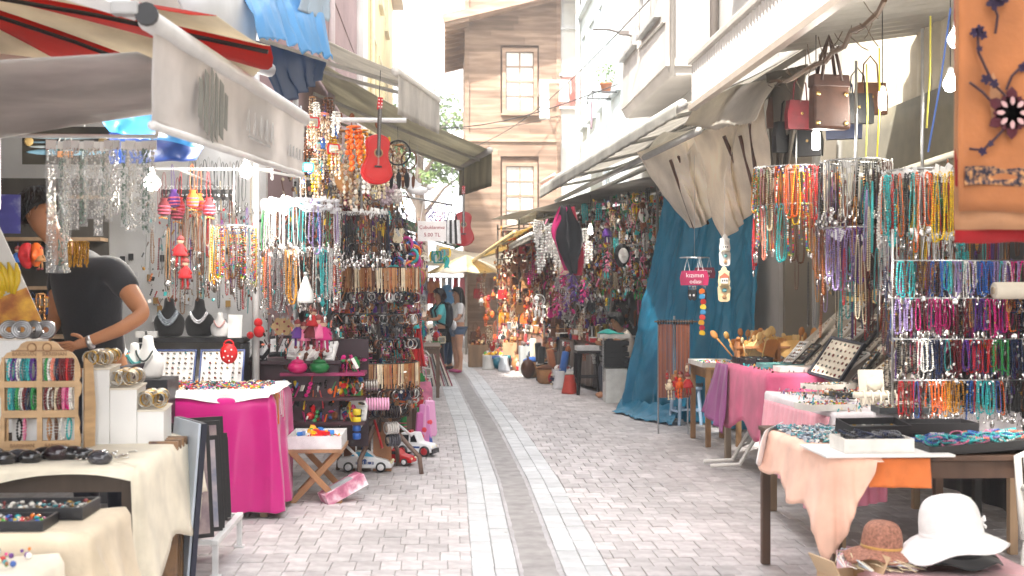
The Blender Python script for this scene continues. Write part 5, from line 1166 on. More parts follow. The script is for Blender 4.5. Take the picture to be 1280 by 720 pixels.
# striped parasol above it
t = thing('striped_parasol', 'red and cream striped parasol seen from below above the grey awning', 'parasol')
cx, cy, cz = -2.55, 5.6, 3.02; n = 16
for i in range(n):
    a0_, a1_ = 2*pi*i/n, 2*pi*(i+1)/n
    def g_(u, v, a0_=a0_, a1_=a1_): a = lerp(a0_, a1_, u); r = 1.75*v; return (cx+r*cos(a), cy+r*sin(a)*.9, cz-.30*v**1.3-.04*sin(pi*u)*v)
    part(t, 'panel', MB().sheet(g_, 4, 8), canvas, ('c8321f', 'e6dcc8')[i % 2], smooth=True, thick=.003)
    if i % 2 == 0: r = 1.74; part(t, 'rib', MB().tube([(cx+.1*cos(a0_), cy+.09*sin(a0_), cz-.03), (cx+r*.55*cos(a0_), cy+r*.5*sin(a0_), cz-.17), (cx+r*cos(a0_), cy+r*.9*sin(a0_), cz-.33)], .011, 5), blackp)
part(t, 'pole', MB().tube([(cx, cy, 0), (cx, cy, cz)], .022, 8), enamel, (.5, .5, .5), smooth=True)
# white and blue tarpaulin canopies
t = thing('white_tarpaulin', 'pale sheet of tarpaulin bulging over the grey awning roller', 'tarpaulin')
def wt(u, v): A, B = pY(205, -25, 7.3), pY(330, -35, 8.2); C, D = pY(318, 62, 8.0), pY(250, 52, 7.4); p = A.lerp(B, u).lerp(D.lerp(C, u), v); p.y -= .25*sin(pi*v)*sin(pi*u); p.z += .02*N(u*4, v*4); return p
part(t, 'sheet', MB().sheet(wt, 24, 20), tarp, (.62, .64, .66), smooth=True, thick=.003)
t = thing('blue_canopy', 'bright blue crinkled plastic canopy with ragged hem and navy underside', 'canopy')
def bc(u, v):
    A, B = pY(296, -40, 8.2), pY(392, -40, 9.3); C, D = pY(419, 80, 9.0), pY(330, 52, 7.9); p = A.lerp(B, u).lerp(D.lerp(C, u), v)
    p.y -= .22*sin(pi*v*.8); k = sin(u*34+7*N(u*4, v*1.5))+.6*N(u*30, v*5, 2); p.z += .014*k*v+.03*N(u*6, v*5, 8)+(.02*abs(sin(u*45)) if v > .97 else 0); p.x += .012*k*v; return p
part(t, 'sheet', MB().sheet(bc, 80, 24), tarp, (.10, .32, .62), smooth=True, thick=.003)
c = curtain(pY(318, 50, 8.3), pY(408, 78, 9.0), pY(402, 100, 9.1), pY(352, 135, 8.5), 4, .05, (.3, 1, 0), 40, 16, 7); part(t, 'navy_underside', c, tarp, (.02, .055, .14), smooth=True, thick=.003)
c = curtain(pY(388, -30, 8.7), pY(415, -30, 9.2), pY(412, 28, 9.0), pY(372, 12, 8.5), 2, .04, (.3, 1, 0), 24, 12, 3); part(t, 'folded_flap', c, tarp, (.35, .45, .55), smooth=True, thick=.003)
solo(MB().tube([pY(310, 78, 7.7), pY(338, 88, 7.9)], [.05, .045], 10), 'rolled_plastic', tarp, 'rolled clear plastic tied above the awning roller', 'roll', color='b0b2b8', smooth=True)
# awnings further along
def awning(label, F0, F1, B0, B1, color, val, valc=None, sag=.05, bar=.04, barc=(.62, .60, .56), arms=2):
    F0, F1, B0, B1 = map(Vector, (F0, F1, B0, B1)); t = thing('retractable_awning', label, 'awning')
    def f(u, v): p = F0.lerp(F1, u).lerp(B0.lerp(B1, u), v); p.z -= sag*sin(pi*v)+.006*sin(u*60)*sin(pi*v); return p
    part(t, 'canvas', MB().sheet(f, 40, 10), canvas, color, smooth=True, thick=.004); part(t, 'front_bar', MB().tube([F0, F1], bar, 10), enamel, barc, smooth=True)
    if val: dx = Vector((.02 if F0.x > B0.x else -.02, 0, 0)); part(t, 'valance', curtain(F0+dx, F1+dx, F1+dx+Vector((0, 0, -val)), F0+dx+Vector((0, 0, -val)), 6, .008, (1, 0, 0), 60, 6, 2), canvas, valc or color, smooth=True, thick=.003)
    for k in range(arms):
        u = (k+.5)/arms; a, b = F0.lerp(F1, u), B0.lerp(B1, u); part(t, 'folding_arm', MB().tube([a+Vector((0, 0, -.06)), a.lerp(b, .5)+Vector((0, .25, -.16)), b+Vector((0, 0, -.3))], .022, 6), enamel, (.5, .49, .46))
    return t
awning('cream awning with hanging valance beyond the blue canopy', (-.40, 10, 3.40), (-.063, 12.6, 3.57), (-1.62, 10, 4.05), (-1.62, 12.6, 4.2), (.70, .67, .61), .36, (.70, .68, .65))
awning('olive grey awning over the guitars in front of the mauve building', (.54, 14, 3.21), (.216, 18.5, 3.43), (-1.58, 13.4, 4.25), (-1.58, 18.5, 4.3), (.56, .53, .43), .42, (.50, .48, .39), .08)
awning('green edged awning further down the left side', (.35, 21, 2.45), (.2, 25, 2.5), (-1.55, 21, 3.2), (-1.55, 25, 3.2), (.25, .38, .28), .1, (.12, .30, .2))
t = thing('awning_post_frame', 'white steel frame carrying the cream awning', 'frame')
for (x, y) in ((-1.50, 9.7), (-1.55, 12.7)): part(t, 'post', MB().tube([(x, y, 0), (x, y, 4.0)], .03, 8), enamel, (.66, .66, .66), smooth=True)
part(t, 'beam', MB().tube([(-1.5, 9.7, 3.0), (-1.55, 12.7, 3.0)], .025, 8), enamel, (.66, .66, .66), smooth=True); part(t, 'beam', MB().tube([(-1.5, 9.7, 2.95), (-.3, 9.7, 2.95)], .02, 8), enamel, (.66, .66, .66), smooth=True)
# ================================================================ LEFT: near tables
creamc = (.62, .56, .45)
table('dark wooden table under cream cloth holding the bracelet stand', -2.6, -1.34, 5.3, 6.55, .82, (.10, .07, .05))
dl = lambda s, k: {'F': .06+.05*sin(k*6), 'R': .52-.18*k+.05*sin(k*12)}.get(s, .55)
solo(tablecloth(-2.6, -1.34, 5.3, 6.55, .823, dl, .016, 7, 3, .05, sides='FR'), 'cream_tablecloth', cloth, 'cream cloth with scalloped hem under the bracelet stand', 'tablecloth', color='e0d8c4', smooth=True, thick=.003)
table('low dark table with cream cloth and black jewellery trays', -2.4, -1.30, 4.45, 4.98, .70, (.08, .06, .05))
dl2 = lambda s, k: .34-.2*(1-k)*(s == 'R')+.02*abs(sin(k*26))
solo(tablecloth(-2.4, -1.30, 4.45, 4.98, .703, dl2, .014, 8, 5, .06, sides='FR'), 'scalloped_tablecloth', cloth, 'cream scalloped cloth on the low tray table', 'tablecloth', color='d8c8ae', smooth=True, thick=.003)
solo(tablecloth(-2.2, -1.36, 4.0, 4.32, .66, lambda s, k: .42, .012, 8, 8, .03, sides='FR'), 'front_tablecloth', cloth, 'cream cloth on the small corner table with red beads', 'tablecloth', color='e0d8c6', smooth=True, thick=.003)
table('small dark corner table under a cream cloth at the left edge', -2.2, -1.36, 4.0, 4.32, .655, (.08, .06, .05))
q = MB()
for i in range(90): q.at((R(-2.0, -1.42), R(4.04, 4.3), .672+R(0, .02)), R(-.4, .4), R(-.4, .4)).sph((0, 0, 0), R(.006, .012), 6, 4)
tag(solo(q, 'loose_beads', mixed, 'scatter of red and blue beads on the small corner table', 'beads', smooth=True), kind='stuff')
tray((-1.75, 4.80, .712), .74, .24, .04, (.015, .015, .018), 'loose', 'black tray of silver brooches on the low cloth table', nx=26, ny=9, fill=ringmix)
tray((-1.78, 4.56, .712), .64, .18, .03, (.015, .015, .018), 'loose', 'front black tray of small earrings on the low cloth table', nx=24, ny=6, fill=mixed)
# polished black stones in a row
for i in range(9):
    p = pZ(-12+17*i*1.0+R(-3, 3), 571+R(-4, 3), .85)
    o = ob('polished_stone', MB().sph((0, 0, .028), .045, 14, 8, (1.35, 1.0, .8)).mesh('polished_stone', gem, True), None, (p.x, p.y, .826), (0, 0, R(-.4, .4)), R(.85, 1.1), cyc(['17171a', '202024', '3a3a40', '141418', '1a181c', '2a1c22'], i)); tag(o, f"{('glossy black', 'dark grey', 'maroon black')[i % 3]} oval polished stone pendant on the cream cloth", 'stone', 'polished stones on the cream cloth')
q = MB()
for i in range(160): q.at((R(-2.3, -1.42), R(5.45, 5.75), .83+R(0, .01)), R(-.3, .3), R(-.3, .3), R(0, 3)).torus((0, 0, 0), R(.008, .018), .003, 8, 4, 'Z')
tag(solo(q, 'loose_rings', silver, 'scatter of silver rings behind the polished stones', 'jewellery'), kind='stuff')
# wooden bracelet stand
bs = thing('bracelet_stand', 'carved light wooden stand with six windows of bead bracelets', 'display stand', (-1.925, 5.85, .826), .05)
S = .40/105; hh = .52
def ply(pts): return [(x, z) for x, z in pts]
sil = []
half = [(0, .520), (.06, .520), (.085, .508), (.095, .49), (.115, .475), (.15, .465), (.17, .44), (.185, .40), (.188, .35), (.182, .33), (.195, .31), (.19, .27), (.178, .25), (.176, .17), (.186, .13), (.182, .10), (.19, .05), (.185, 0)]
sil = half+[(-x, z) for x, z in half[::-1]][:-1]
# frame of strips so that the windows are real openings
lw = mat('laser_cut_plywood', (.52, .34, .18), rough=.6, var=.22, scale=4, stretch=(1, 1, 6), bump=.3, bscale=60)
wcols = [(-.160, -.012), (.012, .160)]; wrows = [(.045, .155), (.190, .300), (.330, .440)]
f = MB()
def wat(z):
    h_ = sorted(half, key=lambda a: a[1])
    for (a, b), (c_, d) in zip(h_, h_[1:]):
        if b <= z <= d: return a+(c_-a)*(0 if d == b else (z-b)/(d-b))
    return .06
zs = sorted(set([z for _, z in half]+[z for r in wrows for z in r]))
f = MB(); f.poly([(x, z) for x, z in half if z >= .440]+[(wat(.440), .440), (-wat(.440), .440)]+[(-x, z) for x, z in half[::-1] if z >= .440][:-1], .012); part(bs, 'crest', f, lw)
for a, b in ((0, .045), (.155, .190), (.300, .330)): part(bs, 'rail', MB().box((0, 0, (a+b)/2), (.324, .012, b-a)), lw)
part(bs, 'mullion', MB().box((0, -.001, .22), (.024, .0125, .440)), lw)
for s in (-1, 1):
    pts = [(x, z) for x, z in sorted(half, key=lambda a: a[1]) if z <= .440]; pts.append((wat(.440), .440))
    out = [(s*.161, 0)]+[(s*x, z) for x, z in pts]+[(s*.161, .440)]; part(bs, 'side_post', MB().poly(out, .0125, c=.0005), lw)
    part(bs, 'side_wing', MB().at((s*.19, .06, 0), rz=s*.9).poly([(-.0, 0), (.06, 0), (.065, .2), (.05, .40), (0, .44)], .01), lw)
part(bs, 'groove', MB().box((0, -.0085, .475), (.26, .004, .006)), wood, (.28, .15, .07)); part(bs, 'scroll', MB().torus((-.035, -.008, .49), .02, .003, 16, 4).torus((.035, -.008, .49), .02, .003, 16, 4), wood, (.28, .15, .07))
for x, z, tx in ((.08, .022, 'BARISHAN'), (-.08, .022, 'BARISHAN'), (.07, .458, 'BARISHAN'), (-.07, .458, 'BARISHAN')): lettering(bs, tx, .024, (x, -.0075, z), (pi/2, 0, 0), (.24, .12, .05))
BR0 = bs.location
bcol = [[('turquoise', 'purple', 'white', 'teal', 'turquoise', 'purple'), ('green', 'white', 'coral', 'navy', 'maroon', 'maroon', 'red', 'maroon')], [('turquoise', 'teal', 'green', 'white', 'maroon', 'navy', 'green'), ('maroon', 'white', 'brown', 'cream', 'maroon', 'pink', 'magenta', 'white')], [('black', 'pink'), ('tan', 'brown', 'white', 'turquoise')]]
for r, (z0, z1) in enumerate(wrows[::-1]):
    for ci, (xa, xb) in enumerate(wcols):
        part(bs, 'hanging_rod', MB().tube([(xa, .012, z1-.004), (xb, .012, z1-.004)], .003, 5), chrome)
        cs = bcol[r][ci]; n = len(cs)*(2 if r < 2 else 1)
        for i in range(n):
            x = lerp(xa+.012, xb-.012, (i+.5)/n) if n > 3 else lerp(xa+.05, xb-.05, (i+.5)/n); cc = cyc(cs, i//(2 if r < 2 else 1))
            o = ob('beaded_bracelet', BRC[i % 4], None, (BR0.x+x*cos(.05), BR0.y+.012+x*sin(.05), BR0.z+z1-.006), (R(-.1, .1), R(-.05, .05), .05+R(-.2, .2)), (R(1.1, 1.3), .8, 1.38), CN[cc])
            tag(o, f"{cc} bead bracelet in the {('top', 'middle', 'bottom')[r]} windows of the carved wooden stand", 'bracelet', 'bracelets in the carved wooden stand')
part(bs, 'white_backing', MB().box((0, .075, .21), (.30, .003, .40)), white)
# white stepped display with bangles
t = thing('stepped_display', 'white stepped display block for silver and gold bangles', 'display stand', (-1.60, 6.22, .826), .12)
for k, (x0_, x1_, h) in enumerate(((-.20, -.07, .37), (-.07, .06, .27), (.06, .19, .16))):
    part(t, 'step', MB().box(((x0_+x1_)/2, 0, h/2), (x1_-x0_-.001, .36, h)), white, bev=.003); part(t, 'ledge', MB().box(((x0_+x1_)/2+.004, -.002, h+.004), (x1_-x0_+.004, .37, .007)), cream)
for k, (x, h) in enumerate(((-.135, .378), (-.005, .278), (.125, .168))):
    for row in range(2):
        for i in range(15):
            loc = Vector((x+R(-.015, .015)+(row-.5)*.055, -.16+.022*i, h+.083)); w = t.matrix_basis @ loc
            col, nm = (('c9c6c0', 'silver'), ('c9a24a', 'gold'))[(i+k+row) % 3 == 0]
            o = ob('metal_bangle', BND[2+(i % 2)], None, w, (R(-.25, .25), R(-.15, .15), .12+pi/2+R(-.3, .3)), R(.95, 1.1), col); tag(o, f"{nm} bangle on the {('top', 'middle', 'bottom')[k]} step of the white display", 'bangle', 'bangles on the white stepped display')
# rolled silver belts left of the stand
for i in range(4):
    p = pY(12+15*i, 412, 6.1); m_ = MB()
    for k in range(3): m_.torus((0, 0, 0), .045-.011*k, .008, 18, 5, 'Y', .9)
    o = solo(m_, 'rolled_belt', metalc, 'coiled silver link belt on the left display shelf', 'belt', 'coiled belts on the left shelf', tuple(p), R(-.4, .4), '9a9a9c', True)
solo(MB().box((-2.28, 6.25, 1.11), (.44, .3, .46)), 'white_plinth', white, 'white plinth box behind the carved bracelet stand', 'plinth', bev=.004)
# brown boards and pale canvas leaning by the photo rack
t = thing('wooden_board_stack', 'stack of brown patterned boards on edge beside the cream cloth', 'boards')
for k in range(4): part(t, 'board', MB().at((-1.385+.0*k, 6.02+.07*k, .42), rx=-.04, rz=.0).box((0, 0, 0), (.14, .03, .84)), mat('patterned_board', (.35, .2, .1), rough=.6, var=.6, scale=9, col2=(.08, .05, .04), objvar=.3))
t = thing('leaning_painting', 'pale blue stretched canvas seen from behind, leaning by the photo rack', 'canvas', (-1.36, 6.30, 0), -1.05)
part(t, 'stretched_cloth', MB().at((0, 0, .46), rx=-.08).box((0, 0, 0), (.40, .012, .91)), mat('pale_canvas', (.50, .56, .64), rough=.85, var=.14, scale=2.5, bump=.4, bscale=120)); 
for s in (-1, 1): part(t, 'stretcher_bar', MB().at((s*.195, .022, .46), rx=-.08).box((0, 0, 0), (.03, .025, .91)), wood, (.02, .022, .04))
for z in (.02, .90): part(t, 'stretcher_bar', MB().at((0, .022+(z-.46)*.08, z), rx=-.08).box((0, 0, 0), (.358, .024, .03)), wood, (.02, .022, .04))
t = thing('print_rack', 'low white metal floor rack of framed prints', 'rack')
for (x, y) in ((-1.62, 6.72), (-1.26, 6.72), (-1.62, 7.5), (-1.26, 7.5)): part(t, 'leg', MB().box((x, y, .09), (.03, .03, .18)), enamel, (.7, .7, .7)); part(t, 'foot', MB().box((x, y, .006), (.06, .05, .012)), enamel, (.7, .7, .7))
for x in (-1.62, -1.26): part(t, 'rail', MB().box((x, 7.11, .195), (.04, .84, .03)), enamel, (.72, .72, .71), bev=.004)
for y in (6.72, 7.5): part(t, 'crossbar', MB().box((-1.44, y, .195), (.318, .03, .028)), enamel, (.72, .72, .71))
for i in range(9):
    y = 6.74+.082*i; w, h = R(.26, .34), R(.34, .56) if i % 3 else .62
    t = thing('framed_print', ('tall black framed print in the white floor rack', 'small pink toned framed print in the white floor rack', 'small framed print with blue figure in the white floor rack')[i % 3], 'framed print', (-1.43, y, .21), .5, 'framed prints in the floor rack')
    part(t, 'frame', MB().at((0, 0, h/2), rx=-.15).box((0, 0, 0), (w, .018, h)), paint, (.012, .012, .015), bev=.002); part(t, 'picture', MB().at((0, -.010, h/2), rx=-.15).box((0, -.002, 0), (w-.05, .006, h-.05)), mat('print_%d' % (i % 3), ((.20, .14, .20), (.45, .20, .22), (.16, .22, .34))[i % 3], rough=.25, var=.6, scale=5, col2=((.35, .28, .26), (.62, .48, .42), (.40, .34, .36))[i % 3]))
# ================================================================ LEFT: magenta satin table
table('trestle table under shiny magenta satin', -2.3, -1.22, 8.45, 9.35, .87, (.25, .17, .1))
solo(tablecloth(-2.3, -1.22, 8.45, 9.35, .873, lambda s, k: .83, .042, 7.3, 9, .02, sides='FR'), 'magenta_satin_cloth', satin, 'shiny magenta satin cloth hanging in folds to the ground', 'tablecloth', color='c8127f', smooth=True, thick=.003, sub=1)
solo(tablecloth(-2.3, -1.21, 8.44, 9.35, .882, lambda s, k: (.055+.02*sin(k*11)) if s == 'F' else .012, .006, 9, 2, .025, sides='FR'), 'white_runner', cloth, 'white cloth runner over the magenta satin', 'tablecloth', color='ececec', smooth=True, thick=.003)
q = MB()
for i in range(700): q.at((R(-2.25, -1.25), R(8.48, 9.05), .892+R(0, .018)), R(-.6, .6), R(-.6, .6), R(0, 6)); (q.sph((0, 0, 0), R(.006, .014), 5, 4, (1, .8, .7)) if i % 3 else q.tube([(-.03, 0, 0), (0, .01, .004), (.03, 0, 0)], .004, 4))
tag(solo(q, 'bead_spread', mixed, 'spread of bright mixed beads and bracelets on the magenta table', 'beads', smooth=True), kind='stuff')
for k in range(2): tray((-2.02+.36*k, 9.12, .99), .33, .30, .02, (.03, .06, .20), 'rings', ('blue framed ring board nearer the white busts', 'blue framed ring board beside the red polka dot purse')[k], rot=(1.15, 0, 0), nx=7, ny=7, pad=white, wall=.012, cat='ring board', name='ring_board')
for i in range(14):
    p = (-1.205+R(-.01, .02), 8.5+R(0, .35), .86); hang(cyc(['key', 'strap'], i), cyc(['orange', 'white', 'coral', 'tan', 'pink'], i), p, 'dangling from the magenta table corner', sc=R(.8, 1.3))
t = thing('polka_dot_purse', 'red polka dot purse hanging at the shelf end', 'purse', tuple(pY(286, 425, 8.9)))
part(t, 'body', MB().sph((0, 0, -.10), .065, 14, 10, (1, .6, 1.15)), leather, 'd0161c', smooth=True); part(t, 'handle', MB().torus((0, 0, -.035), .035, .006, 14, 5), leather, 'd0161c')
for a, b in ((-.02, -.08), (.025, -.07), (0, -.115), (.03, -.12), (-.03, -.125), (.008, -.15)): part(t, 'dot', MB().at((a, -.038, b), rx=pi/2).lathe([(.006, -.003), (.007, 0), (.005, .002)], 8), white)
# shelf with busts
t = thing('black_shelf', 'black shelf unit with white boxes behind the ring boards', 'shelf')
part(t, 'shelf_board', MB().box((-1.98, 9.72, 1.19), (.82, .3, .035)), paint, (.012, .012, .014)); part(t, 'back_board', MB().box((-1.98, 9.84, 1.03), (.80, .02, .28)), paint, (.35, .33, .30))
for x in (-2.37, -1.59): part(t, 'upright', MB().box((x, 9.72, .58), (.035, .28, 1.16)), paint, (.015, .015, .018))
def at_shelf(px): return (pY(px, 415, 9.68).x, 9.68, 1.209)
bust(at_shelf(212), .32, (.012, .012, .014), 'black velvet bust with a beaded gold collar', 0, black, (mat('collar_mix', (.28, .32, .36), rough=.3, metal=.6, var=.4, scale=60), .011, 3))
bust(at_shelf(250), .31, (.012, .012, .014), 'black velvet bust with a sparkling crystal necklace', 0, black, (mat('crystal', (.86, .86, .88), rough=.08, metal=.7, var=.2, scale=60), .010, 2))
bust((at_shelf(277)[0], 9.62, 1.209), .20, (.75, .72, .70), 'small white bust with a pink bead necklace', 0, white, (mat('pink_pearls', (.72, .42, .40), rough=.3), .007, 1))
solo(MB().at((at_shelf(296)[0], 9.6, 1.29), rx=-.2).box((0, 0, 0), (.11, .01, .20)), 'white_card', white, 'white card of earrings on the shelf end', 'card')
for i, px in enumerate((180, 192)): 
    q = at_shelf(px); solo(MB().box((q[0], q[1]-.05, 1.235), (.09, .08, .05)), 'white_box', white, 'small white jewellery box on the black shelf', 'box', 'boxes on the black shelf')
for i, (px, py, h, nk) in enumerate(((150, 470, .26, (mixed, .008, 2)), (168, 472, .24, (mat('teal_beads', (.08, .35, .36), rough=.3), .008, 2)), (186, 474, .30, (mat('dark_cord', (.03, .05, .05), rough=.5), .007, 1)))):
    p = pY(px, py, 8.3); bust((p.x, p.y, p.z), h, (.80, .78, .74), ('white bust with bright bead strings beside the shopkeeper', 'white bust with teal bead strings', 'slender white bust with a dark cord')[i], R(-.3, .5), white, nk)
solo(MB().box((pY(168, 472, 8.3).x, 8.35, pY(168, 472, 8.3).z-.42), (.5, .35, .83)), 'display_counter', paint, 'dark display counter under the white busts', 'counter', color=(.03, .03, .035), bev=.005)
# ================================================================ LEFT: hanging goods
FR = thing('hanging_pipe_frame', 'pale pipe frame carrying the hanging jewellery over the left stalls', 'frame')
for (a, b) in (((-2.9, 6.6, 2.42), (-1.55, 6.6, 2.42)), ((-2.7, 9.2, 2.5), (-1.3, 9.2, 2.5)), ((-2.0, 9.2, 2.5), (-2.0, 10.9, 2.5)), ((-1.5, 9.7, 2.55), (.1, 14.5, 2.6))): part(FR, 'pipe', MB().tube([a, b], .012, 6), enamel, (.66, .66, .66), smooth=True)
for (x, y) in ((-1.55, 6.6), (-1.3, 9.2), (-2.7, 9.2), (.1, 14.5)): part(FR, 'upright', MB().tube([(x, y, 2.42), (x, y, 3.05)], .009, 6), enamel, (.66, .66, .66))
# clear packets of jewellery before the shopkeeper
wp_ = 'in a clear packet on the pipe before the shopkeeper'
for i in range(15):
    p = pY(66+9*i, 212, 6.6); L = R(.40, .52) if i > 2 else .72
    t = thing('jewellery_packet', ('clear packet of silver chains hanging before the shopkeeper', 'clear packet of green stone chains hanging before the shopkeeper', 'clear packet of pearl chains hanging before the shopkeeper')[i % 3], 'packet', (p.x, p.y+R(-.05, .05), 2.40), R(-.5, .5), 'packets hanging before the shopkeeper')
    part(t, 'film', MB().sheet(lambda u, v: ((u-.5)*.055, .012*sin(u*3+v*9), -L*v), 4, 12), clear, smooth=True); part(t, 'header', MB().box((0, .002, -.03), (.055, .003, .05)), white)
    q = MB()
    for k in range(3):
        for j in range(int(L/.012)-4):
            if random.random() < .8: q.sph(((k-1)*.016+R(-.006, .006), -.004+R(-.006, .006), -.05-j*.012), R(.003, .009), 5, 3, (1, 1, R(.6, 1.8)))
    part(t, 'chain', q, (silver, mat('jade', (.20, .27, .23), rough=.2), mat('pearl', (.70, .67, .62), rough=.2))[(0, 2, 0, 1, 2)[i % 5] if 0 else i % 3], smooth=True)
for i in range(3): hang('chime2', 'gold', (pY(90+8*i, 330, 6.5).x, 6.5, pY(90, 300, 6.5).z), 'tied below the clear packets', sc=.45)
strand_mass('chains and bead strings crowding before the white shop wall', lambda: (R(-2.35, -1.55), R(9.3, 10.4), R(1.75, 2.5)), 90, ['silver', 'grey', 'brown', 'tan', 'black', 'turquoise', 'cream', 'red', 'copper'], (.2, .4), (.004, .007))
mass('trinket_cluster', 'small bells and coins dangling before the white shop wall', 'trinkets', 260, lambda: (R(-2.35, -1.5), R(9.2, 10.4), R(1.5, 2.25)), ['silver', 'gold', 'brown', 'copper', 'grey', 'red', 'black', 'turquoise'], .006, .016)
# row of black leather tags, pouches, bells
for i in range(18): hang('key', 'black', tuple(pY(204+5*i, 232, 9.4)), 'in the row under the blue tarp', R(-.3, .3), 1.25)
for i, (px, py, col) in enumerate(((205, 215, 'maroon'), (215, 205, 'purple'), (226, 215, 'red'), (240, 205, 'orange'), (250, 210, 'orange'), (222, 222, 'maroon'), (260, 215, 'red'))): hang('pouch', col, tuple(pY(px, py, 9.0+.1*(i % 3))), 'hanging before the white shop wall', sc=.78)
for i in range(22): p = pY(205+R(0, 105), R(255, 300), 9.1+R(0, .5)); neck(random.choice(CORD), cyc(['brown', 'purple', 'tan', 'copper'], i), tuple(p), 'hanging before the white shop wall', R(-1, 1), 1.0, 'cord pendant', 'cord_pendant', 'pendant')
for i, (px, py) in enumerate(((232, 318), (226, 290))): hang('doll', 'red', tuple(pY(px, py, 8.8)), 'hanging above the black busts', sc=1.0)
for i in range(26):
    p = pY(R(150, 300), R(300, 400), 10.9); o = solo(MB().box((0, 0, 0), (.045, .004, .06)).mt(1).sph((-.01, -.006, -.03), .008, 5, 4).sph((.01, -.006, -.03), .008, 5, 4), 'earring_card', [paper, silver], f"{('white', 'dark', 'amber')[i % 3]} earring card pinned on the white shop wall", 'earring card', 'earring cards on the shop wall', tuple(p), 0, (('e8e8ea', '3a3a3e', 'b08a4a')[i % 3]))
for i in range(16): p = pY(238+4.5*i, R(195, 205), 10.5); neck(CORD[i % 6], cyc(['grey', 'black', 'silver'], i), (p.x, p.y, p.z), 'on the wire rail high on the white shop wall', R(-.4, .4), 1.1, 'cord pendant', 'cord_pendant', 'pendant')
lamp_bulb(pY(190, 228, 7.9), 'lit bulb hanging before the white shop wall near the pouches', .2, r=.055, power=22)
lamp_bulb(pY(308, 213, 8.9), 'lit bulb hanging under the awning rod', .2, r=.05, power=22)
# car front picture and blue cloth above
t = thing('car_picture', 'painted picture of an old car front with chrome bumper and orange plate', 'picture'); a, b = pY(28, 158, 8.4), pY(138, 206, 8.4); cx_, cz_ = (a.x+b.x)/2, (a.z+b.z)/2; w_, h_ = b.x-a.x, a.z-b.z
part(t, 'panel', MB().box((cx_, 8.4, cz_), (w_, .015, h_)), paint, (.035, .030, .020))
for k, (z, ww, hh_) in enumerate(((.20, .80, .05), (.08, .84, .05), (-.04, .86, .06), (-.18, .92, .11))): part(t, 'chrome_bar', MB().at((cx_, 8.388, cz_+z*h_), 0, 0, 0).sph((0, 0, 0), .5, 20, 8, (ww*w_, .02, hh_*h_*1.6)), paint, ('9ab0ba', '7a98a8', 'b8c4c8', '86b4cc')[k], smooth=True)
part(t, 'emblem', MB().at((cx_, 8.375, cz_+.1*h_), rx=pi/2).torus((0, 0, 0), .042, .006, 18, 5, 'Z').box((0, 0, 0), (.008, .07, .006)), paint, 'c8ccca'); part(t, 'number_plate', MB().box((cx_, 8.37, cz_-.24*h_), (.17*w_, .01, .16*h_)), paint, 'd88a3a')
for s in (-1, 1): part(t, 'overrider', MB().box((cx_+s*.2*w_, 8.372, cz_-.16*h_), (.02*w_, .012, .5*h_)), paint, 'a8b4b4', bev=.004); part(t, 'headlamp', MB().at((cx_+s*.42*w_, 8.385, cz_+.1*h_), rx=pi/2).lathe([(.03, -.004), (.033, 0), (.02, .008)], 14), paint, 'd0b070', smooth=True)
solo(curtain(pY(120, 137, 7.6), pY(262, 120, 8.3), pY(255, 185, 8.5), pY(135, 165, 7.8), 2, .06, (0, 1, .2), 40, 10, 5), 'light_blue_sheet', tarp, 'light blue sheet slung under the grey awning', 'sheet', color='3f92d0', smooth=True, thick=.003)
solo(curtain(pY(136, 166, 7.9), pY(262, 170, 8.5), pY(245, 200, 8.6), pY(136, 206, 8.1), 2, .06, (0, 1, .2), 40, 10, 6), 'navy_sheet', tarp, 'navy blue sheet slung beside the car picture', 'sheet', color='123f88', smooth=True, thick=.003)
# canvases at the far left, shelf clutter
t = thing('banana_canvas', 'stretched canvas print of yellow bananas on white', 'canvas', (-2.27, 6.62, 1.345)); t.rotation_euler = (-.05, -.40, .25)
part(t, 'canvas_front', MB().box((0, 0, .31), (.24, .022, .62)), mat('canvas_print_white', (.72, .71, .68), rough=.8, var=.08, scale=4)); part(t, 'lower_print', MB().box((0, -.013, .12), (.24, .004, .22)), mat('canvas_print_orange', (.55, .18, .04), rough=.7, var=.5, scale=8, col2=(.70, .42, .05)))
for i in range(7): part(t, 'banana', MB().at((.01+.022*(i-3), -.018, .32-.012*abs(i-3)), 0, .16*(i-3), 0).tube([(0, 0, .10), (.012, 0, .05), (.014, 0, 0), (.004, 0, -.07)], [.006, .018, .018, .007], 6), paint, 'e2c02c', smooth=True)
solo(MB().at((-2.50, 6.95, 2.02), rz=.3).box((0, 0, 0), (.20, .02, .22)), 'blue_white_canvas', mat('blue_wave_print', (.07, .07, .35), rough=.7, var=.3, scale=5, col2=(.65, .70, .76)), 'blue and white canvas print hung above the banana canvas', 'canvas')
solo(MB().at((-2.44, 6.36, 1.50), ry=-.2, rz=.5).box((0, 0, 0), (.13, .02, .30)), 'dark_print', mat('dark_print', (.06, .03, .02), rough=.4, var=.6, scale=6, col2=(.35, .10, .04)), 'small dark red and brown print on the left shelf', 'print')
solo(MB().box((pX(10, 205, -2.5).x-.02, 6.75, 2.28), (.14, .12, .50)), 'white_column', enamel, 'white column cover under the grey awning', 'column', color=(.70, .69, .70), bev=.01)
t = thing('back_shelving', 'dark wooden shelving with trinkets at the back of the left shop', 'shelving')
part(t, 'back_board', MB().box((-3.05, 8.95, 1.3), (1.2, .03, 2.2)), wood, (.03, .025, .02))
for z in (.9, 1.25, 1.6, 1.95, 2.25): part(t, 'shelf_board', MB().box((-3.05, 8.83, z), (1.2, .2, .025)), wood, (.22, .15, .09))
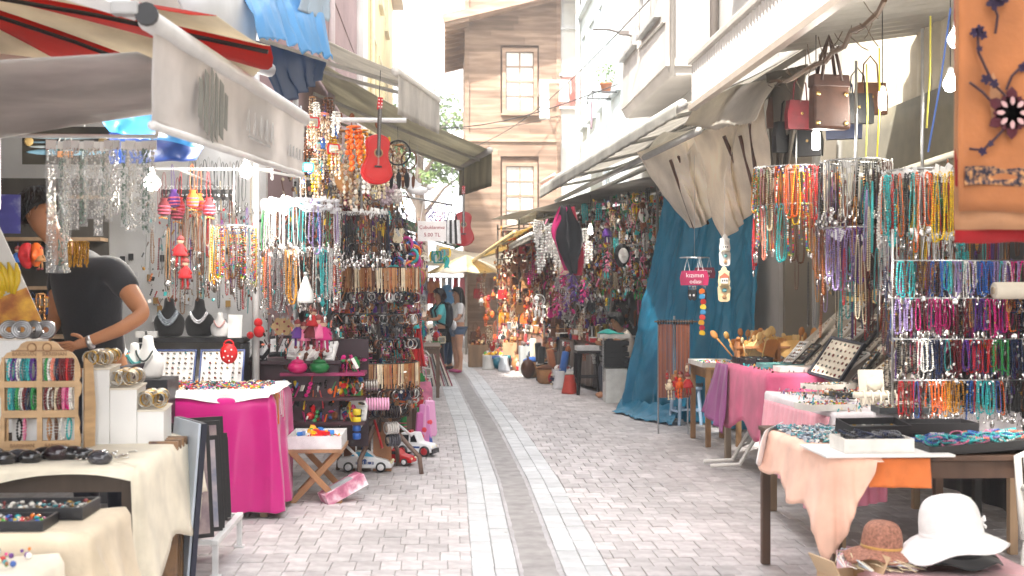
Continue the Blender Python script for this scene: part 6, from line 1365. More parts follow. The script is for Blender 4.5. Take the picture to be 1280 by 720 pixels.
for i in range(60): 
    kd = cyc(['mask', 'fish', 'doll', 'plaque', 'key', 'chime2'], i); hang(kd, cyc(['gold', 'blue', 'red', 'tan', 'silver', 'orange', 'teal'], i), (R(-3.4, -2.55), 8.70, cyc([1.22, 1.57, 1.92, 1.22], i)), 'on the dark shelving at the back of the left shop', sc=R(.6, .9))
# carousels
wl1 = 'on the small carousel by the white shop wall'; wl2 = 'on the film-wrapped carousel'; wl3 = 'on the carousel of black cords'
c1 = (pY(292, 300, 8.9).x, 8.9); K1 = ring_rack(c1, .13, [pY(292, 283, 8.9).z], 'small carousel of mixed chains beside the white shop wall', topz=2.5)
rack_fill(c1, .13, pY(292, 283, 8.9).z, 26, CORD+STRM+STR[4:6], ['cream', 'turquoise', 'amber', 'brown', 'silver', 'yellow'], wl1, pi*.9, 2.1*pi)
c2 = (pY(376, 300, 9.3).x, 9.3); z2 = [2.27, 1.90]; K2 = ring_rack(c2, .25, z2, 'wide carousel wrapped in clear film, with turquoise and silver necklaces', topz=3.0)
price_tags(K2, c2, .25, 2.28, 70, pi*.9, 2.1*pi); price_tags(K2, c2, .25, 1.9, 46, pi*.9, 2.1*pi)
K2b = MB()
rack_fill(c2, .25, 2.27, 44, STR+CORD, ['grey', 'green', 'silver', 'white', 'turquoise', 'blue', 'brown', 'silver', 'lilac'], wl2, pi*.85, 2.15*pi)
rack_fill(c2, .25, 1.90, 46, STR+CORD+STRM[:1], ['turquoise', 'silver', 'coral', 'grey', 'amber', 'brown', 'turquoise', 'silver', 'maroon', 'white'], wl2.replace('on the', 'on the lower ring of the'), pi*.85, 2.15*pi)
q = MB().sheet(lambda u, v: (c2[0]+(.29+.05*N(u*16, v*5))*cos(lerp(pi*.95, 2.05*pi, u)), c2[1]+(.29+.05*N(u*16, v*5))*sin(lerp(pi*.95, 2.05*pi, u)), 2.27-(.10+.07*N(u*11, 3))*v+.02*N(u*14, 2)), 70, 10); part(K2, 'rolled_film', q, mat('crumpled_film', (.85, .86, .92), rough=.25, alpha=.5, var=.3, scale=14, bump=1, bscale=40), smooth=True)
c3 = (pY(452, 300, 10.0).x, 10.0); K3 = ring_rack(c3, .19, [2.22], 'carousel with white top ring of long black cords', topz=2.9); price_tags(K3, c3, .19, 2.24, 34, pi*.9, 2.1*pi)
rack_fill(c3, .19, 2.22, 46, [CORD[0], CORD[2], CORD[3], CORD[1]], ['black', 'black', 'black', 'brown', 'black', 'navy'], wl3, pi*.85, 2.15*pi, kind='cord necklace')
# bracelet carousel standing on bent legs
cc = (pY(474, 400, 10.5).x, 10.5); K4 = thing('bracelet_carousel', 'floor carousel crowded with bracelets and leather straps on bent brown legs', 'rack'); x, y = cc
part(K4, 'pole', MB().tube([(x, y, .35), (x, y, 2.1)], .02, 8), enamel, (.06, .045, .04), smooth=True)
for k in range(4):
    a = pi/4+k*pi/2+.4; part(K4, 'bent_leg', MB().tube([(x, y, .50), (x+cos(a)*.12, y+sin(a)*.12, .40), (x+cos(a)*.30, y+sin(a)*.30, .22), (x+cos(a)*.38, y+sin(a)*.38, .15), (x+cos(a)*.40, y+sin(a)*.40, 0)], .021, 8), enamel, (.16, .10, .075), smooth=True)
tz = [1.98, 1.775, 1.56, 1.37, 1.16, .96, .73, .58]
for k, z in enumerate(tz):
    r = .33 if k not in (0, 7) else .24; part(K4, 'ring', MB().torus((x, y, z), r, .006, 28, 5, 'Z'), blackp, smooth=True)
    for i in range(4): a = i*pi/2+.5; part(K4, 'spoke', MB().tube([(x+cos(a)*.022, y+sin(a)*.022, z), (x+cos(a)*(r-.007), y+sin(a)*(r-.007), z)], .004, 4), blackp)
wk = 'on the floor carousel with bent brown legs'
for k, z in enumerate(tz):
    r = .33 if k not in (0, 7) else .24
    if k in (1, 5):
        for i in range(34): a = lerp(pi*.85, pi*2.15, (i+R(.2, .8))/34); o = ob('strap_hank', LIB['strap'], None, (x+cos(a)*(r+.012), y+sin(a)*(r+.012), z-.004), (0, 0, a+pi/2+R(-.4, .4)), R(.95, 1.1), CN[cyc(['tan', 'brown', 'cream', 'tan', 'copper'], i)]); tag(o, f"{cyc(['tan', 'brown', 'cream', 'tan', 'copper'], i)} leather strap hank on the {('upper', 'lower')[k > 2]} strap tier of the floor carousel", 'straps', 'strap hanks '+wk)
    else:
        n = 40
        for i in range(n):
            a = lerp(pi*.85, pi*2.15, (i+R(.1, .9))/n); cn = random.choice(['black', 'black', 'brown', 'grey', 'navy', 'white', 'maroon', 'tan', 'black', 'silver', 'black']); big = random.random() < .45
            me = random.choice(BND if big else BRC+BND)
            o = ob('bracelet', me, None, (x+cos(a)*(r+.004), y+sin(a)*(r+.004), z+.003), (R(-.2, .2), R(-.2, .2), a+R(-.9, .9)), R(1.0, 1.35), CN[cn]); tag(o, f"{cn} {DESC.get(me.name, 'beaded')} bracelet on the {('topmost', 0, 'second', 'third', 'fourth', 0, 'fifth', 'lowest')[k]} bracelet tier of the floor carousel", 'bracelet', 'bracelets '+wk)
# plastic bracelet rolls low on the carousel
for i, (px, py, col, nm) in enumerate(((372, 0, 0, 0),)): pass
for i, (px, py, yy, L, col, nm) in enumerate(((448, 482, 10.05, .34, 'b8b4ae', 'silver grey'), (470, 505, 10.0, .22, 'e6a8c8', 'pink'), (490, 515, 10.1, .14, '3a3438', 'dark grey'), (490, 535, 10.15, .12, 'c8c4c0', 'pale grey'), (430, 478, 10.1, .2, 'c98a3a', 'amber'), (492, 550, 10.2, .12, '4a4a52', 'charcoal'))):
    p = pY(px, py, yy); t = thing('bangle_roll', f'{nm} roll of bangles low on the floor carousel', 'bangle roll', tuple(p), R(.1, .5)); part(t, 'core', MB().at((0, 0, 0), ry=pi/2).lathe([(.03, -L/2), (.03, L/2)], 12), paper, (.4, .32, .25), smooth=True)
    for k in range(int(L/.022)): part(t, 'bangle', MB().torus((-L/2+.011+.022*k, 0, 0), .045, .010, 16, 6, 'X'), metalc if i % 2 == 0 else plastic, col, smooth=True)
# ================================================================ LEFT: toys on the low trestle
t = thing('folding_trestle', 'small cross-legged wooden folding table with the toy tray', 'table')
for yy in (9.02, 9.5):
    for s in (-1, 1): part(t, 'cross_leg', MB().at((-.95, yy+.02*s, .19), ry=s*.75).box((0, 0, 0), (.045, .022, .54)), wood, (.36, .19, .085), bev=.003)
part(t, 'stretcher', MB().box((-.78, 9.26, .04), (.04, .5, .04)), wood, (.36, .19, .085)); part(t, 'stretcher', MB().box((-1.12, 9.26, .36), (.04, .5, .03)), wood, (.36, .19, .085)); part(t, 'tabletop', MB().box((-.96, 9.26, .385), (.42, .54, .025)), wood, (.34, .19, .10))
tray((-.96, 9.26, .399), .40, .52, .09, (.74, .74, .74), 'loose', 'white tray heaped with bright plastic toys on the folding table', nx=22, ny=10, fill=mixtoy, pad=paper)
for i in range(12):
    p = Vector((R(-1.12, -.82), R(9.05, 9.45), .475+R(0, .05))); t = thing('toy_block', f"{('red', 'yellow', 'blue', 'white')[i % 4]} plastic toy piece in the white toy tray", 'toy', tuple(p), R(0, 3), 'toys in the white tray', rot=(R(-.4, .4), R(-.4, .4), R(0, 3)))
    part(t, 'brick', MB().box((0, 0, 0), (.09, .045, .03)), plastic, ('d8262a', 'f2c21c', '2f7fd0', 'f0f0ee')[i % 4], bev=.004); part(t, 'studs', MB().at((-.025, 0, .018)).lathe([(.012, -.004), (.012, .005)], 8), plastic, ('f2c21c', 'd8262a', 'f0f0ee', '3fae4a')[i % 4])
t = thing('toy_rack', 'tall dark toy rack with magenta lining behind the folding table', 'rack')
part(t, 'back_board', MB().box((-.98, 10.15, .72), (.7, .03, .9)), paint, (.03, .008, .015))
for z, c in ((.5, (.05, .012, .02)), (.70, (.05, .012, .02)), (.90, (.30, .015, .10))): part(t, 'shelf_board', MB().box((-.98, 9.95, z), (.68, .34, .025)), paint, c)
for i, (px, py, c, nm) in enumerate(((372, 478, 'd0186e', 'magenta'), (399, 478, '12743a', 'green'))):
    p = pY(px, py, 9.75); t = thing('lidded_pot', f'glossy {nm} enamel pot with knob lid', 'pot', (p.x, p.y, .914))
    part(t, 'body', MB().lathe([(.03, 0), (.065, .015), (.082, .045), (.07, .075), (.05, .085)], 20), plastic, c, smooth=True); part(t, 'lid', MB().lathe([(.055, .083), (.05, .10), (.02, .112), (.008, .115)], 18), plastic, c, smooth=True); part(t, 'knob', MB().sph((0, 0, .122), .012, 8, 6), plastic, c, smooth=True)
for i in range(16):
    z = (.513, .713)[i % 2]; p = (R(-1.28, -.7), R(9.85, 10.0), z); t = thing('toy_box', f"{('green', 'red', 'white', 'yellow', 'black')[i % 5]} toy packet on the dark toy rack shelves", 'toy packet', p, R(-.5, .5), 'toy packets on the dark toy rack')
    part(t, 'card', MB().box((0, .02, .05), (.10, .004, .10)), paper, ('3f9a4a', 'c9262e', 'eeeeea', 'e2c23a', '26262a')[i % 5]); part(t, 'blister', MB().sph((0, 0, .045), .035, 10, 6, (1, .6, .9)), plastic, ('d8262a', 'f2c21c', '2f7fd0', '222226', 'e8642a')[i % 5], smooth=True)
mass('toy_cluster', 'jumble of small bright toys crammed on the dark toy rack shelves', 'toys', 420, lambda: (R(-1.3, -.66), R(9.8, 10.1), random.choice((.54, .74, .58, .78, .95))+R(0, .09)), ['red', 'yellow', 'green', 'blue', 'white', 'black', 'magenta', 'orange', 'brown', 'black'], .014, .034)
mass('toy_cluster', 'jumble of bracelets, sticks and small toys crowding the floor carousel', 'toys', 700, lambda: (-.59+R(-.33, .33), R(10.2, 10.8), R(.55, 1.95)), ['black', 'brown', 'black', 'grey', 'tan', 'navy', 'white', 'maroon', 'silver', 'black'], .010, .026)
# pink doll box on the ground
t = thing('pink_toy_box', 'pink and white printed toy box leaning on the ground by the folding table', 'box', (-.72, 9.1, .0), rot=(0, -.42, .45))
part(t, 'carton', MB().box((0, 0, .10), (.34, .17, .09)), mat('pink_carton', (.72, .22, .36), rough=.35, var=.5, scale=9, col2=(.80, .70, .74)), bev=.003); part(t, 'window', MB().box((-.02, 0, .147), (.22, .10, .004)), glass)
# toy cars
def toy_car(kind, loc, rz, L, label):
    t = thing('toy_car', label, 'toy car', loc, rz); h = L*.27; w = L*.42
    bc_ = {'police': 'f4f5f6', 'red': 'c8141c', 'jeep': 'f0f1f2'}[kind]
    if kind == 'jeep': pr = [(-.5, .10), (-.5, .33), (-.44, .34), (-.36, .60), (.06, .60), (.16, .36), (.46, .31), (.5, .24), (.5, .10)]
    else: pr = [(-.5, .07), (-.51, .2), (-.46, .27), (-.28, .29), (-.14, .40), (.06, .40), (.2, .28), (.42, .22), (.5, .14), (.5, .07)]
    part(t, 'body', MB().poly([(a*L, b*L) for a, b in pr], w), plastic, bc_, bev=L*.03, smooth=False)
    gl = [(-.26, .30), (-.14, .375), (.05, .375), (.17, .29)] if kind != 'jeep' else [(-.33, .37), (-.30, .55), (-.13, .55), (-.13, .37)]
    gc_ = {'police': '3fb0d8', 'red': '26282c', 'jeep': '20242a'}[kind]
    part(t, 'side_window', MB().poly([(a*L, b*L) for a, b in gl], w+.006), plastic, gc_)
    if kind == 'jeep': part(t, 'side_window', MB().poly([(-.08*L, .37*L), (-.08*L, .55*L), (.03*L, .55*L), (.10*L, .37*L)], w+.006), plastic, gc_); part(t, 'front_bumper', MB().box((.52*L, 0, .14*L), (.05*L, w*1.05, .12*L)), blackp, bev=.004); part(t, 'roof_light', MB().box((-.15*L, 0, .625*L), (.08*L, w*.5, .05*L)), plastic, 'c8242a')
    else: part(t, 'spoiler', MB().box((-.47*L, 0, .34*L), (.08*L, w*.9, .02*L)), plastic, bc_); part(t, 'roof_light', MB().box((-.04*L, 0, .42*L), (.06*L, w*.45, .05*L)), plastic, ('2f62ae', 'd8262a')[kind == 'red'])
    if kind != 'red': part(t, 'side_stripe', MB().box((0, 0, .17*L if kind == 'police' else .24*L), (.34*L, w+.005, .045*L)), plastic, '2a4a8a')
    if kind == 'police':
        lettering(t, 'POLICE', .045*L/.43, (0, -w/2-.006, .17*L), (pi/2, 0, 0), (.85, .85, .85), depth=.001)
        part(t, 'door_badge', MB().at((0, -w/2-.004, .2*L), rx=pi/2).lathe([(.02, -.003), (.022, 0), (.018, .002)], 12), plastic, '3a5a98')
    rw = .095*L if kind != 'jeep' else .14*L
    for xx in (-.3, .3):
        for s in (-1, 1):
            wh_ = part(t, 'wheel', MB().at((xx*L, s*(w/2-.005), rw), rx=pi/2).lathe([(rw*.6, -.02), (rw*.96, -.018), (rw, 0), (rw*.96, .018), (rw*.6, .02)], 18), blackp, smooth=True)
            part(wh_, 'rim', MB().at((xx*L, s*(w/2+.016), rw), rx=pi/2).lathe([(rw*.2, -.004), (rw*.62, -.004), (rw*.66, 0), (rw*.5, .004)], 14), plastic, ('e6e6e6', 'e6e6e6', 'a8242c')[('police', 'red', 'jeep').index(kind)], smooth=True)
    for s in (-1, 1): part(t, 'headlight', MB().at((.485*L, s*w*.32, .18*L if kind != 'jeep' else .25*L)).sph((0, 0, 0), .03*L, 8, 6), plastic, 'f0e8c0', smooth=True)
    return t
p = pZ(457, 590); toy_car('police', (p.x, p.y+.08, 0), -.08, .47, 'white toy police car with blue windows on the paving')
p = pZ(490, 586); toy_car('red', (p.x+.03, p.y+.28, 0), -.35, .34, 'red toy race car behind the toy police car')
p = pZ(520, 572); toy_car('jeep', (p.x, p.y+.15, 0), -.35, .37, 'white toy police jeep with big black tyres on the paving')
for i, (a, b, col) in enumerate(((pY(446, 460+110, 10.0), pY(425, 450+100, 10.2), 0), (pY(478, 560, 10.3), pY(468, 525, 10.4), 0), (pY(515, 545, 11.1), pY(497, 530, 11.2), 0))): solo(MB().tube([a, b], .012, 6), 'toy_push_stick', plastic, ('white push stick of the toy police car', 'red push stick leaning behind the toy race car', 'white push stick of the toy jeep')[i], 'stick', color=('dcdcdc', 'c01c20', 'dcdcdc')[i], smooth=True)
# white toy robot mask and boards in front of the carousel
t = thing('white_vest_toy', 'white ribbed toy breastplate hanging under the carousel', 'toy', tuple(pY(447, 500, 9.9)))
part(t, 'plate', MB().poly([(-.06, 0), (-.03, .02), (.03, .02), (.06, 0), (.085, -.05), (.07, -.16), (.03, -.23), (-.03, -.23), (-.07, -.16), (-.085, -.05)], .03), plastic, (.72, .72, .70), bev=.01)
for k in range(5): part(t, 'rib', MB().box((0, -.02, -.05-.035*k), (.13-.012*k, .012, .010)), plastic, (.55, .55, .54), bev=.002)
for k, c in enumerate(('e0c830', 'e0c830', '2a5aa8', '2a5aa8')): solo(MB().at(tuple(pY(446, 515+10*k, 9.82))).lathe([(.03, -.025), (.034, -.02), (.034, .02), (.03, .025)], 14), 'plastic_cup', plastic, ('yellow stacking cup below the white toy breastplate', 'blue stacking cup below the yellow ones')[k > 1], 'cup', 'stacking cups under the carousel', color=c, smooth=True)
for i, (px, py, w, h, c, nm) in enumerate(((437, 545, .10, .55, '6a3c24', 'dark brown'), (478, 530, .16, .60, '9c6a44', 'pale brown'), (455, 545, .12, .5, '3f2a20', 'very dark'))): p = pY(px, py, 10.55); solo(MB().at((p.x, p.y, h/2), rx=-.1).box((0, 0, 0), (w, .02, h)), 'wooden_board', wood, f'{nm} wooden board standing under the floor carousel', 'board', color=c, bev=.003)
# wooden swords in a crate, wrapped pink toys
t = thing('wooden_crate', 'dark wooden crate full of toy swords and wrapped canes', 'crate'); p = pZ(500, 545); 
for s in (-1, 1): part(t, 'side', MB().box((p.x+s*.17, p.y+.15, .15), (.02, .3, .3)), wood, (.10, .05, .03)); part(t, 'side', MB().box((p.x, p.y+.15+s*.15, .15), (.318, .02, .298)), wood, (.10, .05, .03))
for i in range(16):
    a = thing('toy_sword', ('plain wooden toy sword standing in the dark crate', 'red and gold wrapped toy sword standing in the dark crate')[i % 3 == 0], 'toy sword', (p.x+R(-.13, .13), p.y+R(.03, .27), .05), 0, 'toy swords in the dark crate', rot=(R(-.12, .12), R(-.15, .2), R(0, 3)))
    L = R(.65, .95); part(a, 'blade', MB().box((0, 0, L*.4), (.03, .010, L*.8)), wood, ('c9955a', 'b98048', '9a2a1c')[0 if i % 3 else 2]); part(a, 'guard', MB().box((0, 0, L*.8), (.11, .02, .02)), wood, ('8a5a30', 'd8a83a')[i % 3 == 0]); part(a, 'grip', MB().tube([(0, 0, L*.8), (0, 0, L)], .012, 6), wood, ('7a4a28', 'c8242a')[i % 3 == 0])
for i, (px, py, h, c) in enumerate(((531, 505, .42, 'd88ac0'), (527, 515, .40, 'c060a0'), (537, 500, .36, 'e0a0c8'), (533, 540, .22, '2a50a0'))):
    q_ = pY(px, py, 11.9); t = thing('toy_bag', ('pale pink shiny toy bag with flower hanging by the swords', 'dark pink shiny toy bag hanging by the swords', 'pink star printed toy bag hanging by the swords', 'blue wrapped toy at the crate corner')[i], 'toy bag', tuple(q_), R(-.4, .4))
    part(t, 'bag', MB().poly([(-.05, 0), (.05, 0), (.075, -h*.9), (.06, -h), (-.06, -h), (-.075, -h*.9)], .05, ), satin, c, bev=.015); part(t, 'hang_tab', MB().torus((0, 0, .01), .015, .003, 10, 4), plastic, (.8, .8, .8)); part(t, 'flower', MB().at((0, -.03, -h*.6), rx=pi/2).lathe([(.02, -.004), (.028, 0), (.01, .004)], 6), plastic, 'e23a4a')
# slanted black and white boxes, dolls, palette on the shelf behind
for i in range(12):
    p = pY(318+9*i+R(-3, 3), 437+R(-6, 6), 9.9); t = thing('gift_box', ('slim black gift box propped on the rear counter', 'white card gift box propped on the rear counter')[i > 4], 'gift box', tuple(p), rot=(R(.5, .9), R(-.2, .2), R(-.9, .9)), group='gift boxes propped on the rear counter')
    part(t, 'tray', MB().box((0, 0, 0), (.07, .22, .03)), paper, ((.015, .015, .018), (.74, .74, .74))[i > 4], bev=.002); part(t, 'insert', MB().box((0, -.01, .018), (.045, .15, .008)), paper, ((.6, .6, .62), (.85, .85, .85))[i > 4])
solo(MB().box((-1.3, 10.05, .72), (.9, .4, .52)).box((-1.3, 10.02, .995), (.94, .46, .03)), 'rear_counter', paint, 'maroon counter behind the toy table carrying gift boxes', 'counter', color=(.035, .010, .018), bev=.004)
for i, (px, py, c, s) in enumerate(((398, 388, 'pink', 1.25), (404, 392, 'magenta', 1.2), (388, 392, 'maroon', 1.1), (380, 398, 'pink', 1.0), (392, 380, 'red', 1.0), (372, 395, 'purple', 1))): hang('doll', c, tuple(pY(px, py, 9.5)), 'hanging behind the gift boxes', R(-.3, .3), s)
p = pY(353, 408, 9.7); t = thing('wooden_palette', 'flat wooden flower-shaped palette with red dots', 'palette', tuple(p)); part(t, 'board', MB().poly([(.085*(1+.12*cos(6*a))*cos(a), .07*(1+.12*cos(6*a))*sin(a)) for a in [2*pi*k/36 for k in range(36)]], .012), wood, 'b09468', bev=.003)
for k in range(5): a = k*1.257; part(t, 'dot', MB().at((.05*cos(a), -.008, .04*sin(a)), rx=pi/2).lathe([(.009, -.003), (.01, 0), (.006, .002)], 8), paint, '8a2a34')
p = pY(324, 408, 9.6); t = thing('red_plush', 'bright red heart-shaped plush toy on the rear counter', 'plush toy', tuple(p)); part(t, 'body', MB().sph((0, 0, -.04), .045, 12, 8, (1, .7, 1.1)).sph((-.008, 0, .03), .035, 12, 8, (1, .7, 1)), cloth, 'c41a20', smooth=True); part(t, 'foot', MB().sph((-.07, 0, -.07), .03, 10, 6), cloth, 'b0181c', smooth=True)
p = pY(382, 350, 9.0); t = thing('white_cone_lamp', 'white frosted bottle-shaped ornament among the necklaces', 'ornament', tuple(p)); part(t, 'body', MB().lathe([(.055, -.17), (.06, -.15), (.05, -.08), (.022, .0), (.012, .03)], 16), plastic, (.78, .80, .78), smooth=True); part(t, 'cap', MB().lathe([(.015, .028), (.018, .05), (.008, .06)], 10), metalc, (.7, .7, .7), smooth=True)
# ================================================================ LEFT: guitars and hanging ornaments
def guitar(px, py, yy, L, rz, c, label, tilt=0):
    p = pY(px, py, yy); t = thing('hanging_guitar', label, 'guitar', tuple(p), rot=(0, tilt, rz)); s = L/.74; o = guitar_outline(1.02*s)
    part(t, 'body', MB().poly([(a, b-.53*s) for a, b in o], .075*s), paint, c, bev=.008); part(t, 'soundboard', MB().poly([(a*.86, b*.88-.53*s) for a, b in o], .079*s), mat('sunburst_%s' % c, c, rough=.2, var=.1, scale=3, coat=.8))
    part(t, 'sound_hole', MB().at((0, -.041*s, -.47*s), rx=pi/2).lathe([(.042*s, -.002), (.045*s, 0), (.042*s, .0015)], 18), mat('rosette', (.30, .16, .07), rough=.5)); part(t, 'hole_shadow', MB().at((0, -.0435*s, -.47*s), rx=pi/2).lathe([(.030*s, -.001), (.031*s, .0)], 16), blackp)
    part(t, 'neck', MB().box((0, -.03*s, -.25*s), (.032*s, .03*s, .40*s)), wood, (.03, .025, .022)); part(t, 'bridge', MB().box((0, -.044*s, -.60*s), (.07*s, .012, .016*s)), blackp); part(t, 'headstock', MB().at((0, -.026*s, .0), rx=.15).box((0, 0, 0), (.048*s, .02*s, .12*s)), paint, c, bev=.003)
    for k in range(3):
        for s2 in (-1, 1): part(t, 'tuning_peg', MB().sph((s2*.014*s, -.04*s, .035*s-.033*k*s), .007*s, 6, 4), white)
    tag(part(t, 'strings', MB().box((-.006*s, -.0475*s, -.30*s), (.0014, .001, .58*s)).box((.006*s, -.0475*s, -.30*s), (.0014, .001, .58*s)).box((0, -.0475*s, -.30*s), (.0014, .001, .58*s)), chrome), kind='stuff'); part(t, 'hanging_loop', MB().tube([(0, 0, .06*s), (0, 0, .32*s)], .003, 4), cloth, (.05, .05, .05)); return t
guitar(474, 130, 9.3, .60, .35, 'b00c14', 'glossy red small guitar hanging under the olive awning', .04)
guitar(579, 238, 13.4, .60, .1, '9a1420', 'dark red toy guitar hanging at the far end of the olive awning')
wo = 'hanging under the olive awning near the red guitar'
for i, (k, c, px, py, yy, s) in enumerate((('chime0', 'orange', 442, 155, 9.4, 1.15), ('chime0', 'amber', 452, 160, 9.5, 1.0), ('chime0', 'white', 462, 190, 9.6, 1.05), ('chime0', 'cream', 478, 205, 9.9, .9), ('dream', 'black', 497, 158, 9.9, 1.35), ('dream', 'brown', 512, 175, 10.4, 1.1), ('chime1', 'tan', 425, 160, 9.8, 1.2), ('chime1', 'tan', 412, 150, 9.6, 1.1), ('chime1', 'cream', 437, 205, 9.9, 1.2), ('guitar', 'cream', 497, 255, 10.6, .6), ('guitar', 'yellow', 475, 250, 10.6, .55), ('mask', 'tan', 430, 205, 10.2, 1.1))): hang(k, c, tuple(pY(px, py, yy)), wo, sc=s)
for i in range(46): p = pY(378+R(0, 45), 118+R(0, 110), 8.9+R(0, .8)); hang(cyc(['fish', 'chime1', 'chime0', 'plaque', 'chime1', 'eye'], i), cyc(['turquoise', 'cream', 'yellow', 'red', 'tan', 'white', 'blue', 'coral', 'brown'], i), tuple(p), 'in the cluster beyond the grey awning end', sc=R(.45, .8))
for i in range(26): p = pY(R(400, 500), R(160, 235), 10.6+R(0, 1.2)); hang(cyc(['chime1', 'chime1', 'dream', 'spoon'], i), cyc(['tan', 'cream', 'brown', 'copper'], i), tuple(p), wo, sc=R(.8, 1.1))
for i, (px, py, c, nm) in enumerate(((482, 248, 'b0a0a8', 'pinkish'), (495, 245, 'd0c8c4', 'pale'), (488, 238, 'a89098', 'mauve'))):
    p = pY(px, py, 10.2); q = MB()
    for k in range(60): d = Vector((R(-1, 1), R(-1, 1), R(-1, 1))).normalized()*.055; q.at(d, R(0, 6), R(0, 6)).sph((0, 0, 0), .018, 6, 4, (1, 1, .5))
    q.at().sph((0, 0, 0), .05, 12, 8); solo(q, 'shell_globe', bead, f'{nm} globe of stuck-on seashells under the olive awning', 'ornament', 'shell globes', tuple(p), 0, c, True)
p = pY(522, 238, 10.8); t = thing('seagull_ornament', 'white wooden seagull with spread wings hanging under the awning', 'ornament', tuple(p), .2)
part(t, 'body', MB().sph((0, 0, 0), .045, 12, 8, (2.2, 1, .9)), paint, (.74, .74, .74), smooth=True); part(t, 'head', MB().sph((.11, 0, .03), .028, 10, 6), paint, (.76, .76, .76), smooth=True); part(t, 'beak', MB().tube([(.13, 0, .03), (.17, 0, .02)], [.010, .002], 6), paint, (.7, .4, .08))
for s in (-1, 1): part(t, 'wing', MB().at((0, 0, .02), s*.5, 0, 0).poly([(-.05, 0), (.05, 0), (.02, .12), (-.06, .22), (-.10, .24), (-.07, .12)], .010, 'Z') if 0 else MB().at((0, 0, .02), 0, s*.25-.5, 0).poly([(-.05, 0), (.05, .0), (-.02, .14), (-.13, .22), (-.12, .14)], .012, 'Y', s*.03), paint, (.66, .68, .70), bev=.003)
part(t, 'thread', MB().tube([(0, 0, .04), (0, 0, .4)], .0015, 3), cloth, (.5, .5, .5))
t = thing('price_sign', 'white card sign with red handwriting under the olive awning', 'sign', tuple(pY(540, 289, 11.3)), .08)
part(t, 'card', MB().box((0, 0, 0), (.27, .008, .19)), paper, 'e6e2e0', bev=.002); lettering(t, 'Çubuklarımız', .045, (0, -.006, .035), (pi/2, 0, 0), '9a1c30'); lettering(t, '5.00 TL', .05, (0, -.006, -.035), (pi/2, 0, 0), '9a1c30')
for s in (-1, 1): part(t, 'ribbon', MB().tube([(s*.11, 0, .09), (s*.08, 0, .28)], .004, 4), cloth, 'e6e2e0')
t = thing('zebra_bag', 'black and white striped bag hanging by the dark red guitar', 'bag', tuple(pY(565, 275, 12.2)), -.2)
for k in range(6): part(t, 'stripe', MB().poly([(-.07+.024*k, 0), (-.046+.024*k, 0), (-.05+.028*k, -.24), (-.078+.028*k, -.24)], .05), leather, ((.02, .02, .02), (.72, .72, .72))[k % 2])
part(t, 'handle', MB().tube([(-.05, 0, 0), (-.03, 0, .08), (.03, 0, .08), (.05, 0, 0)], .007, 6), leather, (.02, .02, .02), smooth=True)
for i in range(4): hang('feather', ('purple', 'purple', 'magenta', 'lilac')[i], tuple(pY(538+6*i, 252+R(-2, 4), 11.8)), 'above the white price sign', sc=.75)
for i in range(10): hang(cyc(['plaque', 'fish'], i), cyc(['teal', 'green', 'yellow', 'turquoise'], i), tuple(pY(R(533, 560), R(303, 318), 11.6)), 'below the white price sign', sc=.85)
wl = 'in the dense hanging wall beyond the floor carousel'
for i in range(120):
    p = pY(R(492, 552), R(300, 445), R(11.8, 15.5)); 
    if p.x > -.25: p.x = R(-.8, -.25)
    hang(cyc(['key', 'chime2', 'doll', 'pouch', 'mask', 'chime0', 'plaque', 'dream', 'strap', 'fish'], i*7+i//9), cyc(['brown', 'black', 'maroon', 'copper', 'purple', 'tan', 'turquoise', 'black', 'magenta', 'orange', 'grey', 'brown'], i*5+i//7), tuple(p), wl, sc=R(.6, 1.0))
for i in range(10): a = i*.6; solo(MB().torus((0, 0, 0), .06, .014, 18, 6), 'coloured_hoop', plastic, f"{('magenta', 'blue', 'orange', 'turquoise')[i % 4]} coiled hoop toy in the dense hanging wall", 'hoop', 'hoop toys in the hanging wall', tuple(pY(490+R(0, 28), 305+5*i, 11.2)), R(-.6, .6), ('c03a8a', '2f62ae', 'e07a2c', '38aeb0')[i % 4], True)
# red hanging cloth and the propped books
solo(curtain(pY(519, 405, 12.6), pY(525, 405, 12.6), pY(532, 458, 12.6), pY(513, 458, 12.6), 3, .025, (0, 1, 0), 30, 16, 2), 'red_scarf', cloth, 'red scarf hanging from a hook by the propped slats', 'scarf', color='c0181e', smooth=True, thick=.004)
for i in range(11):
    a, b = pZ(541+2.4*i, 482), pY(531+1.2*i, 438, 19.5); a = Vector((lerp(-.18, .14, i/10), 19.6, .0)); t = thing('propped_slat', f"{('black', 'cream', 'dark red', 'grey')[i % 4]} edged picture roll propped against the left stall", 'picture roll', tuple(a), rot=(-.3, -.18-.02*i, 0), group='picture rolls propped at the left stall')
    part(t, 'roll', MB().box((0, 0, .28), (.022, .05, .56)), paint, ((.02, .02, .02), (.70, .62, .52), (.25, .03, .05), (.3, .28, .28))[i % 4]); part(t, 'end_cap', MB().box((0, 0, .57), (.026, .054, .02)), paint, (.5, .05, .08))
table('plain low stall table behind the propped picture rolls', -.9, -.05, 17.5, 19.3, .75, (.2, .13, .09))
for i in range(18): hang(cyc(['feather', 'doll', 'plaque'], i), cyc(['white', 'red', 'green', 'orange', 'blue', 'cream'], i), (R(-.35, .05), R(18.6, 19.4), R(.75, 1.1)), 'on the stall by the propped picture rolls', sc=1)
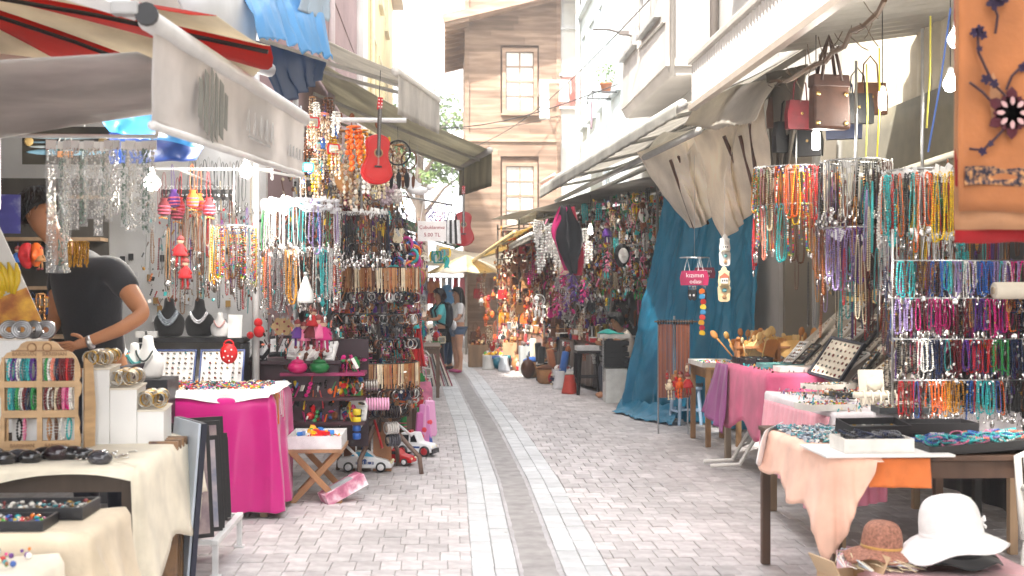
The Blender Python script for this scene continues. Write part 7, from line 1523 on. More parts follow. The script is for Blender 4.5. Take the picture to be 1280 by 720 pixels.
# ================================================================ FAR RIGHT: row of souvenir stalls
def fl(t, off=0): a = Vector((2.75, 15.6, 0)).lerp(Vector((1.1, 25.5, 0)), t); return a+Vector((off, off*.14, 0))
fs = thing('stall_pipe_frame', 'long dark pipe frame of the souvenir stalls beyond the blue tarp', 'frame')
for k in range(6): p = fl(k/5, .05); part(fs, 'upright', MB().tube([p, p+Vector((0, 0, 2.95))], .02, 6), enamel, (.10, .09, .08)); part(fs, 'cross_rail', MB().tube([p+Vector((0, 0, 2.85)), p+Vector((1.0, .1, 2.9))], .015, 6), enamel, (.10, .09, .08))
for z in (2.2, 2.85): part(fs, 'long_rail', MB().tube([fl(0, .05)+Vector((0, 0, z)), fl(1, .05)+Vector((0, 0, z))], .014, 6), enamel, (.10, .09, .08))
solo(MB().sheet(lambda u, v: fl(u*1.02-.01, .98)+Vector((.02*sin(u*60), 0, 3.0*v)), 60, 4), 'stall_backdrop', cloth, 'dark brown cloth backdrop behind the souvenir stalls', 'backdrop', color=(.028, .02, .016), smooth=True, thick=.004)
solo(MB().sheet(lambda u, v: fl(u, .9-1.0*v)+Vector((0, 0, 3.05+.02*sin(u*9))), 20, 2), 'stall_roof', canvas, 'grey canvas roof sheet over the souvenir stalls', 'roof', color=(.34, .32, .29), smooth=True, thick=.004)
ws = ['hanging in the souvenir stall next to the blue tarp', 'hanging in the middle souvenir stall', 'hanging in the far warm-toned souvenir stall']
KN = [['chime2', 'mask', 'doll', 'chime0', 'fish', 'plaque', 'chime2', 'key', 'dream', 'eye', 'chime1', 'feather'], ['chime0', 'chime1', 'chime0', 'mask', 'puppet', 'feather', 'chime1', 'doll', 'bag', 'chime0'], ['puppet', 'mask', 'guitar', 'doll', 'strap', 'chime1', 'bag', 'spoon', 'puppet', 'pouch']]
CL = [['silver', 'gold', 'grey', 'white', 'green', 'turquoise', 'silver', 'yellow', 'copper', 'brown', 'pink', 'cream', 'black'], ['white', 'cream', 'silver', 'tan', 'white', 'magenta', 'brown', 'cream', 'purple', 'copper'], ['copper', 'tan', 'brown', 'orange', 'red', 'tan', 'maroon', 'copper', 'cream', 'brown', 'amber']]
for i in range(620):
    t = i/620; b = min(2, int(t*3)); t2 = min(1, max(0, t+R(-.04, .04))); dep = R(-.08, .75)**1.0; p = fl(t2, dep); z = (R(1.75, 3.0) if t2 < .24 else R(1.15, 3.0)) if b == 0 else R(1.0, 2.85)
    hang(random.choice(KN[b]), random.choice(CL[b]), (p.x, p.y, z), ws[b], sc=R(.55, 1.0))
mass('trinket_cluster', 'glittering small charms packed in the souvenir stall next to the blue tarp', 'trinkets', 1500, lambda: fl(R(0, .36), R(-.05, .8))+Vector((0, 0, R(1.45, 2.95))), ['silver', 'gold', 'grey', 'white', 'green', 'turquoise', 'yellow', 'copper', 'brown', 'pink', 'black', 'black', 'brown', 'red'], .012, .032)
mass('trinket_cluster', 'pale shells and small ornaments packed in the middle souvenir stall', 'trinkets', 1500, lambda: fl(R(.3, .68), R(-.05, .8))+Vector((0, 0, R(.95, 2.85))), ['white', 'cream', 'silver', 'tan', 'brown', 'copper', 'magenta', 'brown', 'maroon', 'black'], .014, .036)
mass('trinket_cluster', 'brown and copper carved charms packed in the far warm-toned stall', 'trinkets', 1500, lambda: fl(R(.62, 1), R(-.05, .8))+Vector((0, 0, R(.85, 2.6))), ['copper', 'tan', 'brown', 'orange', 'red', 'tan', 'maroon', 'cream', 'amber', 'brown'], .016, .042)
def lw_(): u = R(0, 1)**.8; return Vector((lerp(-1.30, -.70, u)+R(.03, .45), lerp(11.8, 21.2, u), R(.5, 2.75)))
mass('trinket_cluster', 'dark and bright small charms packed on the dark left backdrop', 'trinkets', 1800, lw_, ['brown', 'black', 'maroon', 'copper', 'purple', 'tan', 'silver', 'magenta', 'orange', 'grey', 'blue', 'black', 'brown'], .010, .028)
mass('trinket_cluster', 'shells, beads and small charms packed behind the red guitar', 'trinkets', 700, lambda: (R(-1.4, -.35), R(10.2, 11.6), R(1.9, 2.95)), ['tan', 'cream', 'brown', 'silver', 'grey', 'black', 'yellow', 'turquoise', 'coral', 'brown'], .008, .024)
mass('trinket_cluster', 'small silver charms and chains crowding behind the film-wrapped carousel', 'trinkets', 800, lambda: (R(-1.45, -.85), R(9.5, 10.2), R(1.1, 2.2)), ['silver', 'grey', 'black', 'turquoise', 'brown', 'maroon', 'coral', 'white', 'black'], .006, .016)
# distinct pieces
p = pY(706, 258, 16.4); t = thing('kite_scarf', 'black and magenta kite-shaped scarf hanging at the awning corner', 'scarf', tuple(p), .25)
part(t, 'black_panel', MB().sheet(lambda u, v: ((u-.5)*.40*(min(1, v*2+.25)*(1-max(0, v-.5)*1.5))+.12*v+.02*N(u*3, v*4), .07*sin(u*11+v*3)+.04*N(u*5, v*6)-.02, -.92*v+.05*N(u*4, v*3)), 24, 26), cloth, (.012, .012, .016), smooth=True, thick=.004)
part(t, 'magenta_edge', MB().sheet(lambda u, v: (-.23*(min(1, v*2+.25)*(1-max(0, v-.5)*1.2))+.12*v+.12*u, .05+.04*sin(v*8+u*5), -.88*v), 8, 20), cloth, 'c81f6e', smooth=True, thick=.004); part(t, 'crimson_edge', MB().sheet(lambda u, v: (.10*(min(1, v*2+.25)*(1-max(0, v-.5)*1.2))+.12*v+.12*u, .05+.04*sin(v*8+u*5), -.95*v), 8, 20), cloth, 'a8203a', smooth=True, thick=.004)
for i, (k, c, px, py, yy, s) in enumerate((('feather', 'purple', 716, 322, 16.6, 1.5), ('feather', 'magenta', 705, 330, 16.7, 1.1), ('feather', 'magenta', 731, 345, 17.3, 1.3), ('feather', 'purple', 717, 346, 17.2, 1.3), ('feather', 'magenta', 698, 362, 18.2, 1.4), ('feather', 'purple', 708, 362, 18.0, 1.1), ('feather', 'pink', 760, 310, 16.2, 1.1), ('guitar', 'tan', 650, 350, 20.4, 1.0), ('guitar', 'magenta', 687, 365, 18.6, .7), ('mask', 'black', 778, 305, 15.7, 1.4), ('dream', 'white', 674, 360, 18.7, 1.2), ('doll', 'purple', 758, 275, 16.0, 1.3), ('mask', 'white', 779, 310, 15.62, .9))): hang(k, c, tuple(pY(px, py, yy)), 'hanging out in front of the souvenir stalls', sc=s)
for i in range(14): p = pY(R(668, 748), R(272, 330), R(16.6, 18.5)); hang('chime0', 'white', tuple(p), 'in the white disc cluster by the kite-shaped scarf', sc=R(1.0, 1.3), group='white disc chimes')
lamp_bulb(pY(738, 288, 16.9), 'small lit lamp among the hanging chimes', .4, r=.03, power=5)
# counters with goods
for k, (t0, t1, lab) in enumerate(((.22, .30, 'dark counter table of tins and boxes behind the black stool'), (.30, .56, 'long souvenir counter beyond the black stool'), (.62, .93, 'far souvenir counter under the puppets'))):
    a, b = fl(t0, .12), fl(t1, .12); L = (b-a).length; an = atan2((b-a).y, (b-a).x); t = thing('stall_counter', lab, 'counter', tuple((a+b)/2+Vector((.22, 0, 0))), an)
    part(t, 'top', MB().box((0, 0, .74), (L, .5, .04)), wood, (.16, .09, .05), bev=.004); part(t, 'front_cloth', curtain((-L/2, .26, .72), (L/2, .26, .72), (L/2, .29, .06), (-L/2, .29, .06), 9, .02, (0, 1, 0), 60, 8, k), cloth, ((.05, .04, .04), (.12, .08, .06), (.16, .07, .04))[k], smooth=True, thick=.003)
    for s in (-1, 1): part(t, 'leg', MB().box((s*(L/2-.05), -.2, .36), (.05, .05, .72)), wood, (.12, .07, .04))
    for i in range(16+8*k):
        q_ = fl(lerp(t0, t1, R(.03, .97)), R(.02, .5)); w, d, h = R(.08, .22), R(.08, .2), R(.05, .16); cn = random.choice(['brown', 'white', 'tan', 'black', 'grey', 'red', 'cream']); o = thing('goods_box', f"{cn} lidded box on the {('dark counter', 'long souvenir counter', 'far souvenir counter')[k]}", 'box', (q_.x, q_.y, .762), R(0, 3), 'boxes on the souvenir counters')
        part(o, 'box', MB().box((0, 0, h/2), (w, d, h)), paper, CN[cn], bev=.003); part(o, 'lid', MB().box((0, 0, h+.008), (w+.01, d+.01, .016)), paper, CN[random.choice(['brown', 'white', 'tan', 'black'])], bev=.003)
    for i in range(5+8*k): q_ = fl(lerp(t0, t1, R(0, 1)), -.05); hang(random.choice(['puppet', 'doll', 'key', 'strap', 'key']), random.choice(['tan', 'brown', 'white', 'red', 'copper', 'black']), (q_.x-.02, q_.y, .74), f"dangling off the {('dark counter', 'long souvenir counter', 'far souvenir counter')[k]}", sc=R(.8, 1.1))
p = pZ(738, 494); stool((p.x, p.y+.2, 0), .66, .42, (.015, .012, .012), 'tall black wooden stool with a white tray on it', .05, paint, .026)
tray((p.x, p.y+.2, .662), .40, .3, .06, (.74, .74, .74), 'loose', 'white tray of small goods on the tall black stool', nx=10, ny=5, fill=warmmix, pad=white)
for i in range(4): o = ob('brass_vase', MB().lathe([(.03, 0), (.045, .02), (.05, .08), (.03, .15), (.04, .2), (.045, .21)], 14).mesh('brass_vase', metalc, True), None, (p.x+.1+.07*i, p.y+.6, .77), (0, 0, 0), R(.9, 1.3), ('9a9a96', 'a8905a')[i % 2]); tag(o, f"{('pewter', 'brass')[i % 2]} vase behind the tall black stool", 'vase', 'metal vases behind the black stool')
# black wire crates and white cabinet beside the tarp
p = pZ(770, 500); t = thing('wire_crate_stack', 'stack of black wire crates on a white cabinet beside the blue tarp', 'crates', (p.x-.06, p.y-.30, 0))
part(t, 'cabinet', MB().box((0, 0, .24), (.30, .35, .48)), paint, (.62, .64, .62), bev=.006)
for k in range(5): part(t, 'crate', MB().at((-.02*(k % 2), 0, .53+.075*k)).box((0, -.18, 0), (.34, .012, .055)).box((0, .18, 0), (.34, .012, .055)).box((-.17, 0, 0), (.012, .348, .055)).box((.17, 0, 0), (.012, .348, .055)).box((0, 0, -.028), (.33, .348, .006)), blackp)
part(t, 'chain', MB().tube([(-.19, -.2, .30+.02*i) for i in range(32)], [.010+.006*(i % 2) for i in range(32)], 6), chrome)
p = p+Vector((-.06, -.5, 0)); tray((p.x-.02, p.y+.2, .90), .42, .36, .05, (.62, .60, .56), 'loose', 'pale tray on top of the black wire crates', nx=6, ny=5, fill=ringmix, pad=white)
solo(MB().sheet(lambda u, v: (p.x-.05+(u-.5)*.34, p.y+.25+(v-.5)*.3, .965+.05*sin(u*4)*sin(v*3)+.015*N(u*4, v*4)), 14, 12), 'turquoise_cloth', cloth, 'folded turquoise cloth in front of the seated boy', 'cloth', color='2fa49a', smooth=True, thick=.01)
# goods on the ground
def crate(loc, w, d, h, c, label, fill, rz=0, n=40, m=wood, name='floor_crate'):
    t = thing(name, label, 'crate', loc, rz)
    for s in (-1, 1): part(t, 'side', MB().box((s*(w/2-.008), 0, h/2), (.016, d, h)), m, c); part(t, 'side', MB().box((0, s*(d/2-.008), h/2), (w-.033, .016, h-.002)), m, c)
    part(t, 'base', MB().box((0, 0, .02), (w-.04, d-.04, .02)), m, c); q = MB()
    for i in range(n): q.at((R(-w/2+.05, w/2-.05), R(-d/2+.05, d/2-.05), h*R(.7, 1.15)), R(-1, 1), R(-1, 1), R(0, 3)); (q.box((0, 0, 0), (R(.04, .1), R(.03, .06), R(.02, .05))) if i % 2 else q.sph((0, 0, 0), R(.03, .05), 8, 5, (1, .8, 1.3)))
    tag(part(t, 'contents', q, fill, smooth=False), kind='stuff'); return t
gw = mixmat('pale_goods_mix', ['d8d4cc', 'a8b0b8', '5a4a44', 'e6e2dc', '8a3a3a', '3a4a5a'], .5)
for i, (px, py, w, d, h, c, fl_, lab) in enumerate(((706, 482, .38, .3, .26, (.62, .62, .64), gw, 'clear plastic tub of mixed toys on the paving by the black stool'), (688, 474, .45, .35, .3, (.66, .66, .68), warmmix, 'plastic tub of wooden figures on the paving'), (672, 470, .35, .35, .36, (.05, .05, .06), navymix, 'black crate of rolled mats on the paving'), (659, 468, .26, .3, .52, (.36, .37, .36), gw, 'grey metal box at the foot of the souvenir stall'), (640, 461, .34, .34, .52, (.42, .28, .15), warmmix, 'stacked pale wooden crate of carved goods'), (618, 460, .45, .35, .26, (.62, .55, .52), mixtoy, 'low crate of coloured balls and bags'), (598, 459, .40, .4, .45, (.30, .19, .11), warmmix, 'cardboard crate of brown goods beside the walking women'))):
    p = pZ(px, py); crate((p.x, p.y+.2, 0), w, d, h, c, lab, fl_, R(-.1, .1), m=plastic if c[0] > .6 else wood)
p = pZ(622, 461); solo(MB().sph((0, 0, .12), .12, 18, 12), 'play_ball', plastic, 'teal plastic play ball on the paving at the far stalls', 'ball', loc=(p.x, p.y-.1, 0), color='1f6f86', smooth=True)
for i, (px, py, c, nm) in enumerate(((650, 474, 0, 0),)): pass
for i, (px, py, c, nm) in enumerate(((610, 462, 'e0e0dc', 'white'), (630, 464, 'c8d0d8', 'pale blue'), (634, 462, '2f7f86', 'teal'), (700, 486, 'e6e6e8', 'white'), (712, 492, 'd04a3a', 'red'))):
    p = pZ(px, py); q = MB().sheet(lambda u, v: ((.12-.05*v)*cos(2*pi*u)*(1+.15*N(u*6, v*3, i)), (.09-.03*v)*sin(2*pi*u)*(1+.15*N(u*6, v*3, i)), .28*v), 20, 10); solo(q, 'carrier_bag', tarp, f"crumpled {nm} carrier bag on the paving{(' by the far crates', ' by the far crates', ' by the far crates', ' beside the plastic tubs', ' beside the plastic tubs')[i]}", 'bag', loc=(p.x, p.y, 0), color=c, smooth=True, thick=.003)
p = pZ(698, 465); t = thing('yellow_hoop', 'yellow wooden hoop leaning on the stall goods', 'hoop', (p.x, p.y, .25)); part(t, 'hoop', MB().torus((0, 0, 0), .13, .016, 24, 6, 'Y', 1.1), wood, 'd8a82a', smooth=True)
kinds = [('rolled_rug', 'rolled rug'), ('tied_bundle', 'tied paper bundle'), ('lidded_basket', 'lidded wicker basket'), ('book_stack', 'stack of picture books')]
for i in range(30):
    p = fl(R(.36, .97), R(-.34, -.02)); k = i % 4; cn = random.choice(['tan', 'brown', 'maroon', 'cream', 'white', 'grey', 'black', 'copper', 'red', 'blue']); t = thing(kinds[k][0], f'{cn} {kinds[k][1]} on the paving before the souvenir counters', kinds[k][1].split()[-1] if k != 3 else 'books', (p.x, p.y, 0), R(0, 3), 'goods on the paving before the souvenir counters')
    if k == 0: L = R(.45, .7); part(t, 'roll', MB().at((0, 0, 0), R(-.15, .15), R(-.2, .2)).lathe([(.05, 0), (.06, .01), (.06, L), (.04, L+.01)], 12), cloth, CN[cn], smooth=True); part(t, 'tie', MB().torus((0, 0, L*.5), .064, .006, 14, 5, 'Z'), cloth, (.7, .65, .55))
    elif k == 1: h = R(.18, .4); part(t, 'wrap', MB().sph((0, 0, h*.5), h*.52, 12, 8, (.9, .75, 1)), tarp, CN[cn], smooth=True); part(t, 'knot', MB().sph((0, 0, h*1.02), .035, 8, 5, (1.6, .6, .8)), cloth, CN[cn], smooth=True)
    elif k == 2: h = R(.22, .36); part(t, 'basket', MB().lathe([(.10, 0), (.13, .02), (.16, h*.8), (.155, h*.82)], 16), straww, CN['tan'], smooth=True); part(t, 'lid', MB().lathe([(.165, h*.80), (.17, h*.86), (.06, h), (.01, h*1.03)], 16), straww, CN[cn], smooth=True)
    else:
        for j in range(random.randrange(4, 9)): part(t, 'book', MB().at((R(-.02, .02), R(-.02, .02), .016+.03*j), rz=R(-.2, .2)).box((0, 0, 0), (.24, .18, .028)), paper, CN[random.choice(['tan', 'maroon', 'white', 'navy', 'cream', 'red'])])
mass('trinket_cluster', 'small carved and painted trinkets spread over the souvenir counters', 'trinkets', 900, lambda: fl(R(.23, .95), R(.05, .5))+Vector((0, 0, .78+R(0, .14))), ['tan', 'brown', 'white', 'red', 'copper', 'black', 'silver', 'cream', 'blue'], .014, .034)
# ---- overhead and end of the street
awning('yellowish cream awning low over the far warm-toned stalls', (1.30, 21.9, 2.62), (.70, 29.0, 2.25), (2.6, 21.9, 3.2), (2.5, 29.0, 3.0), (.62, .50, .26), .06, (.62, .52, .3), .05, .04, (.62, .45, .2))
awning('pale cream awning leaning out below the yellowish one', (1.50, 20.4, 2.52), (1.28, 23.0, 2.42), (2.6, 20.4, 3.05), (2.6, 23.0, 3.0), (.60, .56, .48), .10, (.66, .62, .55))
awning('small white awning with pink edge beside the wooden house', (2.45, 26.4, 4.1), (2.35, 29, 4.15), (3.55, 26.4, 4.75), (3.55, 29, 4.75), (.72, .70, .68), .12, (.74, .45, .42))
awning('bright white awning above the far chimes', (1.75, 22.5, 3.02), (1.6, 26.0, 3.1), (3.3, 22.5, 3.5), (3.3, 26, 3.5), (.74, .73, .70), .14, (.72, .71, .69))
awning('pale canvas awning at the closed end of the street', (-.55, 27.2, 2.2), (.25, 30.2, 2.25), (-1.55, 27.2, 2.8), (-1.55, 30.2, 2.8), (.70, .66, .58), .1)
solo(MB().sheet(lambda u, v: (lerp(-.2, 2.6, u), lerp(29.6, 31.6, v), 2.75-.5*(1-v)-.25*sin(pi*u)), 20, 10), 'canvas_sheet', canvas, 'cream canvas sheet slung across the street before the wooden house', 'sheet', color=(.66, .60, .50), smooth=True, thick=.004)
t = thing('market_parasol', 'pale yellow and cream market parasol at the end of the street', 'parasol', (.55, 29.2, 0))
part(t, 'pole', MB().tube([(0, 0, 0), (0, 0, 2.35)], .025, 8), enamel, (.5, .48, .45), smooth=True)
for i in range(8): part(t, 'panel', MB().sheet(lambda u, v, i=i: (.95*v*cos(lerp(i, i+1, u)*pi/4), .95*v*sin(lerp(i, i+1, u)*pi/4), 2.4-.42*v**1.2-.03*sin(pi*u)*v), 4, 6), cloth, ('e6d2a0', 'f0e8d8')[i % 2], smooth=True, thick=.003)
# clothes stalls closing the view
t = thing('clothes_rail', 'rail of pink and white clothes at the closed end of the street', 'clothes rail', (-.15, 29.0, 0))
part(t, 'rail', MB().tube([(-.7, 0, 1.85), (.7, 0, 1.85)], .015, 6), chrome); 
for s in (-1, 1): part(t, 'upright', MB().tube([(s*.68, 0, 0), (s*.68, 0, 1.85)], .015, 6), chrome)
for i in range(9):
    x = -.6+.15*i; solo(MB().sheet(lambda u, v: ((u-.5)*.28*(.6+.4*v), .05*sin(u*8+i)*v, -.62*v), 12, 10), 'hanging_shirt', cloth, f"{('pink', 'white', 'pale blue', 'red')[i % 4]} shirt on the rail at the closed end of the street", 'shirt', 'shirts on the end rail', (-.15+x, 29.0, 1.84), .9, ('d87a8a', 'e8e4e0', 'a8b8cc', 'b02a30')[i % 4], True, thick=.003)
for i in range(170):
    p = Vector((R(-.3, 2.3), R(26.5, 29.8), R(.3, 2.3))); hang(random.choice(['puppet', 'mask', 'bag', 'chime1', 'doll', 'pouch', 'strap']), random.choice(['tan', 'copper', 'orange', 'cream', 'brown', 'amber', 'white', 'coral', 'red']), tuple(p), 'in the heap of goods closing the street', sc=R(.9, 1.4)) if p.x > .75 or p.x < -.05 else None
# ---- things on the right facade
t = thing('wall_planter', 'leafy green plant in a terracotta pot on a wall bracket', 'plant', (3.42, 25.15, 5.72)); part(t, 'pot', MB().lathe([(.09, 0), (.12, .16), (.135, .17), (.135, .2), (.12, .2)], 14), paint, 'b0683f', smooth=True); q = MB()
for i in range(150): a = R(0, 6.28); r = R(.02, .26); z = R(.2, .62); q.at((r*cos(a), r*sin(a), z), R(-1, 1), R(-1, 1), a).poly([(0, 0), (.03, .018), (.065, 0), (.03, -.018)], .002, 'Z')
part(t, 'leaves', q, mat('plant_leaf', (.13, .24, .05), rough=.5, var=.3, scale=10, island=.3)); part(t, 'stems', MB().tube([(0, 0, .15), (.02, 0, .5)], .008, 5).tube([(0, 0, .15), (-.08, .03, .45)], .007, 5), wood, (.1, .15, .05))
t = thing('clothes_line_bracket', 'black iron clothes line bracket under the plant', 'bracket', (3.55, 24.9, 5.62)); 
for y in (-.45, .45): part(t, 'arm', MB().tube([(0, y, 0), (-.5, y, .0), (-.5, y, -.12)], .018, 6), enamel, (.04, .04, .045)); 
part(t, 'rail', MB().tube([(-.5, -.5, .02), (-.5, .5, .02)], .012, 6), enamel, (.04, .04, .045))
solo(curtain((3.12, 25.4, 5.55), (3.12, 25.1, 5.55), (3.12, 25.12, 4.95), (3.12, 25.38, 4.98), 2, .02, (1, 0, 0), 16, 12, 2), 'mauve_garment', cloth, 'mauve garment drying on the iron bracket', 'garment', color='8a6a7a', smooth=True, thick=.004)
t = thing('drying_rack', 'white drying rack with pale clothes beside the wooden house', 'drying rack', (2.95, 31.2, 6.9))
for k in range(4): part(t, 'bar', MB().tube([(-.45, -.1+.12*k, .1), (.35, -.1+.12*k, .1)], .012, 6), enamel, (.76, .76, .75))
for x in (-.45, .35): part(t, 'side', MB().tube([(x, -.1, .1), (x, .26, .1), (x, .6, -.2)], .014, 6), enamel, (.76, .76, .75)); part(t, 'upright', MB().tube([(x, -.1, .1), (x, -.1, -.25)], .012, 6), enamel, (.76, .76, .75))
for i, (x, h) in enumerate(((-.33, 1.0), (.18, .55))): solo(curtain((2.95+x-.1, 31.09, 6.98), (2.95+x+.1, 31.09, 6.98), (2.95+x+.14, 31.09, 6.98-h), (2.95+x-.14, 31.08, 6.98-h), 2, .02, (0, 1, 0), 14, 12, i), 'white_laundry', cloth, ('long white towel on the drying rack', 'short white garment on the drying rack')[i], 'laundry', color='e6e6e4', smooth=True, thick=.004)
for i, (a, b, l) in enumerate((((.7, 31.9, 5.3), (3.0, 16.4, 5.75), 'thin cable strung from the bay to the wooden house'), ((-1.5, 30, 5.9), (3.1, 31.9, 6.2), 'thin cable strung before the wooden house'), ((-1.5, 25, 5.0), (2.9, 19.9, 5.0), 'thin cable strung across the street at the concrete bay'))):
    a, b = Vector(a), Vector(b); solo(MB().tube([a.lerp(b, k/12)+Vector((0, 0, -.35*sin(pi*k/12))) for k in range(13)], .009, 5), 'street_cable', blackp, l, 'cable', smooth=True)
for i, (z, y) in enumerate(((5.6, 18.9), (6.35, 17.6))):
    t = thing('wall_bracket', ('lower rusty iron bracket on the bay', 'upper rusty iron bracket on the bay')[i], 'bracket', (2.98, y, z)); part(t, 'arm', MB().tube([(0, 0, 0), (-.35, .1, .12), (-.6, .15, .13)], .02, 6), enamel, (.10, .085, .08)); part(t, 'clamp', MB().box((-.12, .03, .05), (.16, .07, .07)), enamel, (.16, .14, .13), bev=.008)
# ---- left far stall backing
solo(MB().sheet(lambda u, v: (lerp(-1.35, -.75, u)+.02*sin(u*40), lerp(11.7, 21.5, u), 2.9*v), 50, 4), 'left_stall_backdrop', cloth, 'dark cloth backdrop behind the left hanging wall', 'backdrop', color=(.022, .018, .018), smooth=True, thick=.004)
wl5 = 'packed on the dark left backdrop'
for i in range(230):
    u = R(0, 1)**.8; p = Vector((lerp(-1.30, -.70, u)+R(.03, .42), lerp(11.8, 21.2, u), R(.6, 2.75))); hang(random.choice(['key', 'chime2', 'doll', 'pouch', 'mask', 'chime0', 'plaque', 'dream', 'strap', 'key', 'chime1']), random.choice(['brown', 'black', 'maroon', 'copper', 'purple', 'tan', 'silver', 'black', 'magenta', 'orange', 'grey', 'cream']), tuple(p), wl5, sc=R(.7, 1.1))
for i in range(34):
    p = Vector((-.3+R(-.2, .1), 12.5+R(0, 5), R(.3, .9))); hang(random.choice(['doll', 'pouch', 'feather', 'plaque', 'bag']), random.choice(['red', 'pink', 'blue', 'green', 'white', 'orange']), tuple(p), 'hanging low along the left stall edge', sc=R(.8, 1.1))
table('long low stall table along the left hanging wall', -.95, -.32, 12.4, 16.8, .62, (.16, .10, .07)); 
# black sheet added to darken the stall depth behind the right bead racks
solo(MB().sheet(lambda u, v: (3.78+.02*sin(u*50), lerp(6.2, 8.9, u), .1+1.95*v), 40, 4), 'darkening_sheet', cloth, 'added black sheet darkening the stall behind the wire bead stand', 'backdrop', color=(.012, .011, .012), smooth=True, thick=.004)
# ================================================================ people
def skinned(parent, name, V_, E, m, color, sub=2, label=None):
    """V_: key -> (pos, radius); E: pairs; first key is the root"""
    keys = list(V_); me = bpy.data.meshes.new(name); me.from_pydata([tuple(V_[k][0]) for k in keys], [(keys.index(a), keys.index(b)) for a, b in E], [])
    me.materials.append(m); o = ob(name, me, parent, color=color); sk = o.modifiers.new('skin', 'SKIN'); sk.use_smooth_shade = True
    sv = me.skin_vertices[0].data if me.skin_vertices else None
    if sv is None:
        bpy.context.view_layer.objects.active = o; sv = me.skin_vertices[0].data
    for i, k in enumerate(keys):
        r = V_[k][1]; sv[i].radius = r if hasattr(r, '__len__') else (r, r)
    sv[0].use_root = True
    s = o.modifiers.new('subsurf', 'SUBSURF'); s.levels = sub; s.render_levels = sub; return o
def hand(V_, E, wrist, palm_dir, side, tag_, s=1.0, curl=.5):
    """palm and five fingers added to a skeleton; palm_dir points along the fingers, side towards the thumb"""
    w = Vector(V_[wrist][0]); d = Vector(palm_dir).normalized(); sd = Vector(side).normalized(); n = d.cross(sd).normalized()
    pm = w+d*.045*s; V_[tag_+'palm'] = (pm, .020*s); E.append((wrist, tag_+'palm'))
    for i, (off, L) in enumerate(((.026, .070), (.009, .080), (-.008, .074), (-.024, .058))):
        a = pm+d*.04*s+sd*off*s; b = a+(d*cos(curl)+n*sin(curl))*L*.5*s; c = b+(d*cos(curl*2)+n*sin(curl*2))*L*.5*s
        for nm, q, r in (('a', a, .0105), ('b', b, .0092), ('c', c, .0075)): V_[f'{tag_}f{i}{nm}'] = (q, r*s)
        E += [(tag_+'palm', f'{tag_}f{i}a'), (f'{tag_}f{i}a', f'{tag_}f{i}b'), (f'{tag_}f{i}b', f'{tag_}f{i}c')]
    a = w+d*.02*s+sd*.03*s; b = a+(d*.7+sd*.6+n*.2).normalized()*.035*s; c = b+(d*.9+sd*.2+n*.4).normalized()*.028*s
    for nm, q, r in (('ta', a, .012), ('tb', b, .0105), ('tc', c, .0085)): V_[tag_+nm] = (q, r*s)
    E += [(tag_+'palm', tag_+'ta'), (tag_+'ta', tag_+'tb'), (tag_+'tb', tag_+'tc')]
def face(t, c, r, yaw, pitch=0):
    """nose, eyes, brows, mouth, ears on a head of radius r at c, looking along -Y turned by yaw"""
    f = bpy.data.objects.new('face', None); link(f, t); f.location = c; f.rotation_euler = (pitch, 0, yaw)
    part(f, 'nose', MB().tube([(0, -r*.92, r*.12), (0, -r*1.12, -r*.16), (0, -r*1.0, -r*.26)], [r*.07, r*.13, r*.09], 6), skin, SK, smooth=True)
    for s in (-1, 1): part(f, 'eye', MB().sph((s*r*.34, -r*.86, r*.10), r*.12, 8, 6, (1, .6, .6)), white); part(f, 'iris', MB().sph((s*r*.34, -r*.93, r*.10), r*.06, 8, 6, (1, .5, 1)), blackp); part(f, 'brow', MB().tube([(s*r*.16, -r*.92, r*.30), (s*r*.36, -r*.90, r*.36), (s*r*.55, -r*.78, r*.29)], r*.05, 5), hairm, '0c0a09'); part(f, 'ear', MB().sph((s*r*.92, r*.02, 0), r*.22, 8, 6, (.4, .8, 1.2)), skin, SK, smooth=True)
    part(f, 'mouth', MB().tube([(-r*.25, -r*.86, -r*.48), (0, -r*.94, -r*.47), (r*.25, -r*.86, -r*.48)], [r*.03, r*.08, r*.03], 6), skin, '8a4a40', smooth=True)
SK = 'c08a68'
def hair_cap(t, c, r, yaw, color, length=0, name='hair', sway=0):
    """hair over the skull, with a fall of the given length down the back"""
    mb = MB()
    def f(u, v):
        a = 2*pi*u; back = (1-cos(a))/2                      # a=0 is the face side
        th = v*(pi*.34+pi*.34*min(1, back*1.5)+.10*N(u*14, 2)) ; rr = r*1.10*(1+.07*N(u*11, v*5))
        x, y, z = rr*sin(th)*sin(a), -rr*sin(th)*cos(a), rr*cos(th)*1.08
        return (x, y+r*.06, z)
    mb.sheet(f, 36, 12)
    o = part(t, name, mb, hairm, color, smooth=True, thick=r*.07, loc=c, rot=(0, 0, yaw))
    q = MB()
    for i in range(150):                                    # short locks that break up the outline
        a = R(0, 2*pi); back = (1-cos(a))/2; t0 = R(.05, .5); t1 = (pi*.34+pi*.34*min(1, back*1.5))*R(.75, 1.12); pts = []
        for k in range(5):
            th = lerp(t0*.6, t1, k/4); aa = a+.25*sin(k*.8+i); rr = r*(1.12+.05*sin(k*1.5+i))+(.012 if k == 4 else 0); pts.append((rr*sin(th)*sin(aa), -rr*sin(th)*cos(aa)+r*.06, rr*cos(th)*1.08))
        q.tube(pts, [r*.03, r*.075, r*.08, r*.06, r*.012], 5)
    tag(part(o, 'short_locks', q, hairm, color, smooth=True), kind='stuff')
    if length:
        q = MB()
        def g(u, v):
            a = lerp(-1.75, 1.75, u); z = r*.35-length*v*(1-.12*abs(a))+.02*sin(u*17); w = r*1.12*(1+.10*sin(v*5+u*9)+.25*sin(pi*v))
            return (w*sin(a)+sway*v, w*cos(a)*(.95-.35*v)+r*.10+.02*N(u*12, v*4), z)
        q.sheet(g, 40, 24); part(o, 'lock', q, hairm, color, smooth=True, thick=r*.22)
    return o
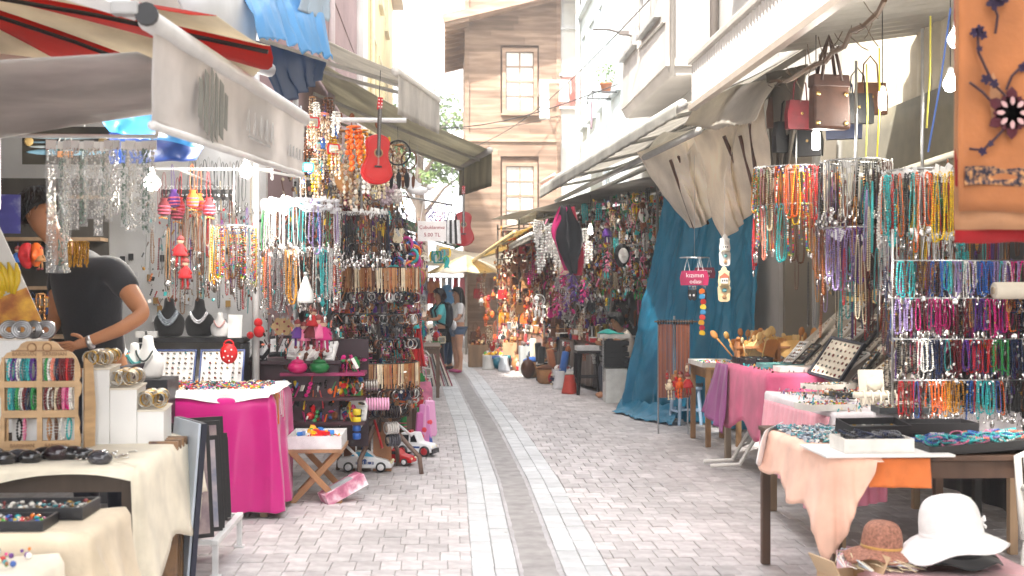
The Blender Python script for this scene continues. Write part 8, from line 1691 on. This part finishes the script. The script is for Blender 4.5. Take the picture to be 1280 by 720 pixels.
def standing(label, loc, rz, H, top, bottom, arm, shoes, legs='long', skinc=SK, sleeve=.5):
    """a standing figure: body, shirt, lower garment, shoes. arm: {'L': (elbow, wrist), 'R': ...} in units of H"""
    t = thing('person', label, 'person', loc, rz); h = lambda x, y, z: Vector((x*H, y*H, z*H))
    B = {'pelvis': (h(0, 0, .53), .075*H), 'waist': (h(0, 0, .61), .064*H), 'chest': (h(0, .0, .72), .075*H), 'neck0': (h(0, .002, .81), .04*H), 'neck': (h(0, -.004, .85), .030*H), 'jaw': (h(0, -.012, .89), .042*H), 'head': (h(0, -.004, .935), .056*H), 'crown': (h(0, .002, .965), .044*H)}
    E = [('pelvis', 'waist'), ('waist', 'chest'), ('chest', 'neck0'), ('neck0', 'neck'), ('neck', 'jaw'), ('jaw', 'head'), ('head', 'crown')]
    for s, k in ((-1, 'L'), (1, 'R')):
        B['hip'+k] = (h(s*.048, 0, .50), .062*H); B['thigh'+k] = (h(s*.052, -.004, .40), .052*H); B['knee'+k] = (h(s*.054, -.008, .28), .036*H); B['calf'+k] = (h(s*.056, .008, .20), .036*H); B['ankle'+k] = (h(s*.056, .01, .045), .021*H); B['toe'+k] = (h(s*.062, -.075, .018), .018*H); B['heel'+k] = (h(s*.056, .022, .016), .018*H)
        E += [('pelvis', 'hip'+k), ('hip'+k, 'thigh'+k), ('thigh'+k, 'knee'+k), ('knee'+k, 'calf'+k), ('calf'+k, 'ankle'+k), ('ankle'+k, 'toe'+k), ('ankle'+k, 'heel'+k)]
        e, w = arm[k]; B['sh'+k] = (h(s*.098, .0, .79), .036*H); B['el'+k] = (h(*e), .025*H); B['wr'+k] = (h(*w), .017*H); E += [('chest', 'sh'+k), ('sh'+k, 'el'+k), ('el'+k, 'wr'+k)]
        d = h(*w)-h(*e); hand(B, E, 'wr'+k, d, (0, -1, 0) if abs(d.normalized().y) < .8 else (-s, 0, 0), 'h'+k, H/1.75, .35)
    skinned(t, 'body', B, E, skin, skinc)
    g = lambda k, f, dz=0: (B[k][0]+Vector((0, 0, dz)), B[k][1]*f)
    S = {'chest': g('chest', 1.17), 'waist': g('waist', 1.2), 'pelvis': (B['pelvis'][0]+Vector((0, 0, .02*H)), .082*H), 'neck0': g('neck0', 1.12)}; SE = [('chest', 'waist'), ('waist', 'pelvis'), ('chest', 'neck0')]
    for k in 'LR': S['sh'+k] = g('sh'+k, 1.22); S['mid'+k] = (B['sh'+k][0].lerp(B['el'+k][0], sleeve*1.6 if sleeve < .6 else 1), .034*H); SE += [('chest', 'sh'+k), ('sh'+k, 'mid'+k)]
    skinned(t, 'shirt', S, SE, cloth, top)
    P = {'pelvis': (B['pelvis'][0]+Vector((0, 0, .015*H)), .083*H)}; PE = []
    for k in 'LR':
        P['hip'+k] = g('hip'+k, 1.18); PE.append(('pelvis', 'hip'+k))
        if legs == 'short': P['th'+k] = (B['hip'+k][0].lerp(B['thigh'+k][0], .75), .066*H); PE.append(('hip'+k, 'th'+k))
        else:
            for a, b in (('thigh', 1.15), ('knee', 1.3), ('calf', 1.25), ('ankle', 1.55)): P[a+k] = g(a+k, b)
            PE += [('hip'+k, 'thigh'+k), ('thigh'+k, 'knee'+k), ('knee'+k, 'calf'+k), ('calf'+k, 'ankle'+k)]
    skinned(t, 'shorts' if legs == 'short' else 'trousers', P, PE, cloth, bottom)
    for k in 'LR':
        a = B['heel'+k][0]; part(t, 'shoe', MB().sph((a.x, a.y-.05*H, .026*H), .05*H, 12, 8, (.55, 1.3, .45)), leather, shoes, smooth=True)
    return t, B
W3, B3 = standing('woman with long dark hair in white T-shirt and denim shorts', (0, 0, 0), 0, 1.60, 'e4e2e2', '5d7390', {'L': ((-.13, -.03, .645), (-.10, -.12, .60)), 'R': ((.13, -.04, .645), (.08, -.13, .61))}, 'b04a78', 'short', 'c8987c')
p = pZ(572, 466); W3.location = (p.x, p.y, 0); W3.rotation_euler = (0, 0, -1.15)
hair_cap(W3, (0, -.004*1.6, .940*1.6), .098, 0, '17100d', .58, sway=.03)
face(W3, (0, -.006*1.6, .925*1.6), .088, 0)
W1, B1b = standing('woman in turquoise T-shirt and black trousers wearing a dark backpack', (0, 0, 0), 0, 1.58, '5fc3c8', '15151a', {'L': ((-.15, -.06, .66), (-.12, -.19, .66)), 'R': ((.14, -.05, .66), (.10, -.18, .65))}, '1a1a1c', 'long', 'bb8a6c')
p = pZ(549, 470); W1.location = (p.x, p.y, 0); W1.rotation_euler = (0, 0, -1.25)
hair_cap(W1, (0, -.006, .940*1.58), .097, 0, '2a2024', .16); face(W1, (0, -.01, .925*1.58), .088, 0)
t = thing('backpack', 'dark backpack with white drawstring pouch worn by the woman in turquoise', 'backpack', (0, 0, 0)); t.location = W1.location; t.rotation_euler = W1.rotation_euler
part(t, 'main_bag', MB().sph((0, .17, 1.10), .17, 16, 12, (.9, .55, 1.45)), cloth, '1c232c', smooth=True); part(t, 'white_pouch', MB().sph((.05, .26, .92), .10, 12, 8, (1.1, .45, .9)), cloth, 'd6d6d8', smooth=True)
for s in (-1, 1): part(t, 'strap', MB().tube([(s*.10, .13, 1.30), (s*.12, .02, 1.36), (s*.12, -.125, 1.20), (s*.12, -.07, .98), (s*.12, .10, .92)], .018, 6), cloth, '1c232c', smooth=True)
W2, B2b = standing('woman in blue headscarf and long dark coat over jeans', (0, 0, 0), 0, 1.63, '1c1d26', '2c4a6e', {'L': ((-.13, .0, .64), (-.11, -.10, .58)), 'R': ((.13, -.02, .64), (.10, -.12, .60))}, '3a3a40', 'long', 'c8987c', 1.0)
p = pZ(559, 463); W2.location = (p.x, p.y+.2, 0); W2.rotation_euler = (0, 0, .95); face(W2, (0, -.008, .928*1.63), .088, 0)
def hj(u, v):
    a = 2*pi*u; th = .15+v*2.3; op = max(0, cos(a)); r = .118 if v < .62 else .118+.10*(v-.62)/.38
    z = .128*cos(min(th, pi*.62)) if v < .62 else .128*cos(pi*.5)-.30*(v-.62)/.38*1.0-.02
    return (r*sin(min(th, pi/2))*sin(a), -r*sin(min(th, pi/2))*cos(a)*(1-.0*op)+(.05 if .3 < v < .62 and op > .75 else .012), z+.02*N(u*6, v*5))
part(W2, 'headscarf', MB().sheet(hj, 36, 22), cloth, '4f7fa8', smooth=True, thick=.012, loc=(0, -.004, .937*1.63))
def coat(u, v): a = 2*pi*u; r = lerp(.155, .25, v)*(1+.05*sin(a*7)*v); return (r*sin(a)*1.1, -r*cos(a)*.85, lerp(1.05, .55, v))
part(W2, 'coat_skirt', MB().sheet(coat, 40, 10), cloth, '1c1d26', smooth=True, thick=.012)
# ---- shopkeeper leaning over the left table
def q7(px, py, y): return pY(px, py, y)
mk = thing('person', 'shopkeeper in dark grey T-shirt leaning over the jewellery tables', 'person')
pel = q7(128, 470, 7.35)
B = {'pelvis': (pel, .155), 'waist': (q7(118, 425, 7.33), .145), 'chest': (q7(105, 360, 7.3), .165), 'neck0': (q7(82, 312, 7.28), .085), 'neck': (q7(70, 300, 7.24), .06), 'jaw': (q7(58, 285, 7.18), .075), 'head': (q7(50, 266, 7.2), .10), 'crown': (q7(48, 253, 7.22), .085),
     'shR': (q7(142, 335, 7.10), .075), 'elR': (q7(180, 393, 6.92), .050), 'foR': (q7(150, 412, 6.78), .042), 'wrR': (q7(108, 428, 6.68), .031),
     'shL': (q7(78, 330, 7.5), .075), 'elL': (q7(70, 400, 7.3), .05), 'wrL': (q7(50, 430, 6.95), .033),
     'hipL': (pel+Vector((-.10, .05, -.06)), .11), 'kneeL': (pel+Vector((-.11, .03, -.42)), .07), 'ankleL': (Vector((pel.x-.11, pel.y+.08, .08)), .045), 'toeL': (Vector((pel.x-.16, pel.y-.10, .04)), .035),
     'hipR': (pel+Vector((.10, .0, -.06)), .11), 'kneeR': (pel+Vector((.10, -.02, -.42)), .07), 'ankleR': (Vector((pel.x+.10, pel.y+.04, .08)), .045), 'toeR': (Vector((pel.x+.06, pel.y-.14, .04)), .035)}
E = [('pelvis', 'waist'), ('waist', 'chest'), ('chest', 'neck0'), ('neck0', 'neck'), ('neck', 'jaw'), ('jaw', 'head'), ('head', 'crown'), ('chest', 'shR'), ('shR', 'elR'), ('elR', 'foR'), ('foR', 'wrR'), ('chest', 'shL'), ('shL', 'elL'), ('elL', 'wrL')]
for k in 'LR': E += [('pelvis', 'hip'+k), ('hip'+k, 'knee'+k), ('knee'+k, 'ankle'+k), ('ankle'+k, 'toe'+k)]
hand(B, E, 'wrR', q7(80, 436, 6.62)-q7(108, 428, 6.68), (0, -.3, 1), 'hR', 1.05, .4); hand(B, E, 'wrL', Vector((-.2, -.8, -.2)), (1, 0, 0), 'hL', 1.05, .4)
skinned(mk, 'body', B, E, skin, 'b8805c')
S = {'chest': (B['chest'][0], .188), 'waist': (B['waist'][0], .178), 'pelvis': (B['pelvis'][0]+Vector((0, 0, .03)), .182), 'neck0': (B['neck0'][0], .098), 'shR': (B['shR'][0], .095), 'midR': (B['shR'][0].lerp(B['elR'][0], .58), .080), 'shL': (B['shL'][0], .095), 'midL': (B['shL'][0].lerp(B['elL'][0], .6), .078)}
skinned(mk, 't_shirt', S, [('chest', 'waist'), ('waist', 'pelvis'), ('chest', 'neck0'), ('chest', 'shR'), ('shR', 'midR'), ('chest', 'shL'), ('shL', 'midL')], cloth, '2b2c31')
P = {'pelvis': (B['pelvis'][0]+Vector((0, 0, -.02)), .165)}; PE = []
for k in 'LR':
    P['hip'+k] = (B['hip'+k][0], .125); P['knee'+k] = (B['knee'+k][0], .09); P['ankle'+k] = (B['ankle'+k][0], .07); PE += [('pelvis', 'hip'+k), ('hip'+k, 'knee'+k), ('knee'+k, 'ankle'+k)]
skinned(mk, 'trousers', P, PE, cloth, '1d2030')
hc = B['head'][0]+Vector((0, 0, .012)); hair_cap(mk, hc, .118, 1.2, '100d0c'); face(mk, hc+Vector((0, 0, -.02)), .105, 1.2, .3)
q = MB().at(B['wrR'][0]+Vector((.02, 0, .0)), 0, 1.2, 0).lathe([(.038, -.012), (.041, 0), (.038, .012)], 16); part(mk, 'wristwatch', q, metalc, (.6, .6, .6), smooth=True)
# ---- boy sitting by the tarp
by = thing('person', 'dark haired boy in pale shirt sitting bent forward beside the blue tarp', 'person')
b0 = pY(770, 405, 16.75); bx_ = b0.x
B = {'pelvis': (Vector((bx_+.22, 16.95, .52)), .12), 'waist': (Vector((bx_+.21, 16.92, .68)), .11), 'chest': (Vector((bx_+.16, 16.88, .86)), .13), 'neck0': (Vector((bx_+.09, 16.82, .98)), .07), 'neck': (Vector((bx_+.06, 16.80, 1.02)), .05), 'jaw': (Vector((bx_+.0, 16.75, 1.05)), .065), 'head': (Vector((bx_-.005, 16.75, 1.12)), .092), 'crown': (Vector((bx_+.01, 16.76, 1.16)), .075)}
E = [('pelvis', 'waist'), ('waist', 'chest'), ('chest', 'neck0'), ('neck0', 'neck'), ('neck', 'jaw'), ('jaw', 'head'), ('head', 'crown')]
for s, k in ((-1, 'L'), (1, 'R')):
    yy = 16.88+s*.14
    B['sh'+k] = (Vector((bx_+.14, yy, .93)), .06); B['el'+k] = (Vector((bx_-.02, yy-.03, .76)), .042); B['wr'+k] = (Vector((bx_-.16, yy*.6+16.6*.4, .80)), .028); E += [('chest', 'sh'+k), ('sh'+k, 'el'+k), ('el'+k, 'wr'+k)]; hand(B, E, 'wr'+k, (-1, -.2, .1), (0, 0, 1), 'h'+k, .85, .4)
    B['hip'+k] = (Vector((bx_+.18, 16.95+s*.08, .49)), .09); B['knee'+k] = (Vector((bx_-.16, 16.95+s*.10, .50)), .065); B['ankle'+k] = (Vector((bx_-.14, 16.95+s*.10, .07)), .04); B['toe'+k] = (Vector((bx_-.26, 16.95+s*.10, .035)), .032); E += [('pelvis', 'hip'+k), ('hip'+k, 'knee'+k), ('knee'+k, 'ankle'+k), ('ankle'+k, 'toe'+k)]
skinned(by, 'body', B, E, skin, 'bb8664')
S = {'chest': (B['chest'][0], .15), 'waist': (B['waist'][0], .135), 'pelvis': (B['pelvis'][0], .135), 'neck0': (B['neck0'][0], .08), 'shL': (B['shL'][0], .075), 'mL': (B['shL'][0].lerp(B['elL'][0], .6), .058), 'shR': (B['shR'][0], .075), 'mR': (B['shR'][0].lerp(B['elR'][0], .6), .058)}
skinned(by, 'shirt', S, [('chest', 'waist'), ('waist', 'pelvis'), ('chest', 'neck0'), ('chest', 'shL'), ('shL', 'mL'), ('chest', 'shR'), ('shR', 'mR')], cloth, 'c8bcb0')
P = {'pelvis': (B['pelvis'][0], .13)}; PE = []
for k in 'LR':
    for a, r in (('hip', .10), ('knee', .08), ('ankle', .055)): P[a+k] = (B[a+k][0], r)
    PE += [('pelvis', 'hip'+k), ('hip'+k, 'knee'+k), ('knee'+k, 'ankle'+k)]
skinned(by, 'trousers', P, PE, cloth, '2a3040')
hair_cap(by, B['head'][0]+Vector((0, 0, .01)), .108, -1.3, '0e0c0b'); face(by, B['head'][0]+Vector((0, 0, -.01)), .095, -1.3, .35)
bst = stool((bx_+.2, 16.97, 0), .38, .30, (.10, .06, .04), 'low brown stool the boy sits on', 0, paint)
# ================================================================ put every thing's own origin at its base
def rebase():
    for r in [o for o in bpy.data.objects if o.type == 'EMPTY' and o.parent is None]:
        if r.location.length > 1e-6 or abs(r.rotation_euler.z) > 1e-6: continue
        lo = Vector((1e9,)*3); hi = Vector((-1e9,)*3)
        for c in r.children_recursive:
            if c.type != 'MESH' or not len(c.data.vertices): continue
            off = c.location.copy()
            if c.parent is not r: off += c.parent.location
            for vi in range(0, len(c.data.vertices), max(1, len(c.data.vertices)//60)):
                q_ = c.data.vertices[vi].co+off
                for k in range(3): lo[k] = min(lo[k], q_[k]); hi[k] = max(hi[k], q_[k])
        if lo.x > hi.x: continue
        b = Vector(((lo.x+hi.x)/2, (lo.y+hi.y)/2, lo.z)); r.location = b
        for c in r.children: c.location = c.location-b
rebase()
by.location += Vector((.05, .35, 0)); bst.location += Vector((.05, .35, 0))

# ================================================================ hazy air of the street
hz = MB().box((0, 30, 8.5), (124, 124, 19.4)); hm = bpy.data.materials.new('hazy_air'); hm.use_nodes = True; hm.node_tree.nodes.remove(hm.node_tree.nodes['Principled BSDF'])
pv = hm.node_tree.nodes.new('ShaderNodeVolumePrincipled'); pv.inputs['Color'].default_value = (.95, .96, .97, 1); pv.inputs['Density'].default_value = .004; pv.inputs['Anisotropy'].default_value = .2
hm.node_tree.links.new(pv.outputs[0], hm.node_tree.nodes['Material Output'].inputs['Volume'])
ho = ob('haze', hz.mesh('haze', hm)); tag(ho, kind='stuff')
